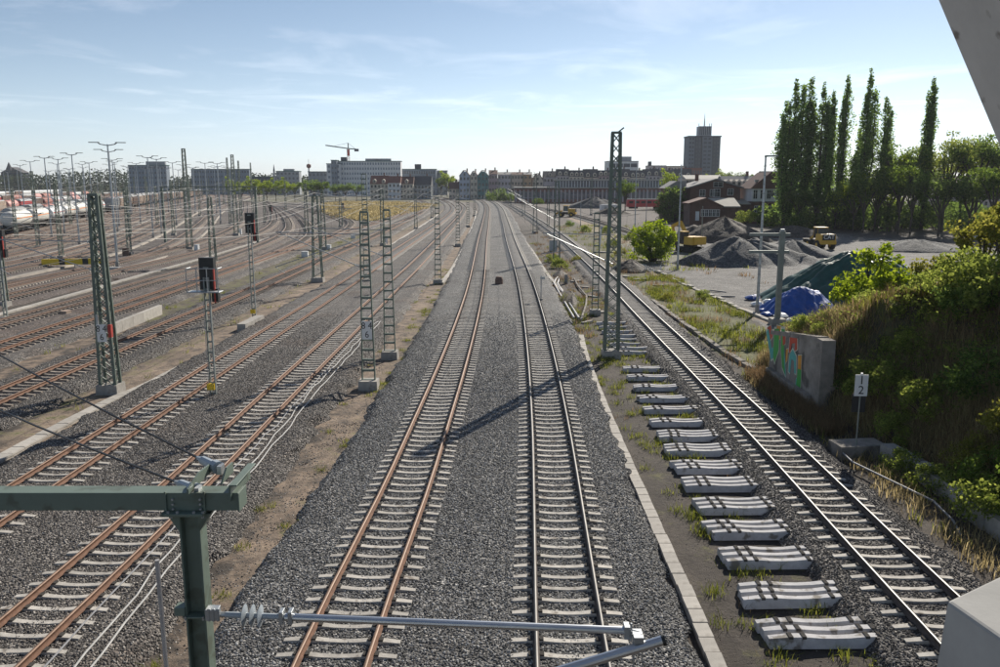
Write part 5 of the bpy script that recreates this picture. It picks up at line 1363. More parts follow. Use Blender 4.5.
vehicle('parked_van', 'teal-roofed van parked by the white and brick house', 'van', 747, 219, 4.8, 1.9, 2.0, 'teal_paint', 0.1)
vehicle('parked_car', 'white car parked at the far edge of the gravel yard', 'car', 987, 240, 4.4, 1.8, 1.5, 'white_paint', 0.4)
x, y = hp(608, 213); 
t_ = empty('site_container', (x, y, GZ), 0.2, 'white site container in front of the long station hall', 'container')
MB().box((0, 0, 1.35), (5.2, 2.4, 2.5)).build('body', M['white_paint'], t_); MB().box((0, 0, 2.66), (5.3, 2.5, 0.12)).build('roof', M['galv'], t_)
MB().box((-1.2, -1.22, 1.2), (0.9, 0.06, 2.0)).build('door', M['galv'], t_); MB().box((1.0, -1.22, 1.6), (1.2, 0.06, 0.9)).build('window', M['glass'], t_)
x, y = hp(640, 210)
t_ = empty('railcar', (x + 2, y, 0), 0, 'red rail vehicle standing at the end of the station hall', 'railcar')
MB().box((0, 0, 1.9), (14, 2.8, 2.6), taper=0.97).build('body', M['wagon_red'], t_); MB().box((0, 0, 3.3), (13.6, 2.4, 0.24)).build('roof', M['tank_grey'], t_)
for k in range(6): MB().box((-5.5 + 2.2 * k, -1.4, 2.3), (1.5, 0.06, 0.8)).build('window', M['glass'], t_)
for s in (-4.5, 4.5): MB().box((s, 0, 0.3), (3, 2.4, 0.6)).build('bogie', M['frame_dark'], t_)
# small clutter on the right
def crate_fence(u, v):
    x, y = hp(u, v)
    t_ = empty('cable_rack', (x, y, GZ), 0.1, 'small white slatted rack on the ground beside the soil heap', 'rack')
    for sx in (-0.9, 0.9): MB().bar((sx, 0, 0), (sx, 0, 0.75), 0.09, 0.09).build('upright', M['white_paint'], t_)
    for k in range(7): MB().box((-0.72 + 0.24 * k, 0, 0.42), (0.1, 0.05, 0.55)).build('slat', M['cable_white'], t_)
    MB().box((0, 0, 0.16), (1.9, 0.1, 0.1)).build('rail', M['white_paint'], t_)
crate_fence(653, 272)
for k, (u, v, L_, w_, rz, lb) in enumerate([(608, 252, 2.4, 1.2, 0.1, 'pale concrete slab lying by the running track beside the weeds'), (641, 279, 1.9, 0.5, 0.5, 'flat pale slab next to the white rack'), (660, 285, 1.5, 0.4, -0.5, 'short white board on the ground near the lamp pole'), (622, 276, 1.6, 0.8, 0.0, 'thin pale slab left of the white rack'), (718, 291, 1.6, 0.25, -0.5, 'white board at the edge of the gravel yard'), (728, 296, 1.3, 0.25, -0.4, 'second white board at the edge of the gravel yard'), (587, 322, 0.9, 0.35, 0.6, 'broken trough lid by the bend of the conduit'), (598, 312, 1.1, 0.4, 0.2, 'broken pale lid near the short ladder mast'), (583, 287, 1.2, 0.4, 0.1, 'loose trough lid beside the upright stone'), (576, 281, 1.2, 0.4, 0.5, 'loose trough lid left of the upright stone'), (591, 296, 0.8, 0.35, -0.5, 'stray pale lid by the soil heap'), (214, 659, 1.3, 0.24, 1.2, 'weathered wooden board lying on the sandy strip behind the green post')]):
    if k == 11: x, y = -5.75, 16.6
    else: x, y = P(u, v, GZ + 0.1)
    o = MB().box((0, 0, 0), (L_, w_, 0.12), taper=0.98).build('loose_slab', M['concrete_white'] if k != 11 else M['concrete'], label=lb, cat='slab')
    o.location = (x, y, GZ + 0.1); o.rotation_euler = (RNG.normal(0, 0.05), RNG.normal(0, 0.06), rz)
x, y = P(566, 284, GZ); o = MB().box((0, 0, 0.45), (0.34, 0.34, 1.1), taper=0.9).build('marker_stone', M['concrete'], label='upright grey concrete stone beside the loose trough lids', cat='marker stone'); o.location = (x, y, GZ)
o = MB().line([(x_, y_, GZ + 0.18) for x_, y_ in [P(u, v, GZ) for u, v in [(581, 322), (586, 306), (586.5, 298), (578, 288), (574, 280)]]], 0.08, 8).build('conduit', M['concrete_old'], label='pale corrugated conduit bending round the soil by the trough end', cat='conduit')
o = MB(); 
for off in (0, 0.35): o.line([(x_ + off, y_, GZ + 0.15) for x_, y_ in [P(u, v, GZ) for u, v in [(574, 320), (560, 296), (554, 285), (556, 280), (562, 276)]]], 0.09, 8)
o.build('conduit', M['cable_grey'], label='pair of grey conduits running into the end of the trough line', cat='conduit')
x, y = P(499, 283.5, -0.2); o = MB().lathe([(0.1, 0), (0.42, 0.02), (0.4, 0.5), (0.3, 0.75), (0.08, 0.8)], n=9).build('bucket', M['wagon_brown'], label='dark brown bucket standing between the two new tracks', cat='bucket'); o.location = (x, y, -0.26)
x, y = P(541, 300, -0.2)
t_ = empty('track_post', (x - 0.0, y, -0.3), 0, 'thin silver post standing beside the shiny new track', 'post')
MB().tube((0, 0, 0), (0, 0, 2.2), 0.045, 8).build('pole', M['galv'], t_); MB().box((0.12, 0, 2.0), (0.4, 0.14, 0.22)).build('clamp', M['galv'], t_)
MB().box((0, 0, 0.1), (0.3, 0.3, 0.3)).build('base', M['concrete'], t_)
x, y = P(553, 252, GZ); t_ = empty('switch_cabinet', (x, y, GZ), 0.1, 'pale grey cabinet at the foot of the thick lattice mast', 'cabinet'); MB().box((0, 0, 0.85), (1.1, 0.7, 1.7)).build('body', M['galv'], t_); MB().box((0, 0, 1.74), (1.2, 0.8, 0.08)).build('roof', M['concrete'], t_); MB().box((0, -0.36, 0.85), (0.9, 0.03, 1.4)).build('door', M['galv'], t_)

# ================================================================== FOREGROUND GANTRY
GG = M['gantry_green']
YG = 8.55
def XZ(u, v, Y=YG): return AT(u, v, Y)
t_ = empty('cable_gantry', (0, 0, 0), 0, 'green steel gantry beam with drop post and insulated tube arm in the foreground', 'gantry')
def ibeam(mb, p0, p1, w_, h, tf=0.02, up=(0, 0, 1)):
    p0, p1 = Vector(p0), Vector(p1); d = (p1 - p0).normalized(); u_ = Vector(up)
    s = d.cross(u_).normalized(); u_ = s.cross(d)
    mb.bar(p0 + u_ * (h / 2 - tf / 2), p1 + u_ * (h / 2 - tf / 2), w_, tf, up=up)
    mb.bar(p0 - u_ * (h / 2 - tf / 2), p1 - u_ * (h / 2 - tf / 2), w_, tf, up=up)
    mb.bar(p0, p1, 0.014, h - 2 * tf - 0.002, up=up)
xl, zt = XZ(0, 487); xr, zr = XZ(236, 490)
xp0, _ = XZ(180, 540); 
zt = zr = XZ(180, 489)[1] - 0.065
bh = 0.205
beam = MB().box(((xl - 3.2 + xr) / 2, YG + 0.16, zt - bh / 2), (xr - xl + 3.2, 0.22, bh))
beam.build('beam', GG, t_)
MB().box((xr + 0.01, YG + 0.16, zt - bh / 2), (0.016, 0.28, bh + 0.01)).build('end_plate', GG, t_)
# stiffeners and anchor cheeks
for u in (164, 203):
    xx = XZ(u, 500)[0]; MB().box((xx, YG + 0.04, zt - bh / 2), (0.02, 0.03, bh + 0.04)).build('stiffener', GG, t_)
MB().box((XZ(183, 513)[0], YG + 0.16, zt - bh - 0.018), (0.46, 0.42, 0.034)).build('cap_plate', GG, t_)
xa = XZ(235, 490)[0]
chk = MB(); chk.box((-2.935, YG + 0.36, zt + 0.01), (0.02, 0.72, 0.18)); chk.box((-2.90, YG + 0.36, zt + 0.10), (0.09, 0.72, 0.016)); chk.build('anchor_cheek', GG, t_)
chk = MB(); chk.prism([(YG + 0.0, zt + 0.002), (YG + 0.72, zt + 0.002), (YG + 0.72, zt + 0.1), (YG + 0.35, zt + 0.13), (YG + 0.0, zt + 0.06)], -3.40, -3.38, plane='YZ'); chk.prism([(YG + 0.3, zt + 0.003), (YG + 0.72, zt + 0.003), (YG + 0.72, zt + 0.12), (YG + 0.5, zt + 0.13)], -3.14, -3.12, plane='YZ'); chk.build('anchor_bracket', GG, t_)
# drop post, H section with haunch, slightly leaning like the beam end
az = XZ(210, 616)[1]
ptop = Vector((XZ(184, 515)[0], YG + 0.16, zt - bh - 0.036)); pbot = Vector((XZ(198, 660)[0] + 0.015, YG + 0.16, 4.15))
ptop.x = (ptop.x + pbot.x) / 2; pbot.x = ptop.x
hp_ = MB(); ibeam(hp_, ptop, pbot, 0.21, 0.23, 0.022, up=(1, 0, 0)); hp_.build('drop_post', GG, t_)
hn = MB()
for bxx in (-0.19, -0.09, 0.09, 0.19):
    MB().tube((ptop.x + bxx, YG - 0.02, zt - bh - 0.002), (ptop.x + bxx, YG - 0.02, zt - bh + 0.022), 0.017, 6).build('bolt', M['galv'], t_)
for bzz in (0.045, 0.1, 0.155):
    for bxx in (-0.15, 0.15):
        MB().tube((ptop.x + bxx, YG + 0.032, zt - 0.02 - bzz), (ptop.x + bxx, YG + 0.012, zt - 0.02 - bzz), 0.013, 6).build('bolt', M['galv'], t_)
for bzz in (0.012, -0.012):
    for bxx in (-0.1, 0.1): MB().tube((ptop.x + bxx, YG + 0.02, az - 0.035 + bzz), (ptop.x + bxx, YG + 0.0, az - 0.035 + bzz), 0.012, 6).build('bolt', M['galv'], t_)
for s in (-1, 1): hn.prism([(ptop.x + s * 0.1, ptop.z - 0.002), (ptop.x + s * 0.24, ptop.z - 0.002), (ptop.x + s * 0.105, ptop.z - 0.22)], YG + 0.05, YG + 0.27)
hn.build('haunch', GG, t_)
for zz in (az - 0.035,):
    MB().box((ptop.x, YG + 0.16, zz), (0.26, 0.29, 0.02)).build('clamp_collar', GG, t_)
MB().box((ptop.x - 0.17, YG + 0.1, az + 0.03), (0.12, 0.14, 0.1)).build('clamp_lug', GG, t_)
for sx in (-0.09, 0.09):
    for dz in (0.05, -0.0):
        MB().tube((ptop.x + sx * 1.9, YG + 0.01, zt - bh - 0.03), (ptop.x + sx * 1.9, YG + 0.01, zt - bh - 0.07), 0.016, 6).build('bolt', M['galv'], t_)
        break
# insulated arm towards the shiny track
ax, az = XZ(210, 616); ex, ez = XZ(632, 633)
ey = YG + 0.05
arm = empty('cantilever_arm', (0, 0, 0), 0); arm.parent = t_
MB().tube((ptop.x + 0.12, ey, az), (ptop.x + 0.34, ey, az - 0.01), 0.03, 8).build('hinge', M['galv'], arm)
hx = MB()
for k in range(3): hx.tube((ptop.x + 0.17 + 0.05 * k, ey - 0.05, az - 0.06), (ptop.x + 0.17 + 0.05 * k, ey - 0.05, az + 0.09), 0.02, 8)
hx.box((ptop.x + 0.2, ey, az + 0.01), (0.14, 0.12, 0.13)); hx.build('hinge_block', M['galv'], arm)
ix0 = ptop.x + 0.34; ix1 = XZ(286, 622)[0]
ins = MB().tube((ix0, ey, az - 0.01), (ix1, ey, az - 0.04), 0.034, 10)
for k, u in enumerate((243, 251, 259)):
    xk = XZ(u, 620)[0]; f = (xk - ix0) / (ix1 - ix0); zk = az - 0.01 - 0.03 * f
    ins.tube((xk - 0.03, ey, zk), (xk + 0.004, ey, zk), 0.05, 18, 0.125); ins.tube((xk + 0.004, ey, zk), (xk + 0.026, ey, zk), 0.125, 18, 0.045)
ins.build('insulator', M['insulator'], arm)
tb = MB().tube((ix1 - 0.02, ey, az - 0.04), (ex, ey, ez), 0.043, 14); tb.build('tube', M['alu'], arm)
for u in (281, 290): 
    xk = XZ(u, 621)[0]; MB().box((xk, ey, az - 0.03), (0.045, 0.12, 0.15)).build('tube_clamp', M['galv'], arm)
# end fittings and the second, inclined tube
e2x, e2z = XZ(661, 636); b2x, b2z = XZ(520, 680)
MB().tube((e2x, ey - 0.14, e2z), (b2x - 0.5, ey - 0.14, b2z - 0.14), 0.056, 14).build('inclined_tube', M['alu'], arm)
MB().tube((e2x + 0.03, ey - 0.14, e2z + 0.008), (e2x - 0.005, ey - 0.14, e2z - 0.003), 0.062, 14).build('end_cap', M['black'], arm)
MB().tube((ex - 0.02, ey, ez), (XZ(640, 634)[0], ey - 0.05, ez - 0.01), 0.028, 8).build('eye_rod', M['galv'], arm)
cl = MB().box((XZ(627, 633)[0], ey, ez), (0.06, 0.13, 0.15)); cl.box((XZ(637, 635)[0], ey - 0.08, ez - 0.02), (0.11, 0.2, 0.07)); cl.tube((XZ(631, 633)[0], ey - 0.05, ez - 0.1), (XZ(631, 633)[0], ey - 0.05, ez + 0.12), 0.014, 6); cl.build('end_clamp', M['galv'], arm)
for sx in (0.0, 0.1): MB().line([(XZ(632, 632)[0] + sx, ey - 0.1, ez + 0.02), (XZ(632, 632)[0] + sx + 0.02, ey - 0.1, ez - 0.35), (XZ(632, 632)[0] + sx + 0.01, ey - 0.12, ez - 0.7)], 0.008, 5).build('dropper_wire', M['galv'], arm)
# left support of the beam, outside the picture
MB().box((xl - 3.1, YG + 0.16, (zt + GZ) / 2 - 0.15), (0.3, 0.3, zt - GZ)).build('support_mast', GG, t_)
# anchored ropes with clamps
for k, (u, v, fu, fv, lb) in enumerate([(207, 494, -190, 297, 'black tension rope fixed to the front of the green gantry beam'), (229, 473, -190, 222, 'black tension rope fixed to the rear bracket of the green gantry beam')]):
    yy = YG + (0.0 if k == 0 else 0.5)
    x0, z0 = AT(u, v, yy); x1, z1 = AT(fu, fv, 36)
    t_ = empty('tension_rope', (0, 0, 0), 0, lb, 'rope')
    d = (Vector((x1, 36, z1)) - Vector((x0, yy, z0)))
    n = d.normalized()
    pts = [Vector((x0, yy, z0)) + d * f + Vector((0, 0, -0.55 * 4 * f * (1 - f))) for f in np.linspace(0.012, 1, 14)]
    wire_line('rope', pts, 0.016, 'wire', t_)
    d0 = (pts[1] - pts[0]).normalized()
    c = MB().tube(pts[0] - d0 * 0.1, pts[0] + d0 * 0.2, 0.06, 10, 0.055); c.tube(pts[0] - d0 * 0.2, pts[0] - d0 * 0.1, 0.08, 10); c.tube(pts[0] + d0 * 0.2, pts[0] + d0 * 0.36, 0.05, 8, 0.018)
    c.build('rope_clamp', M['insulator'], t_)
    MB().box(pts[0] - d0 * 0.25, (0.05, 0.12, 0.1)).build('shackle', M['galv'], t_)
# thin pipe left of the post, standing on the ground
x, z = AT(158, 560, 15.2)
o = MB().tube((x, 15.2, GZ - 0.1), (x - 0.02, 15.2, z), 0.045, 8).build('ground_pipe', M['pipe'], label='thin grey pipe standing left of the green drop post', cat='pipe')

# ================================================================== THE BRIDGE WE STAND ON
t_ = empty('truss_bridge', (0, 0, 0), 0, 'grey painted steel bridge member and chord box at the right edge, close to the camera', 'bridge')
q0 = Vector((AT(937, 0, 1.6)[0], 1.6, AT(937, 0, 1.6)[1])); q1 = Vector((AT(1000, 150, 1.6)[0], 1.6, AT(1000, 150, 1.6)[1]))
dd = (q1 - q0).normalized(); nn = Vector((-dd.z, 0, dd.x)); nn = nn if nn.x > 0 else -nn
c0 = q0 - dd * 0.6 + nn * 0.2 - Vector((0, 0.17, 0)); c1 = q1 + dd * 1.05 + nn * 0.2 - Vector((0, 0.17, 0))
MB().bar(c0, c1, 0.34, 0.40, up=nn).build('diagonal_member', M['bridge_paint'], t_)
zb_ = CAM_H - 0.66
def plan(u, v): return P(u, v, zb_)
A_ = plan(947, 600.5); B_ = plan(1003, 574); C_ = plan(1001, 638)
k_ = 6.0
far = (A_[0] + (B_[0] - A_[0]) * k_, A_[1] + (B_[1] - A_[1]) * k_); nr = (A_[0] + (C_[0] - A_[0]) * 3.2, A_[1] + (C_[1] - A_[1]) * 3.2)
opp = (far[0] + nr[0] - A_[0], far[1] + nr[1] - A_[1])
poly = [A_, far, opp, nr]
cxm = sum(p[0] for p in poly) / 4; cym = sum(p[1] for p in poly) / 4
vs = [(p[0], p[1], zb_) for p in poly] + [(cxm + (p[0] - cxm) * 1.035 - 0.015, cym + (p[1] - cym) * 1.05, zb_ - 0.45) for p in poly]
MB().add(vs, [(0, 1, 2, 3), (7, 6, 5, 4), (0, 4, 5, 1), (1, 5, 6, 2), (2, 6, 7, 3), (3, 7, 4, 0)]).build('chord_box', M['bridge_top'], t_)
MB().box((4.6, 1.25, zb_ - 0.75), (8.4, 0.5, 0.5)).build('lower_chord', M['bridge_paint'], t_)
MB().box((0, -0.6, CAM_H - 1.75), (16, 3.2, 0.2)).build('deck', M['bridge_paint'], t_)

for root in [o for o in bpy.data.objects if o.name in ('cable_gantry', 'truss_bridge')]:
    for ch in root.children_recursive:
        if ch.type == 'MESH' and ch.name.split('.')[0] in ('beam', 'end_plate', 'cap_plate', 'anchor_cheek', 'drop_post', 'clamp_collar', 'clamp_lug', 'hinge_block', 'tube_clamp', 'end_clamp', 'stiffener', 'diagonal_member', 'chord_box', 'lower_chord'):
            md = ch.modifiers.new('edge', 'BEVEL'); md.width = 0.005 if root.name == 'cable_gantry' else 0.006; md.segments = 2; md.limit_method = 'ANGLE'

# ================================================================== BUILDINGS
def cm(nm, col, rough=0.85, var=0.12, scale=0.5, **k):
    if nm not in M: M[nm] = mat(nm, col, rough, var=var, scale=scale, **k)
    return nm
for nm, c_ in (('w_white', (0.68, 0.68, 0.68)), ('w_grey', (0.30, 0.32, 0.34)), ('w_bluegrey', (0.20, 0.24, 0.29)), ('w_dark', (0.035, 0.05, 0.075)), ('w_cream', (0.62, 0.55, 0.45)), ('w_paleblue', (0.42, 0.46, 0.53)), ('w_teal', (0.12, 0.24, 0.23)), ('w_pink', (0.40, 0.30, 0.31)), ('w_lilac', (0.50, 0.45, 0.46)), ('w_tan', (0.50, 0.33, 0.20)), ('w_beige', (0.60, 0.49, 0.40)), ('r_red', (0.20, 0.075, 0.055)), ('r_dark', (0.09, 0.088, 0.092)), ('r_green', (0.05, 0.13, 0.11)), ('r_grey', (0.26, 0.25, 0.24)), ('r_pale', (0.40, 0.38, 0.33)), ('w_panel', (0.11, 0.135, 0.17)), ('r_brown', (0.13, 0.065, 0.05))):
    cm(nm, c_)
def brick_mat(nm, a, b2):
    m, t, b = _new(nm); b.inputs['Roughness'].default_value = 0.9
    tcn = t.nodes.new('ShaderNodeTexCoord'); mp_ = t.nodes.new('ShaderNodeMapping'); mp_.inputs['Rotation'].default_value = (PI / 2, 0, 0)
    t.links.new(tcn.outputs['Object'], mp_.inputs[0])
    br = t.nodes.new('ShaderNodeTexBrick'); br.inputs['Scale'].default_value = 3; br.inputs['Color1'].default_value = (*a, 1); br.inputs['Color2'].default_value = (*b2, 1); br.inputs['Mortar'].default_value = (0.16, 0.13, 0.11, 1); br.inputs['Mortar Size'].default_value = 0.015
    t.links.new(mp_.outputs[0], br.inputs['Vector'])
    n = t.nodes.new('ShaderNodeTexNoise'); n.inputs['Scale'].default_value = 0.6; n.inputs['Detail'].default_value = 7; t.links.new(tcn.outputs['Object'], n.inputs['Vector'])
    r = _ramp(t, [(0.3, g(0.7)), (0.7, g(1.25))]); t.links.new(n.outputs['Fac'], r.inputs[0])
    mu = t.nodes.new('ShaderNodeMix'); mu.data_type = 'RGBA'; mu.blend_type = 'MULTIPLY'; mu.inputs['Factor'].default_value = 1
    t.links.new(br.outputs['Color'], mu.inputs['A']); t.links.new(r.outputs[0], mu.inputs['B']); t.links.new(mu.outputs['Result'], b.inputs['Base Color'])
    return m
M['brick'] = brick_mat('brick', (0.16, 0.07, 0.05), (0.11, 0.05, 0.04))
M['brick_red'] = brick_mat('brick_red', (0.22, 0.085, 0.065), (0.16, 0.065, 0.05))
WIN = {}
def win_mesh(w_, h, kind='cross', frame='white_paint'):
    k = (round(w_, 2), round(h, 2), kind, frame)
    if k not in WIN:
        f = MB(); t = 0.10
        for s in (-1, 1):
            f.box((s * (w_ / 2 + t / 2), 0, 0), (t, 0.12, h + 2 * t)); f.box((0, 0, s * (h / 2 + t / 2)), (w_, 0.118, t))
        if kind == 'cross': f.box((0, 0.0, 0), (0.06, 0.08, h)); f.box((0, 0, h * 0.15), (w_, 0.078, 0.06))
        p = MB().box((0, 0.03, 0), (w_, 0.03, h))
        WIN[k] = (f.mesh('window', M[frame]), p.mesh('pane', M['glass']))
    return WIN[k]
def window(parent, x, z, w_, h, y=0.0, kind='cross', frame='white_paint', rz=0.0):
    f, p = win_mesh(w_, h, kind, frame)
    o = link('window', f, parent, loc=(x, y, z), rz=rz); link('pane', p, o); return o
def small_windows(parent, xs, zs, w_, h, y, mat_='glass', individual=True):
    me = MB().box((0, 0, 0), (w_, 0.1, h)).mesh('window', M[mat_])
    n = 0
    for z in zs:
        for x in xs:
            link('window', me, parent, loc=(x, y, z)); n += 1
def window_band(parent, xs, zs, w_, h, y, mat_='glass_blue', name='window_panes'):
    mb = MB()
    for z in zs:
        for x in xs: mb.box((x, y, z), (w_, 0.12, h))
    o = mb.build(name, M[mat_], parent); o['kind'] = 'stuff'
def block(label, u0, u1, vt, Y, depth, wall, floors, bays, roof='r_grey', cat='building', style='grid', ww=1.4, wh=1.4, boxes=(), base=GZ, win='glass_blue', wtop=1.2):
    x0 = AT(u0, vt, Y)[0]; x1, zt = AT(u1, vt, Y)
    t_ = empty('building', ((x0 + x1) / 2, Y, base), 0, label, cat)
    w_ = x1 - x0; h = zt - base
    MB().box((0, depth / 2, h / 2 - 0.25), (w_, depth, h + 0.5)).build('wall', M[wall], t_)
    MB().box((0, depth / 2, h + 0.22), (w_ + 0.5, depth + 0.5, 0.45)).build('roof', M[roof], t_)
    for (bu, bw, bh, bm) in boxes:
        bx = AT(bu, vt, Y + depth * 0.3)[0] - (x0 + x1) / 2
        MB().box((bx, depth * 0.35, h + 0.44 + bh / 2), (bw, depth * 0.4, bh)).build('roof_box', M[bm], t_)
    fh = h / floors
    zs = [fh * (k + 0.55) for k in range(floors)]
    if style == 'strip':
        mb = MB()
        for z in zs: mb.box((0, -0.02, z), (w_ * 0.94, 0.16, fh * 0.42))
        o = mb.build('window_bands', M[win], t_); o['kind'] = 'stuff'
        mb = MB(); nb_ = max(2, bays)
        for k in range(nb_ + 1): mb.box((-w_ * 0.47 + w_ * 0.94 * k / nb_, -0.07, h / 2), (0.5, 0.22, h * 0.96))
        o = mb.build('pilasters', M[wall], t_); o['kind'] = 'stuff'
    else:
        xs_ = [-w_ / 2 + w_ * (k + 0.5) / bays for k in range(bays)]
        window_band(t_, xs_, zs, w_ / bays * 0.5, fh * 0.45, -0.02, win)
    return t_
block('dark blue-grey office block with a pale curved roof piece, far left', 128, 166, 165.5, 620, 6, 'w_bluegrey', 6, 12, 'r_green', boxes=((156, 14, 2.5, 'w_grey'),), style='grid')
block('long blue-grey block with many small windows behind the tall yard masts', 191, 249, 169.5, 640, 6, 'w_bluegrey', 5, 22, 'r_green')
block('pale grey block with a spire at its left end', 276, 299, 171.5, 640, 7, 'w_grey', 5, 6, 'r_green', boxes=((289, 8, 1.5, 'w_grey'),))
block('low dark building beside the pale block with the spire', 249, 276, 177, 660, 8, 'w_dark', 2, 8, 'r_green')
block('low grey block left of the big hospital-like building', 308, 327, 172, 600, 8, 'w_grey', 4, 5, 'r_green')
block('stair tower of the big pale hospital-like building', 331, 336.5, 160.5, 588, 8, 'w_bluegrey', 7, 2, 'r_green')
block('left wing of the big pale hospital-like building, with the crane behind', 326.5, 340, 164, 590, 8, 'w_white', 6, 3, 'r_green', win='w_bluegrey')
block('big pale hospital-like building with many rows of windows', 338, 400.5, 161.5, 595, 8, 'w_white', 7, 24, 'r_green', boxes=((344, 4, 2.6, 'w_dark'), (372, 9, 1.6, 'w_grey'), (384, 10, 1.6, 'w_grey')), win='w_bluegrey')
block('long low block right of the hospital-like building, with a dark roof box', 400.5, 436, 169.5, 620, 8, 'w_bluegrey', 4, 14, 'r_green', boxes=((418, 4.5, 3.4, 'w_dark'),), style='strip')
block('plain pale block behind the autumn tree', 429, 447, 171, 630, 8, 'w_grey', 4, 5, 'r_grey')
def house(label, u0, u1, v_eave, v_ridge, Y, depth, wall, roof, floors, bays, kind='gable', ww=1.0, wh=1.5, base=GZ, cat='house', chimney=True, dormers=0):
    x0, ze = AT(u0, v_eave, Y); x1 = AT(u1, v_eave, Y)[0]; zr = AT(u0, v_ridge, Y)[1]
    w_ = x1 - x0; he = ze - base; hr = zr - base
    t_ = empty('house', ((x0 + x1) / 2, Y, base), 0, label, cat)
    wl = MB()
    if kind == 'gable':      # gable faces the tracks
        wl.prism([(-w_ / 2, -0.4), (w_ / 2, -0.4), (w_ / 2, he), (w_ * 0.13, hr - 0.25), (-w_ * 0.13, hr - 0.25), (-w_ / 2, he)], 0, depth)
        wl.build('wall', M[wall], t_)
        rf = MB()
        for s in (-1, 1): rf.bar((s * (w_ / 2 + 0.25), depth / 2 + 0.1, he - 0.15), (0, depth / 2 + 0.1, hr + 0.3), depth - 0.4, 0.25)
        rf = MB().prism([(-w_ / 2 - 0.2, he - 0.1), (-w_ * 0.12, hr + 0.1), (w_ * 0.12, hr + 0.1), (w_ / 2 + 0.2, he - 0.1), (w_ / 2 + 0.2, he + 0.2), (w_ * 0.13, hr + 0.4), (-w_ * 0.13, hr + 0.4), (-w_ / 2 - 0.2, he + 0.2)], 0.25, depth)
        r_ = rf.build('roof', M[roof], t_)
    else:                    # eaves face the tracks
        wl.box((0, depth / 2, he / 2 - 0.2), (w_, depth, he + 0.4)); wl.build('wall', M[wall], t_)
        rf = MB().prism([(-0.3, he), (depth + 0.3, he), (depth * (0.55 if kind == 'eaves' else 0.85), hr), (depth * (0.45 if kind == 'eaves' else 0.18), hr)], -w_ / 2 - 0.1, w_ / 2 + 0.1, plane='YZ')
        r_ = rf.build('roof', M[roof], t_)
    if chimney: MB().box((w_ * 0.22, depth * 0.5, hr + 0.6), (0.7, 0.9, 1.8)).build('chimney', M['brick'], r_)
    fh = he / floors
    xs_ = [-w_ / 2 + w_ * (k + 0.5) / bays for k in range(bays)]
    small_windows(t_, xs_, [fh * (k + 0.55) for k in range(floors)], ww, wh, -0.03)
    if kind == 'gable': small_windows(t_, [0], [he + (hr - he) * 0.3], ww, wh, -0.03)
    for k in range(dormers):
        xd = -w_ / 2 + w_ * (k + 0.5) / dormers; f = 0.45
        zz = he + (hr - he) * 0.12
        d = MB().prism([(xd - 0.9, zz), (xd + 0.9, zz), (xd + 0.9, zz + 1.5), (xd, zz + 2.2), (xd - 0.9, zz + 1.5)], -0.15, depth * 0.4).build('dormer', M['w_cream'], r_)
        link('window', MB().box((xd, -0.2, zz + 0.85), (0.9, 0.1, 1.1)).mesh('window', M['glass']), r_)
    return t_
house('cream house with red roof in front of the hospital-like building, left one', 370, 388, 184, 175.5, 470, 12, 'w_cream', 'r_red', 3, 5, 'eaves', dormers=2)
house('pale cream house with red roof in front of the hospital-like building, middle one', 388, 400, 183, 176, 470, 12, 'w_white', 'r_red', 3, 3, 'eaves')
house('cream house with red roof in front of the hospital-like building, right one', 400, 413, 184, 176.5, 475, 12, 'w_cream', 'r_brown', 3, 4, 'eaves', dormers=1)
house('grey house with dark roof right of the red-roofed row', 414, 431, 185, 176, 480, 12, 'w_grey', 'r_dark', 3, 5, 'eaves')
house('low beige house between the red-roofed row and the gabled houses', 449, 459, 189, 182, 480, 10, 'w_beige', 'r_brown', 2, 3, 'eaves')
house('pale blue gabled town house', 459.3, 469.6, 176, 171, 478, 12, 'w_paleblue', 'r_brown', 4, 3, 'gable')
house('cream gabled town house between the pale blue and teal ones', 470.2, 477.2, 175.5, 171.5, 478, 12, 'w_cream', 'r_red', 4, 2, 'gable')
house('teal town house in the gabled row', 477.6, 488.4, 176, 171, 478, 12, 'w_teal', 'r_brown', 4, 3, 'gable')
house('pink town house right of the teal one', 488.8, 497.4, 174, 170, 478, 12, 'w_pink', 'r_brown', 4, 3, 'eaves')
house('lilac-grey town house right of the pink one', 497.8, 511, 174.5, 172, 480, 12, 'w_lilac', 'r_grey', 4, 4, 'eaves')
house('pinkish beige town house right of the lilac-grey one', 511.4, 523.2, 174.5, 172, 480, 12, 'w_beige', 'r_brown', 4, 4, 'eaves')
house('orange-tan town house with few windows', 523.6, 532, 174.5, 172, 478, 12, 'w_tan', 'r_grey', 4, 2, 'eaves')
house('pale gabled house left of the dark mansard roofs', 532.4, 543.2, 181, 174, 480, 12, 'w_cream', 'r_brown', 3, 3, 'gable')
house('pinkish grey house with stepped dark roof beside the pale gabled one', 543.6, 556.5, 177, 171, 480, 12, 'w_lilac', 'r_dark', 3, 4, 'eaves', dormers=1)
kk = [('w_lilac', 557, 569), ('w_cream', 569.5, 584), ('w_beige', 584.5, 598), ('w_pink', 598.5, 613), ('w_beige', 613.5, 630), ('w_cream', 630.5, 645), ('w_lilac', 645.5, 660), ('w_beige', 660.5, 676), ('w_cream', 676.5, 692)]
for k, (wc, a, b2) in enumerate(kk):
    house('%s mansard-roofed row house behind the station hall, %s from the left' % ({'w_lilac': 'lilac-grey', 'w_cream': 'cream', 'w_beige': 'beige', 'w_pink': 'pinkish'}[wc], num[k] if k else 'first'), a, b2, 176 + (k % 3) * 0.8, 169 + (k % 2) * 1.2, 470, 12, wc, 'r_dark', 4, 4, 'mansard', dormers=3 if k % 2 else 2)
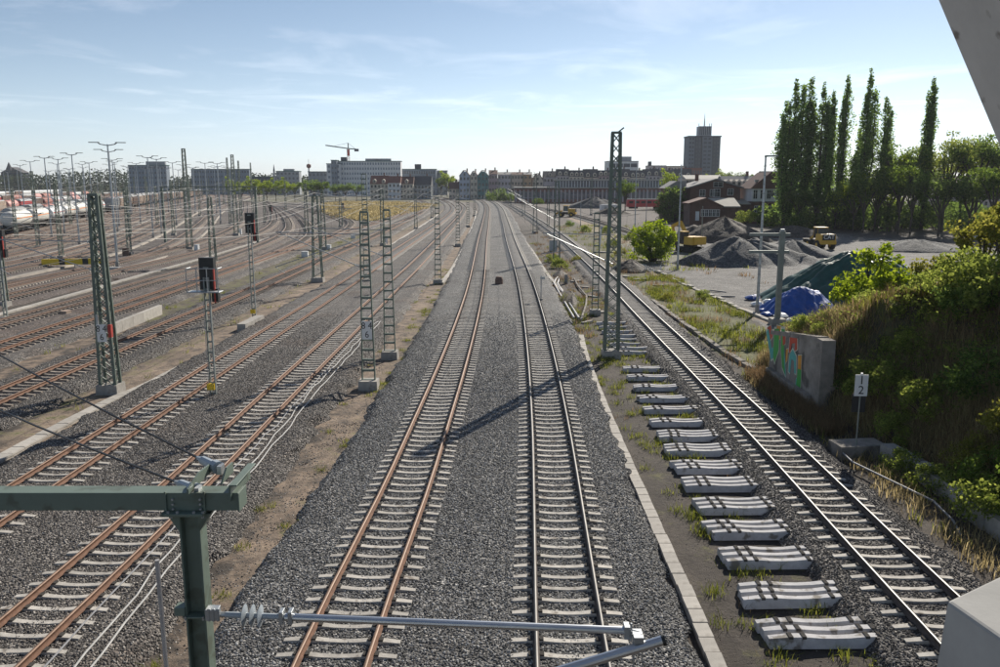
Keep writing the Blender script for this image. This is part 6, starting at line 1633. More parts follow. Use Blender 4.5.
block('light grey office block with dark window bands on the skyline', 608, 638.5, 161.5, 620, 20, 'w_white', 4, 4, 'r_grey', style='strip', boxes=((624, 10, 3.2, 'w_grey'),), win='w_dark')
block('low brownish block with a dark chimney left of the high tower', 649, 666, 166, 640, 15, 'w_lilac', 4, 6, 'r_dark', boxes=((649.8, 1.8, 3.0, 'w_dark'),))
block('dark low block between the chimney block and the high tower', 667, 684, 166.5, 640, 15, 'w_cream', 4, 5, 'r_dark')
block('low reddish flat building in front of the high tower', 683, 702, 168.5, 600, 14, 'r_red', 3, 8, 'r_red')
# high tower: two staggered wings, top storey block, antenna
Yt = 700
def tx(u): return AT(u, 150, Yt)[0]
def tz(v): return AT(700, v, Yt)[1]
xc = tx(704)
t_ = empty('tower_block', (xc, Yt, GZ), 0, 'high-rise tower block with antenna on the skyline right of centre', 'tower block')
h = tz(137) - GZ
wings = [(688.5, 694.5, 'w_panel', 0), (694.7, 702.0, 'w_dark', 1.2), (702.2, 711.8, 'w_panel', -1.0), (712.0, 720.5, 'w_dark', 1.0)]
for (a, b2, wm, yo) in wings:
    xa, xb = tx(a) - xc, tx(b2) - xc
    o = MB().box(((xa + xb) / 2, 9 + yo, h / 2 - .2), (xb - xa, 18, h + .4)).build('wall', M[wm], t_)
    nfl = 14
    mb = MB()
    for k in range(nfl):
        z = h * (k + 0.55) / nfl
        if wm == 'w_dark':
            for j in range(2): mb.box((xa + (xb - xa) * (0.3 + 0.42 * j), yo - 0.05, z), ((xb - xa) * 0.22, 0.2, h / nfl * 0.5))
        else:
            for j in range(2): mb.box((xa + (xb - xa) * (0.27 + 0.45 * j), yo - 0.05, z), ((xb - xa) * 0.3, 0.2, h / nfl * (0.42 if k < nfl - 3 else 0.55)))
    o = mb.build('window_panes', M['glass_blue' if wm == 'w_dark' else 'w_dark'], t_); o['kind'] = 'stuff'
MB().box((tx(704.5) - xc, 9, h + 0.5), (tx(721) - tx(688), 19, 1.0)).build('parapet', M['w_dark'], t_)
hb = tz(126.5) - GZ
ub = MB().box((tx(705.8) - xc, 9, (h + hb) / 2 + 0.5), (tx(711.8) - tx(699.5), 10, hb - h)).build('top_block', M['w_grey'], t_)
mb = MB()
for k in range(7): mb.box((tx(700.5 + 1.8 * k) - xc, 3.9, (h + hb) / 2 + 1), (0.7, 0.3, (hb - h) * 0.8))
o = mb.build('fins', M['w_dark'], ub); o['kind'] = 'stuff'
MB().tube((tx(706) - xc, 9, hb), (tx(706) - xc, 9, tz(118) - GZ), 0.7, 8, 0.4).tube((tx(706) - xc, 9, tz(118) - GZ), (tx(706) - xc, 9, tz(112.5) - GZ), 0.3, 6, 0.12).build('antenna', M['w_white'], t_)
for u in (700.5, 711, 713): MB().tube((tx(u) - xc, 9, hb - 0.5), (tx(u) - xc, 9, hb + 3), 0.25, 6).build('aerial', M['w_grey'], t_)
# station hall
Yh = 400
def hx(u): return AT(u, 190, Yh)[0]
def hz(v): return AT(560, v, Yh)[1]
xm = (hx(515) + hx(690)) / 2; wh_ = hx(690) - hx(515)
t_ = empty('station_hall', (xm, Yh, GZ), 0, 'long brick station hall with a glazed clerestory roof across the middle distance', 'station hall')
h1 = hz(188.5) - GZ; h2 = hz(181) - GZ
MB().box((0, 10, h1 / 2 - 0.2), (wh_, 20, h1 + 0.4)).build('wall', M['brick_red'], t_)
MB().box((0, 9.5, h1 + 0.35), (wh_ + 0.8, 21, 0.5)).build('lower_roof', M['r_pale'], t_)
xl_ = hx(557) - xm; wl_ = hx(690) - hx(557)
cl = MB().box((xl_ + wl_ / 2, 10, (h1 + h2) / 2 + 0.3), (wl_, 12, h2 - h1 - 0.2)).build('clerestory', M['glass_blue'], t_)
for k in range(46): 
    link('mullion', WIN.setdefault('mull', MB().box((0, 0, 0), (0.28, 0.3, h2 - h1 - 0.5)).mesh('mullion', M['w_white'])), cl, loc=(xl_ + 0.4 + (wl_ - 0.8) * k / 45, 3.9, (h1 + h2) / 2 + 0.3))
MB().box((xl_ + wl_ / 2, 10, h2 + 0.6), (wl_ + 1.5, 14, 0.6)).build('upper_roof', M['r_pale'], t_)
pw = MB().box((0, 0, 0), (0.55, 0.3, h1 - 1.2)).mesh('pilaster', M['w_lilac'])
gw = MB().box((0, 0, 0), (1.15, 0.16, h1 * 0.5)).mesh('window', M['glass_blue'])
np_ = 42
for k in range(np_ + 1): link('pilaster', pw, t_, loc=(-wh_ / 2 + 0.4 + (wh_ - 0.8) * k / np_, -0.1, h1 / 2))
for k in range(np_): link('window', gw, t_, loc=(-wh_ / 2 + 0.4 + (wh_ - 0.8) * (k + 0.5) / np_, -0.03, h1 * 0.52))
# brick gable house
Yb = 214
def bx(u, Y=Yb): return AT(u, 200, Y)[0]
def bz(v, Y=Yb): return AT(715, v, Y)[1] - GZ
xc = bx(715)
t_ = empty('brick_house', (xc, Yb, GZ), 0, 'large dark brick house with a wide gable behind the gravel heaps', 'house')
hw_, he, hr = (bx(740) - bx(690)) / 2, bz(187.5), bz(180)
MB().prism([(-hw_, -0.4), (hw_, -0.4), (hw_, he), (0, hr), (-hw_, he)], 0, 14).build('wall', M['brick'], t_)
rf = MB()
for s in (-1, 1): rf.prism([(s * (hw_ + 0.7), he - 0.25), (0, hr + 0.1), (0, hr + 0.4), (s * (hw_ + 0.7), he + 0.08)], -0.7, 14.5)
r_ = rf.build('roof', M['r_grey'], t_)
MB().box((-3, 8, hr + 0.6), (0.8, 0.8, 1.8)).build('chimney', M['brick'], r_)
for u, v, w_, h in [(702, 193, 1.3, 1.5), (712, 193, 1.1, 1.6), (716.5, 193, 1.5, 1.9), (730, 192, 1.3, 1.5), (717.5, 184.5, 2.2, 1.2)]: window(t_, bx(u) - xc, bz(v), w_, h, -0.06)
for k in range(5): window(t_, -hw_ + 1.5 + 2.6 * k, bz(207), 1.1, 1.7, -0.06)
wing = MB().box((-hw_ - 2.6, 9, bz(188) / 2 - .2), (5.0, 8, bz(188) + .4)).build('side_wing', M['brick'], t_)
MB().prism([(-hw_ - 5.6, bz(188.5)), (-hw_ - 0.05, bz(188.5)), (-hw_ - 0.05, bz(181)), (-hw_ - 2.6, bz(181))], 4.6, 13.4).build('wing_roof', M['r_grey'], wing)
for k in range(2): window(t_, -hw_ - 3.8 + 2.2 * k, bz(195), 1.0, 1.8, 4.94)
for k in range(2): window(t_, -hw_ - 3.8 + 2.2 * k, bz(207), 1.0, 1.8, 4.94)
# small brick house with pale roof
Ys = 201
xc = AT(706, 210, Ys)[0]
t_ = empty('brick_house', (xc, Ys, GZ), 0, 'small brick house with glazed front and long pale roof before the large brick house', 'house')
def sx_(u): return AT(u, 210, Ys)[0] - xc
def sz_(v): return AT(706, v, Ys)[1] - GZ
a, b2 = sx_(690), sx_(721)
MB().prism([(a, -0.3), (b2, -0.3), (b2, sz_(206.5)), ((a + b2) / 2, sz_(199)), (a, sz_(204))], 0, 7).build('wall', M['brick'], t_)
rf = MB()
rf.prism([(a - 0.5, sz_(204) - 0.1), ((a + b2) / 2, sz_(199) + 0.05), ((a + b2) / 2, sz_(199) + 0.32), (a - 0.5, sz_(204) + 0.2)], -0.5, 7.4)
rf.prism([((a + b2) / 2, sz_(199) + 0.05), (b2 + 0.5, sz_(206.5) - 0.15), (b2 + 0.5, sz_(206.5) + 0.15), ((a + b2) / 2, sz_(199) + 0.32)], -0.5, 7.4)
rf.build('roof', M['r_brown'], t_)
sh = MB().box(((b2 + sx_(741)) / 2, 4.5, sz_(207) / 2 - 0.2), (sx_(741) - b2 - 0.1, 5.5, sz_(207) + 0.3)).build('shed', M['brick'], t_)
MB().prism([(1.2, sz_(207.5)), (7.3, sz_(199.5)), (7.3, sz_(199.5) + 0.25), (1.2, sz_(207.5) + 0.25)], sx_(715), sx_(742), plane='YZ').build('pale_roof', M['r_pale'], sh)
for k in range(5): window(t_, sx_(703) + k * (sx_(720) - sx_(703)) / 4.6, sz_(213), 0.72, 1.5, -0.06)
MB().box((sx_(697.5), -0.03, sz_(216)), (0.9, 0.12, 2.2)).build('door', M['w_white'], t_)
# white and brick house
Yw = 209
xc = AT(770, 200, Yw)[0]
def wx(u): return AT(u, 200, Yw)[0] - xc
def wz(v): return AT(770, v, Yw)[1] - GZ
t_ = empty('white_house', (xc, Yw, GZ), 0, 'house with white upper storey, brick base and red-brown roof left of the poplars', 'house')
a, b2 = wx(751.5), wx(792)
MB().box(((a + b2) / 2, 5, wz(202.3) / 2 - .2), (b2 - a, 10, wz(202.3) + .4)).build('brick_base', M['brick'], t_)
MB().box(((a + b2) / 2, 5.03, (wz(202.3) + wz(189)) / 2 + .2), (b2 - a - 0.1, 10, wz(189) - wz(202.3))).build('white_storey', M['w_white'], t_)
MB().prism([(a - 0.6, wz(189) + .1), (b2 + 0.6, wz(189) + .1), (b2 - 3, wz(172)), (wx(769), wz(172))], -0.5, 10.5).build('roof', M['r_brown'], t_)
for u in (755, 762, 768.5): window(t_, wx(u), wz(194.5), 0.95, 2.1, -0.04)
for u in (772.5, 778): window(t_, wx(u), wz(193.5), 0.8, 1.4, -0.04)
for u in (757, 764, 771): window(t_, wx(u), wz(209), 1.0, 1.4, -0.06)
MB().box((wx(777), -0.03, wz(217)), (1.0, 0.1, 2.0)).build('door', M['w_white'], t_)
MB().box((wx(744.5), 4, wz(204) / 2 - .2), (wx(751) - wx(738), 7, wz(204) + .4)).build('side_annex', M['brick'], t_)
MB().prism([(0.2, wz(204.5)), (7.8, wz(200)), (7.8, wz(200) + .25), (0.2, wz(204.5) + .25)], wx(737.5), wx(751.3), plane='YZ').build('annex_roof', M['r_pale'], t_)
for k in range(2): MB().box((wx(757 + 9 * k), 1.0, wz(181)), (1.0, 0.5, 0.6)).build('skylight', M['galv'], t_)
# buildings behind
t_ = block('white flat-roofed building with a red edge between the brick and the white house', 738, 752, 191, 240, 10, 'w_white', 2, 5, 'wagon_red')
house('long cream house with grey dormer roof behind the brick gable house', 725, 764, 188, 176, 260, 14, 'w_cream', 'r_grey', 3, 9, 'eaves', dormers=7)
house('long cream building with pale roof left of the grey dormer roof', 686, 724, 179, 175, 300, 14, 'w_cream', 'r_pale', 4, 12, 'eaves', chimney=False)
house('grey-roofed house partly hidden behind the poplars', 765, 812, 181, 171, 330, 14, 'w_grey', 'r_dark', 3, 8, 'eaves')
house('distant long building behind the sparse trees on the right', 935, 1010, 184, 176, 330, 14, 'w_beige', 'r_brown', 3, 12, 'eaves')
# spire hill, far tower, crane
x, z = AT(14, 163, 900)
t_ = empty('church', (x, 900, GZ), 0, 'dark church with pointed spire on the skyline at far left', 'church')
MB().box((0, 0, 9), (22, 14, 20)).build('nave', M['w_dark'], t_); MB().prism([(-12, 19), (12, 19), (0, 25)], -7, 7).build('roof', M['r_dark'], t_)
MB().box((-1, -8, 10), (6, 6, 22)).build('spire_base', M['w_dark'], t_); MB().lathe([(4, 21), (0.3, z - GZ + 0.5)], (-1, -8, 0), 'Z', 8).build('spire', M['r_dark'], t_)
x, z = AT(277.2, 165, 640); t_ = empty('spire', (x, 630, GZ), 0, 'thin pale spire at the left end of the pale grey block', 'spire')
MB().tube((0, 0, 0), (0, 0, z - 4), 0.9, 8, 0.7).build('shaft', M['w_grey'], t_); MB().tube((0, 0, z - 4), (0, 0, z + 1), 0.7, 8, 0.05).build('tip', M['w_dark'], t_)
x, z = AT(308.5, 161, 640); t_ = empty('radio_tower', (x, 640, GZ), 0, 'slim radio tower with round platform left of the hospital-like building', 'tower')
MB().tube((0, 0, 0), (0, 0, z - 2), 0.8, 10, 0.6).build('shaft', M['w_white'], t_); MB().lathe([(0.5, z - 5), (1.7, z - 4), (1.7, z - 2.2), (0.5, z - 1.6)], n=12).build('platform', M['r_red'], t_); MB().tube((0, 0, z - 2), (0, 0, z + 2), 0.15, 6).build('antenna', M['w_grey'], t_)
Yc = 560
x, zt_ = AT(334.5, 143, Yc); 
t_ = empty('tower_crane', (x, Yc + 50, GZ), 0, 'red and white tower crane rising behind the hospital-like building', 'crane')
sc_ = (Yc + 50) / Yc; zt_ = AT(334.5, 143, Yc + 50)[1] - GZ; zj = AT(334, 149, Yc + 50)[1] - GZ
mm = MB()
for sx in (-0.7, 0.7):
    for sy in (-0.7, 0.7): mm.bar((sx, sy, 0), (sx, sy, zj), 0.3, 0.3, up=(0, 1, 0))
for k in range(int(zj / 1.6)):
    for sy in (-0.7, 0.7): mm.bar((-0.7, sy, k * 1.6), (0.7, sy, k * 1.6 + 1.6), 0.2, 0.2)
mm.build('mast', M['white_paint'], t_)
MB().box((0, 0, zj - 2.5), (1.7, 1.7, 4.5)).build('slewing_unit', M['red_paint'], t_); MB().bar((0, 0, zj), (0, 0, zt_), 0.7, 0.7, up=(0, 1, 0)).build('tower_top', M['mast_grey'], t_)
jx0, jz0 = AT(312, 145.3, Yc + 50); jx1, jz1 = AT(343, 149.3, Yc + 50); jx0 -= AT(334.5, 143, Yc + 50)[0]; jx1 -= AT(334.5, 143, Yc + 50)[0]
MB().bar((jx0, 0, jz0 - GZ), (0, 0, zj + 0.3), 0.9, 0.8).build('jib', M['mast_grey'], t_); MB().bar((0, 0, zj + 0.3), (jx1, 0, jz1 - GZ), 0.9, 0.8).build('counter_jib', M['mast_grey'], t_)
MB().box((jx1, 0, jz1 - GZ - 0.6), (3, 1.4, 1.8)).build('counterweight', M['w_dark'], t_)
q = MB(); q.tube((0, 0, zt_), (jx0 * 0.6, 0, zj + (jz0 - GZ - zj) * 0.6 + 0.6), 0.09, 4); q.tube((0, 0, zt_), (jx1 * 0.9, 0, jz1 - GZ), 0.09, 4); q.build('stays', M['mast_grey'], t_)

# ================================================================== VEGETATION
def leaf_quads(C, size, rng, flat=0.0, aspect=0.6):
    """one leaf-sized quad per point"""
    n = len(C)
    d = rng.normal(size=(n, 3)); d[:, 2] *= (1 - flat); d /= np.linalg.norm(d, axis=1, keepdims=True)
    e = np.cross(d, rng.normal(size=(n, 3))); e /= np.linalg.norm(e, axis=1, keepdims=True)
    s = size * rng.uniform(0.6, 1.35, (n, 1))
    a, b = d * s * 0.5, e * s * 0.5 * aspect
    V = np.stack([C - a, C - a * 0.1 + b, C + a, C - a * 0.1 - b], 1).reshape(-1, 3)
    F = np.arange(n * 4).reshape(n, 4)
    return V, F
def clumps(centers, radii, per, rng, stretch=(1, 1, 1)):
    out = []
    for c, r in zip(centers, radii):
        p = rng.normal(size=(per, 3)); p /= np.linalg.norm(p, axis=1, keepdims=True)
        p *= (rng.uniform(0.15, 1, (per, 1)) ** 0.5) * r * np.array(stretch)
        out.append(c + p)
    return np.concatenate(out)
def poplar(seed, H=32, W=2.9, leaf=0.5):
    rg = np.random.default_rng(seed); C, Rr = [], []
    tk = MB(); tk.tube((0, 0, -0.3), (0.2, 0, H * 0.9), 0.42, 8, 0.05)
    ns = 7
    for s in range(ns):
        a = rg.uniform(0, 6.28); off = rg.uniform(0.3, 1.0) * W * 0.72; z0 = H * rg.uniform(0.08, 0.3); z1 = H * (1.0 if s == 0 else rg.uniform(0.70, 0.98))
        if s == 0: off = 0.1
        p0 = Vector((0, 0, z0 * 0.7)); p1 = Vector((math.cos(a) * off, math.sin(a) * off, z0 + (z1 - z0) * 0.4)); p2 = Vector((math.cos(a) * off * 0.8, math.sin(a) * off * 0.8, z1))
        tk.tube(p0, p1, 0.16, 6, 0.1); tk.tube(p1, p2, 0.1, 6, 0.02)
        nk = 44 if s == 0 else 30
        for k in range(nk):
            f = (k + rg.uniform(0, 1)) / nk
            q = p0.lerp(p1, f / 0.4) if f < 0.4 else p1.lerp(p2, (f - 0.4) / 0.6)
            rad = (0.35 + 0.95 * math.sin(PI * min(1, (0.12 + 0.88 * f))) ** 0.7) * W * 0.42 * rg.uniform(0.5, 1.25)
            rad = max(rad, 0.85 if f < 0.9 else 0.6)
            if rg.uniform() < 0.12 and f < 0.8: continue
            C.append(np.array(q) + rg.normal(0, W * 0.13 * (1 - 0.8 * max(0, f - 0.75) / 0.25), 3)); Rr.append(rad)
    P_ = clumps(C, Rr, 38, rg, (0.8, 0.8, 1.7))
    P_ = P_[P_[:, 2] > H * 0.045]
    return tk.mesh('trunk', M['bark']), np_mesh('crown', *leaf_quads(P_, leaf, rg), M['leaf_poplar'])
def broad(seed, H=14, W=5, leafmat='leaf_mid', leaf=0.4, nc=46, per=75, base=0.35, open_=0.0, stretch=(1, 1, 0.75)):
    rg = np.random.default_rng(seed); tk = MB(); C, Rr = [], []
    tk.tube((0, 0, -0.3), (rg.normal(0, 0.1), rg.normal(0, 0.1), H * base), 0.017 * H, 8, 0.011 * H)
    nl = 8
    for s in range(nl):
        a = 2 * PI * s / nl + rg.uniform(-0.4, 0.4); e = rg.uniform(0.25, 1.25)
        L_ = H * (1 - base) * rg.uniform(0.65, 1.0)
        tip = Vector((math.cos(a) * math.cos(e) * W * rg.uniform(0.7, 1.05), math.sin(a) * math.cos(e) * W * rg.uniform(0.7, 1.05), H * base + L_ * (0.35 + 0.6 * math.sin(e))))
        p0 = Vector((0, 0, H * base * rg.uniform(0.6, 1.0))); mid = p0.lerp(tip, 0.5) + Vector((0, 0, 0.06 * H))
        tk.tube(p0, mid, 0.012 * H, 6, 0.008 * H); tk.tube(mid, tip, 0.008 * H, 6, 0.002 * H)
        m_ = nc // nl
        for k in range(m_):
            f = rg.uniform(0.45, 1.05); q = mid.lerp(tip, (f - 0.45) / 0.55)
            C.append(np.array(q) + rg.normal(0, 0.11 * W, 3)); Rr.append(W * rg.uniform(0.16, 0.34))
            sp_ = Vector(C[-1]); tk.tube(mid.lerp(tip, max(0, (f - 0.6))), sp_, 0.004 * H, 4, 0.001 * H)
    P_ = clumps(C, Rr, per, rg, stretch)
    P_ = P_[P_[:, 2] > 0.25]
    return tk.mesh('trunk', M['bark']), np_mesh('crown', *leaf_quads(P_, leaf, rg), M[leafmat])
def bush(seed, H=2.0, W=1.6, leafmat='leaf_mid', leaf=0.16, nc=34, per=80):
    rg = np.random.default_rng(seed); C, Rr = [], []; tk = MB()
    for k in range(nc):
        a = rg.uniform(0, 6.28); r = W * rg.uniform(0, 1) ** 0.5 * 0.85; z = H * rg.uniform(0.12, 0.92) * math.sqrt(max(0.05, 1 - (r / W) ** 2 * 0.8))
        c = np.array((math.cos(a) * r, math.sin(a) * r, z)); C.append(c); Rr.append(rg.uniform(0.18, 0.36) * min(W, H))
        if k % 3 == 0: tk.tube((0.15 * math.cos(a), 0.15 * math.sin(a), -0.2), tuple(c), 0.02 * H, 5, 0.004)
    P_ = clumps(C, Rr, per, rg, (1, 1, 0.85))
    P_ = P_[P_[:, 2] > -0.05]
    return tk.mesh('stem', M['bark']), np_mesh('crown', *leaf_quads(P_, leaf, rg), M[leafmat])
def plant(name, label, cat, me, x, y, s=1.0, rz=0.0, z=None, group=None, sz=None):
    z = float(zg(x, y)) if z is None else z
    t_ = empty(name, (x, y, z), rz, label, cat, group)
    t_.scale = (s, s, sz if sz else s)
    link(me[0].name.split('.')[0], me[0], t_); link('crown', me[1], t_)
    return t_
PO = [poplar(s) for s in (21, 22, 23)]
PON = poplar(27, 32, 1.7)
for k, (u, vt, yy, wsc, lb) in enumerate([(790, 105, 182, 0.95, 'shorter poplar at the left end of the poplar row'), (797, 81, 184, 1.0, 'leftmost of the full-height poplars'), (812, 79, 186, 1.0, 'second full-height poplar from the left in the row'), (825, 86, 184, 0.95, 'slightly shorter poplar, third in the row'), (834.5, 93, 188, 0.7, 'thin pale-topped poplar in the middle of the row'), (848.5, 77, 184, 0.85, 'slim poplar standing alone just right of the thin one'), (871, 73, 184, 1.0, 'tallest poplar with a forked top'), (860, 130, 190, 0.8, 'small poplar left of the tallest one'), (887, 98, 187, 0.85, 'lower feathery poplar just right of the tallest one'), (934.5, 80, 182, 0.72, 'slim poplar standing apart on the right')]):
    x, zt = AT(u, vt, yy)
    me = PON if wsc < 0.8 else PO[k % 3]
    Hs = (zt - GZ) / 32
    t_ = plant('poplar', lb, 'tree', me, x, yy, (wsc if wsc >= 0.8 else 1.0) * (1.16 if u < 830 else 1.08), k * 1.3, GZ, 'poplars behind the gravel yard', sz=Hs)
BT = [broad(31, 15, 5, 'leaf_mid', 0.5), broad(32, 14, 6, 'leaf_dark', 0.5), broad(33, 22, 8, 'leaf_olive', 0.5, nc=64, per=62, base=0.4, stretch=(1.1, 1.1, 0.4)), broad(34, 12, 5.5, 'leaf_bright', 0.5), broad(35, 20, 7, 'leaf_dark', 0.5, nc=60, per=58, base=0.45, stretch=(1.1, 1.1, 0.4))]
BU = [bush(41, 2.0, 1.7, 'leaf_olive'), bush(42, 2.0, 1.8, 'leaf_dark'), bush(43, 2.2, 1.5, 'leaf_bright', 0.15), bush(44, 1.8, 1.7, 'leaf_mid'), bush(45, 2.0, 1.8, 'leaf_yellow', 0.15)]
trees = [  # u of the trunk, row of the top, distance, mesh, label
    (905, 124, 176, 4, 'open-crowned dark tree between the poplars'), (952, 119, 172, 2, 'large airy tree with visible branches right of the lone poplar'), (985, 116, 168, 4, 'dark airy tree at the right edge with sky showing through'), (1012, 120, 172, 2, 'airy tree partly cut off by the bridge member'), (968, 128, 185, 2, 'airy tree behind the large one near the right edge'), (925, 142, 190, 2, 'airy tree half hidden behind the lone poplar'),
    (905, 150, 168, 0, 'full mid-green tree under the lone poplar'), (893, 158, 178, 3, 'bright green tree right of the poplar row'), (916, 165, 165, 0, 'mid-green tree at the edge of the gravel yard'), (880, 160, 176, 1, 'dark full tree below the tallest poplar'), (868, 165, 170, 0, 'mid-green tree right of the slim poplar'), (857, 175, 176, 3, 'bright green gap-filling tree between the poplars'), (945, 160, 160, 1, 'dark tree below the airy crowns'), (975, 165, 158, 1, 'dark tree low at the right edge'), (838, 180, 180, 1, 'dark low tree among the poplar trunks'), (818, 182, 178, 1, 'dark low tree behind the second poplar'), (800, 180, 180, 1, 'dark low tree at the left of the poplars'), (1000, 150, 150, 0, 'mid-green tree at the far right under the bridge member')]
for k, (u, vt, yy, mi, lb) in enumerate(trees):
    x, zt = AT(u, vt, yy); Hm = (15, 14, 22, 12, 20)[mi]
    plant('deciduous_tree', lb, 'tree', BT[mi], x, yy, (zt - GZ) / Hm * (0.85 if mi in (2, 4) else 0.9), k * 2.1, GZ, 'trees beyond the gravel yard', sz=(zt - GZ) / Hm * 0.98)
# hedge of undergrowth at the foot of the trees
for k in range(20):
    u = 784 + k * 12; x, y = P(u, 227 + (k % 3) * 2, GZ)
    plant('undergrowth_bush', 'dark undergrowth bush at the foot of the trees, %s from the left' % (num[k] if k else 'first'), 'bush', BU[1 if k % 3 else 3], x, y + 3 + 5 * (k % 2), RNG.uniform(2.6, 3.8), k * 1.7, GZ, 'undergrowth along the gravel yard')
bt = bush(51, 5.4, 3.1, 'leaf_bright', 0.30, nc=70, per=110)
x, y = P(655, 263, GZ); plant('large_bush', 'large bright green bush beside the grey pole', 'bush', bt, x, y + 2.0, 1.05, 0.4, GZ)
x, y = P(625, 214, GZ); plant('deciduous_tree', 'round green tree in front of the station hall, behind the tall mast', 'tree', BT[0], x, y, 0.80, 1.0, GZ)
x, y = P(672, 222, GZ); plant('dark_tree', 'dense dark tree left of the large brick house', 'tree', bush(52, 9.6, 4.6, 'leaf_dark', 0.42, nc=70, per=90), x, y, 1.0, 0, GZ)
x, zt = AT(648, 166, 330); plant('deciduous_tree', 'yellow-green tree behind the dense dark tree', 'tree', BT[3], x + 9, 330, 1.0, 0, GZ, sz=1.2)
for k, (u, v, s, mi, lb) in enumerate([(528, 203, 2.0, 3, 'green bush before the brick hall, left one'), (538, 204, 1.7, 3, 'green bush before the brick hall, right one'), (497, 190, 3.5, 1, 'dark tree-like bush before the pink house'), (510, 192, 2.4, 1, 'small dark bush before the beige house'), (744, 236, 1.3, 0, 'small bush on the brown soil heap')]):
    x, y = P(u, v, GZ) if v > 195 else (AT(u, 185, 440)[0], 440)
    plant('bush', lb, 'bush', BU[mi], x, y, s, k, GZ if k < 4 else 2.0)
# autumn trees and skyline woods
k = 0
for u, vt, yy, mi in [(232, 178, 420, 3), (241, 180, 430, 1), (250, 177.5, 420, 3), (258, 180, 440, 0), (266, 179, 425, 3), (275, 178, 430, 1), (284, 178.5, 420, 3), (294, 180, 430, 0), (305, 178, 400, 0), (313, 176, 390, 1), (321, 177, 390, 0), (335, 181, 440, 1), (345, 180, 440, 1), (356, 181, 440, 1), (447, 172, 560, 3), (441, 175, 560, 0), (640, 165.5, 640, 1), (735, 168, 640, 1), (748, 170, 640, 0), (757, 172, 620, 1), (724, 170, 640, 3), (712, 175, 600, 3)]:
    x, zt = AT(u, vt, yy); Hm = (15, 14, 22, 12, 20)[mi]
    plant('distant_tree', 'distant %s tree on the skyline strip, %s in its line from the left' % ({0: 'mid-green', 1: 'dark green', 3: 'yellow-green'}[mi], (num + ['twenty-first', 'twenty-second'])[k] if k else 'first'), 'tree', BT[mi], x, yy, (zt - GZ) / Hm, k * 0.9, GZ, 'distant trees before the town')
    k += 1
C, Rr = [], []
for u in np.arange(-60, 1090, 2.1):
    if 128 < u < 166: pass
    yy = 860 + RNG.uniform(-40, 60)
    vt = 175.5 + 2.0 * math.sin(u * 0.045) + RNG.normal(0, 1.1) + (3.2 if u > 440 else 0) - (2 if u < 130 else 0)
    x, zt = AT(u, vt, yy)
    for f in (0.15, 0.45, 0.8): C.append(np.array((x, yy, GZ + (zt - GZ) * f))); Rr.append((zt - GZ) * 0.34 + 1)
link('distant_wood', np_mesh('distant_wood', *leaf_quads(clumps(C, Rr, 26, RNG, (1, 1, 0.8)), 2.6, RNG), M['leaf_far']), kind='stuff')

# --- bank: grass, scrub, brambles
def blades(P0, h, w_, lean, rng, mat_, name, bend=0.5, **k):
    n = len(P0); a = rng.uniform(0, 6.28, n); hh = h * rng.uniform(0.5, 1.4, n); ln = lean * rng.uniform(0.2, 1.3, n)
    d = np.stack([np.cos(a), np.sin(a), 0 * a], 1); s = np.stack([-np.sin(a), np.cos(a), 0 * a], 1) * (w_ * rng.uniform(0.6, 1.4, n))[:, None]
    up = np.array([0, 0, 1.0])
    m1 = P0 + up * (hh * 0.55)[:, None] + d * (hh * ln * 0.35)[:, None]; t1 = P0 + up * (hh * (1 - 0.25 * ln))[:, None] + d * (hh * ln)[:, None]
    V = np.stack([P0 - s, P0 + s, m1 + s * 0.7, m1 - s * 0.7, t1], 1).reshape(-1, 3)
    i = np.arange(n)[:, None] * 5
    Fq = np.concatenate([i + 0, i + 1, i + 2, i + 3], 1)
    Ft = np.concatenate([i + 3, i + 2, i + 4, i + 4], 1)
    me = bpy.data.meshes.new(name)
    fs = np.concatenate([Fq, Ft])
    me.vertices.add(len(V)); me.vertices.foreach_set('co', V.astype(np.float32).ravel())
    tri = np.concatenate([i + 3, i + 2, i + 4], 1)
    li = np.concatenate([Fq.ravel(), tri.ravel()]).astype(np.int32)
    me.loops.add(len(li)); me.loops.foreach_set('vertex_index', li)
    me.polygons.add(2 * n)
    ls = np.concatenate([np.arange(n) * 4, 4 * n + np.arange(n) * 3]).astype(np.int32)
    me.polygons.foreach_set('loop_start', ls); me.polygons.foreach_set('loop_total', np.concatenate([np.full(n, 4), np.full(n, 3)]).astype(np.int32))
    me.update(calc_edges=True); me.materials.append(M[mat_])
    return link(name, me, kind='stuff')
def on_ground(x, y, dz=-0.03): return np.stack([x, y, zg(x, y) + dz], 1)
def tufts(cx, cy, per, spread, rng): 
    n = len(cx); return np.repeat(cx, per) + rng.normal(0, spread, n * per), np.repeat(cy, per) + rng.normal(0, spread, n * per)
def scatter(fn, n, box, rng):
    x = rng.uniform(box[0], box[1], n); y = rng.uniform(box[2], box[3], n); w_ = fn(x, y); k = rng.uniform(0, 1, n) < w_
    return x[k], y[k]
rg = np.random.default_rng(77)
onbank = lambda x, y: (bank_z(x, y) > 0.12) * 1.0
x, y = scatter(lambda a, b: onbank(a, b) * sstep(-1.2, 0.6, wob(a, b, 2, 7)) * (1 - 0.75 * sstep(2.5, 4.5, bank_z(a, b))), 4200, (14.4, 32, 17, 52), rg); a, b2 = tufts(x, y, 9, 0.13, rg); blades(on_ground(a, b2), 0.75, 0.011, 0.7, rg, 'dry_grass', 'dry_grass')
x, y = scatter(lambda a, b: onbank(a, b) * sstep(0.9, -0.6, wob(a, b, 2, 7)) * (0.2 + 0.8 * sstep(2.0, 4.5, bank_z(a, b))), 7000, (14.4, 34, 17, 52), rg); a, b2 = tufts(x, y, 9, 0.14, rg); blades(on_ground(a, b2), 0.6, 0.016, 0.8, rg, 'green_grass', 'bank_grass')
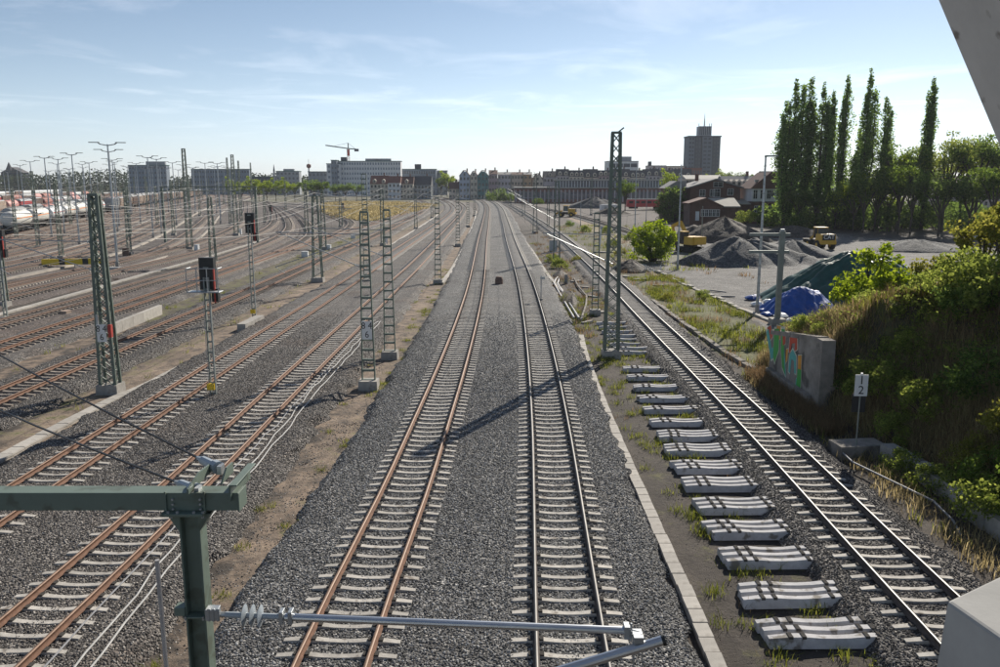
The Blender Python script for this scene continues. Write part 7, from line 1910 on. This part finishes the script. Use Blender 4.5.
x, y = scatter(onbank, 6500, (14.4, 26, 17, 50), rg); a, b2 = tufts(x, y, 7, 0.2, rg); blades(on_ground(a, b2), 0.65, 0.014, 0.6, rg, 'brown_weed', 'brown_weeds')
# scrub mass over the bank
C, Rr = [], []
x, y = scatter(lambda a, b: onbank(a, b) * sstep(-1.0, 0.8, wob(a, b, 1, 6)) * (0.08 + 0.75 * sstep(1.2, 3.5, bank_z(a, b))), 3400, (15.2, 32, 22, 50), rg)
z = zg(x, y); r_ = rg.uniform(0.25, 0.6, len(x))
P_ = clumps(np.stack([x, y, z + r_ * 0.6], 1), r_, 55, rg, (1.2, 1.2, 0.9)); link('bank_scrub', np_mesh('bank_scrub', *leaf_quads(P_, 0.13, rg), M['leaf_olive']), kind='stuff')
x, y = scatter(lambda a, b: onbank(a, b) * sstep(0.2, 1.6, wob(a + 31, b, 1, 6)), 120, (15.2, 32, 20, 50), rg)
z = zg(x, y); r_ = rg.uniform(0.25, 0.55, len(x))
P_ = clumps(np.stack([x, y, z + r_ * 0.5], 1), r_, 55, rg, (1.2, 1.2, 0.8)); link('bank_brambles', np_mesh('bank_brambles', *leaf_quads(P_, 0.13, rg), M['leaf_dark']), kind='stuff')
for k, (u, v, yy, s, mi, lb) in enumerate([(972, 440, 25, 0.85, 3, 'green bramble bush low on the bank near the right edge'), (948, 415, 27, 0.6, 3, 'smaller green bramble bush left of the larger one'), (995, 400, 26, 0.8, 3, 'green bramble bush cut by the right edge'), (985, 470, 23.5, 0.6, 3, 'low green bush above the kerb slabs at the right edge'), (905, 410, 31, 0.7, 0, 'dry olive bush on the dark slope right of the number sign'),
                                              (880, 375, 34, 0.9, 0, 'olive bush on the slope above the number sign'), (900, 345, 35, 1.0, 0, 'olive bush on the middle of the bank'), (945, 290, 38, 1.15, 0, 'large olive bush on the crest of the bank'), (985, 262, 37, 1.3, 0, 'big rounded olive bush at the top of the bank by the right edge'), (915, 305, 41, 1.0, 0, 'olive bush on the falling crest of the bank'), (965, 330, 34, 1.0, 1, 'dark bush on the shaded slope'), (800, 330, 44.6, 0.55, 0, 'low bush on top of the graffiti wall, left end'), (822, 332, 42, 0.7, 0, 'olive bush on top of the graffiti wall, right end'), (845, 338, 41, 0.8, 0, 'olive bush behind the end of the graffiti wall')]):
    x = AT(u, v, yy)[0]
    plant('bank_bush', lb, 'bush', BU[{3: 4, 0: 0, 1: 1}[mi]] if k in (1, 2) else BU[mi], x + (1.1 if k < 4 else 0), yy, s * (0.8 if k > 5 else 0.95), k * 1.9)
sap = broad(61, 4.6, 1.7, 'leaf_bright', 0.17, nc=60, per=60, base=0.25)
x = AT(868, 330, 46.0)[0]; plant('young_tree', 'bright yellow-green young tree in front of the green tarpaulin', 'tree', sap, x, 46.0, 1.45, 0.5)
x = AT(890, 330, 44.0)[0]; plant('young_tree', 'smaller yellow-green young tree right of the first one', 'tree', sap, x, 44.0, 0.95, 2.5)
sap2 = broad(62, 4.2, 1.2, 'leaf_yellow', 0.17, nc=40, per=40, base=0.4)
x = AT(931, 290, 42)[0]; plant('sapling', 'yellowish sapling rising above the bank crest in front of the yard', 'tree', sap2, x, 42, 1.05, 1.0)
x = AT(985, 250, 39)[0]; plant('sapling', 'yellow-leaved sapling on the bank crest near the right edge', 'tree', sap2, x, 39, 1.25, 2.0)
x = AT(1003, 240, 36)[0]; plant('sapling', 'yellow-leaved sapling cut off by the right edge', 'tree', sap2, x, 36, 1.0, 3.0)
x = AT(912, 290, 44)[0]; plant('sapling', 'thin yellow-green sapling beside the pale tarpaulin end', 'tree', sap2, x, 44, 0.7, 4.0)
# weeds on flat ground
x, y = scatter(lambda a, b: sstep(-0.4, 0.8, wob(a, b, 2, 8)), 2300, (13.8, 19.3, 43.5, 92), rg); a, b2 = tufts(x, y, 9, 0.16, rg); blades(on_ground(a, b2), 0.42, 0.018, 0.9, rg, 'green_grass', 'yellow_green_weeds')
x, y = scatter(lambda a, b: sstep(-0.2, 1.0, wob(a + 9, b, 2, 8)), 900, (13.0, 18.5, 43.5, 110), rg); a, b2 = tufts(x, y, 8, 0.15, rg); blades(on_ground(a, b2), 0.5, 0.016, 0.7, rg, 'brown_weed', 'brown_weeds')
x, y = scatter(lambda a, b: 0.9 + 0 * a, 330, (12.9, 14.4, 20, 43), rg); a, b2 = tufts(x, y, 9, 0.13, rg); blades(on_ground(a, b2), 0.45, 0.012, 0.8, rg, 'dry_grass', 'dry_weeds')
x, y = scatter(lambda a, b: sstep(-0.3, 1.0, wob(a + 5, b, 3, 9)), 300, (12.9, 14.2, 20, 60), rg); a, b2 = tufts(x, y, 9, 0.12, rg); blades(on_ground(a, b2), 0.38, 0.014, 0.8, rg, 'green_grass', 'green_weeds')
x, y = scatter(lambda a, b: sstep(-0.8, 1.0, wob(a * 1.3, b * 1.3, 3, 10)), 620, (5.1, 9.0, 14, 75), rg); a, b2 = tufts(x, y, 40, 0.15, rg); blades(on_ground(a, b2), 0.28, 0.009, 0.9, rg, 'green_grass', 'sleeper_weeds')
x, y = scatter(lambda a, b: sstep(0.2, 1.5, wob(a * 1.3 + 4, b * 1.3, 3, 10)), 500, (4.9, 9.0, 14, 110), rg); a, b2 = tufts(x, y, 8, 0.1, rg); blades(on_ground(a, b2), 0.30, 0.010, 0.8, rg, 'brown_weed', 'brown_weeds')
x, y = scatter(lambda a, b: sstep(-0.6, 1.2, wob(a * 1.2 + 14, b * 1.2, 3, 10)) * (0.3 + 0.7 * (a > -6.6)), 420, (-7.7, -5.5, 14, 100), rg); a, b2 = tufts(x, y, 45, 0.13, rg); blades(on_ground(a, b2), 0.2, 0.009, 1.0, rg, 'green_grass', 'strip_weeds')
x, y = scatter(lambda a, b: sstep(0.4, 1.6, wob(a * 1.2 + 24, b * 1.2, 3, 10)), 900, (-21.0, -17.5, 30, 140), rg); a, b2 = tufts(x, y, 9, 0.12, rg); blades(on_ground(a, b2), 0.3, 0.014, 1.0, rg, 'green_grass', 'strip_weeds')
x, y = scatter(lambda a, b: sstep(0.2, 1.4, wob(a * 1.2 + 34, b * 1.2, 3, 10)), 900, (-29.0, -25.2, 45, 160), rg); a, b2 = tufts(x, y, 9, 0.14, rg); blades(on_ground(a, b2), 0.35, 0.016, 1.0, rg, 'green_grass', 'strip_weeds')
# yellow meadow between the curving tracks
poly = [P(u, v, GZ) for u, v in [(322, 213.5), (335, 219.0), (372, 221.5), (398, 216.5), (432, 208.5), (437, 205.0), (400, 202.5), (345, 202), (322, 204)]]
M['meadow'] = mat('meadow', (0.16, 0.15, 0.05), 0.95, scale=0.08, col2=(0.26, 0.22, 0.085), pos=True, bump=0.6, bscale=1.2)
me = bpy.data.meshes.new('meadow'); me.from_pydata([(a, b, GZ + 0.12) for a, b in poly], [], [tuple(range(len(poly)))]); me.materials.append(M['meadow']); link('meadow', me, kind='structure')
pc = np.array(poly); lo, hi = pc.min(0), pc.max(0)
def inpoly(a, b):
    r = np.zeros(len(a), bool)
    for k in range(len(poly)):
        (x1, y1), (x2, y2) = poly[k], poly[k - 1]
        c = ((y1 > b) != (y2 > b)) & (a < (x2 - x1) * (b - y1) / (y2 - y1 + 1e-9) + x1); r ^= c
    return r * 1.0
x, y = scatter(inpoly, 6000, (lo[0], hi[0], lo[1], hi[1]), rg); a, b2 = tufts(x, y, 5, 0.5, rg)
blades(np.stack([a, b2, np.full(len(a), GZ + 0.1)], 1), 0.7, 0.12, 0.8, rg, 'dry_grass', 'meadow_grass')

x, y = scatter(lambda a, b: sstep(0.0, 1.2, wob(a + 19, b, 1, 7)), 1500, (12.6, 30, 92, 200), rg); a, b2 = tufts(x, y, 8, 0.3, rg); blades(on_ground(a, b2), 0.55, 0.03, 0.9, rg, 'green_grass', 'far_weeds')
x, y = scatter(lambda a, b: sstep(0.2, 1.4, wob(a + 49, b, 1, 7)), 1200, (5.5, 30, 80, 200), rg); a, b2 = tufts(x, y, 8, 0.3, rg); blades(on_ground(a, b2), 0.5, 0.03, 0.8, rg, 'brown_weed', 'far_brown_weeds')
for k, (u, v, s, mi) in enumerate([(612, 247, 0.7, 0), (620, 255, 0.55, 4), (586, 232, 0.8, 0), (570, 226, 0.7, 1), (605, 233, 0.8, 0), (690, 262, 0.6, 3), (704, 300, 0.5, 0), (560, 268, 0.7, 0), (552, 262, 0.6, 0), (628, 240, 0.7, 0), (577, 262, 0.45, 4), (667, 300, 0.35, 4)]):
    x, y = P(u, v, GZ); plant('weed_bush', 'low %s weed bush on the waste ground right of the running track, %s in the list from the back' % ({0: 'olive', 1: 'dark', 3: 'green', 4: 'yellowish'}[mi], num[11 - k]) if False else 'low %s bush on the waste ground at the %s' % ({0: 'olive', 1: 'dark', 3: 'green', 4: 'yellowish'}[mi], ['left of the small soil heap', 'foot of the white marker arm', 'near edge of the sandy patch', 'far siding, left of the spoil heap', 'middle of the sandy patch', 'right foot of the large green bush', 'gravel yard boundary', 'foot of the pale grey cabinet', 'left side of the thick lattice mast', 'right side of the sandy patch', 'bend of the running track', 'old kerb edge'][k]), 'bush', BU[mi], x, y, s, k * 1.3)

x, y = scatter(lambda a, b: 1 + 0 * a, 420, (13.3, 14.3, 33, 44), rg); a, b2 = tufts(x, y, 14, 0.12, rg); blades(on_ground(a, b2), 0.7, 0.012, 0.7, rg, 'brown_weed', 'wall_weeds')
for k, (u, v, yy, s, mi, lb) in enumerate([(925, 325, 36, 0.9, 0, 'olive bush halfway up the bank left of the dark bush'), (880, 320, 40, 0.9, 0, 'olive bush on the crest just right of the young trees'), (955, 300, 36, 1.0, 0, 'olive bush under the yellow-leaved sapling'), (1000, 300, 33, 1.1, 0, 'olive bush on the upper bank at the right edge'), (985, 345, 30, 0.9, 1, 'dark green bush on the middle of the bank at the right edge'), (900, 440, 28.5, 0.5, 0, 'small olive bush beside the kerb slabs'), (935, 375, 31, 0.8, 0, 'olive bush in the middle of the dark slope'), (855, 400, 35.5, 0.55, 1, 'dark low bush at the near end of the graffiti wall'), (940, 440, 26.5, 0.55, 0, 'low olive bush above the kerb slabs'), (1005, 430, 24, 0.8, 0, 'olive bush cut off by the right edge')]):
    x = AT(u, v, yy)[0]; plant('bank_bush', lb, 'bush', BU[mi], x, yy, s, k * 2.3)

# dry stalks on the lower face of the bank
x, y = scatter(lambda a, b: onbank(a, b) * (1 - sstep(2.5, 5.0, bank_z(a, b))), 8000, (14.4, 22, 18, 46), rg); a, b2 = tufts(x, y, 8, 0.16, rg); blades(on_ground(a, b2), 0.8, 0.010, 0.8, rg, 'dry_grass', 'dry_stalks')
# weeds and rubble between the running track and the new line further out
x, y = scatter(lambda a, b: sstep(-0.3, 1.1, wob(a * 1.1 + 71, b * 1.1, 3, 9)), 700, (5.2, 9.3, 55, 140), rg); a, b2 = tufts(x, y, 16, 0.2, rg); blades(on_ground(a, b2), 0.4, 0.014, 0.8, rg, 'brown_weed', 'rubble_weeds')
x, y = scatter(lambda a, b: sstep(0.2, 1.4, wob(a * 1.1 + 91, b * 1.1, 3, 9)), 500, (5.2, 9.3, 55, 140), rg); a, b2 = tufts(x, y, 16, 0.2, rg); blades(on_ground(a, b2), 0.4, 0.014, 0.8, rg, 'green_grass', 'rubble_weeds')

for k, (u, v, yy, s_, lb) in enumerate([(790, 325, 42.6, 0.45, 'small olive bush hanging over the graffiti wall near its far end'), (806, 330, 40.8, 0.5, 'small olive bush hanging over the middle of the graffiti wall'), (824, 335, 38.8, 0.5, 'small olive bush hanging over the near end of the graffiti wall')]):
    plant('bank_bush', lb, 'bush', BU[0], 15.25, yy, s_, k * 2.3)

# ================================================================== HAZE
HAZE = 0.0001
m = bpy.data.materials.new('haze'); m.use_nodes = True
t = m.node_tree; t.nodes.clear()
o_ = t.nodes.new('ShaderNodeOutputMaterial'); pv = t.nodes.new('ShaderNodeVolumePrincipled')
pv.inputs['Color'].default_value = (0.88, 0.93, 1.0, 1); pv.inputs['Density'].default_value = HAZE; pv.inputs['Anisotropy'].default_value = 0.2
t.links.new(pv.outputs[0], o_.inputs['Volume'])
MB().box((0, 1850, 32.5), (5400, 4500, 71)).build('haze', m, kind='stuff')
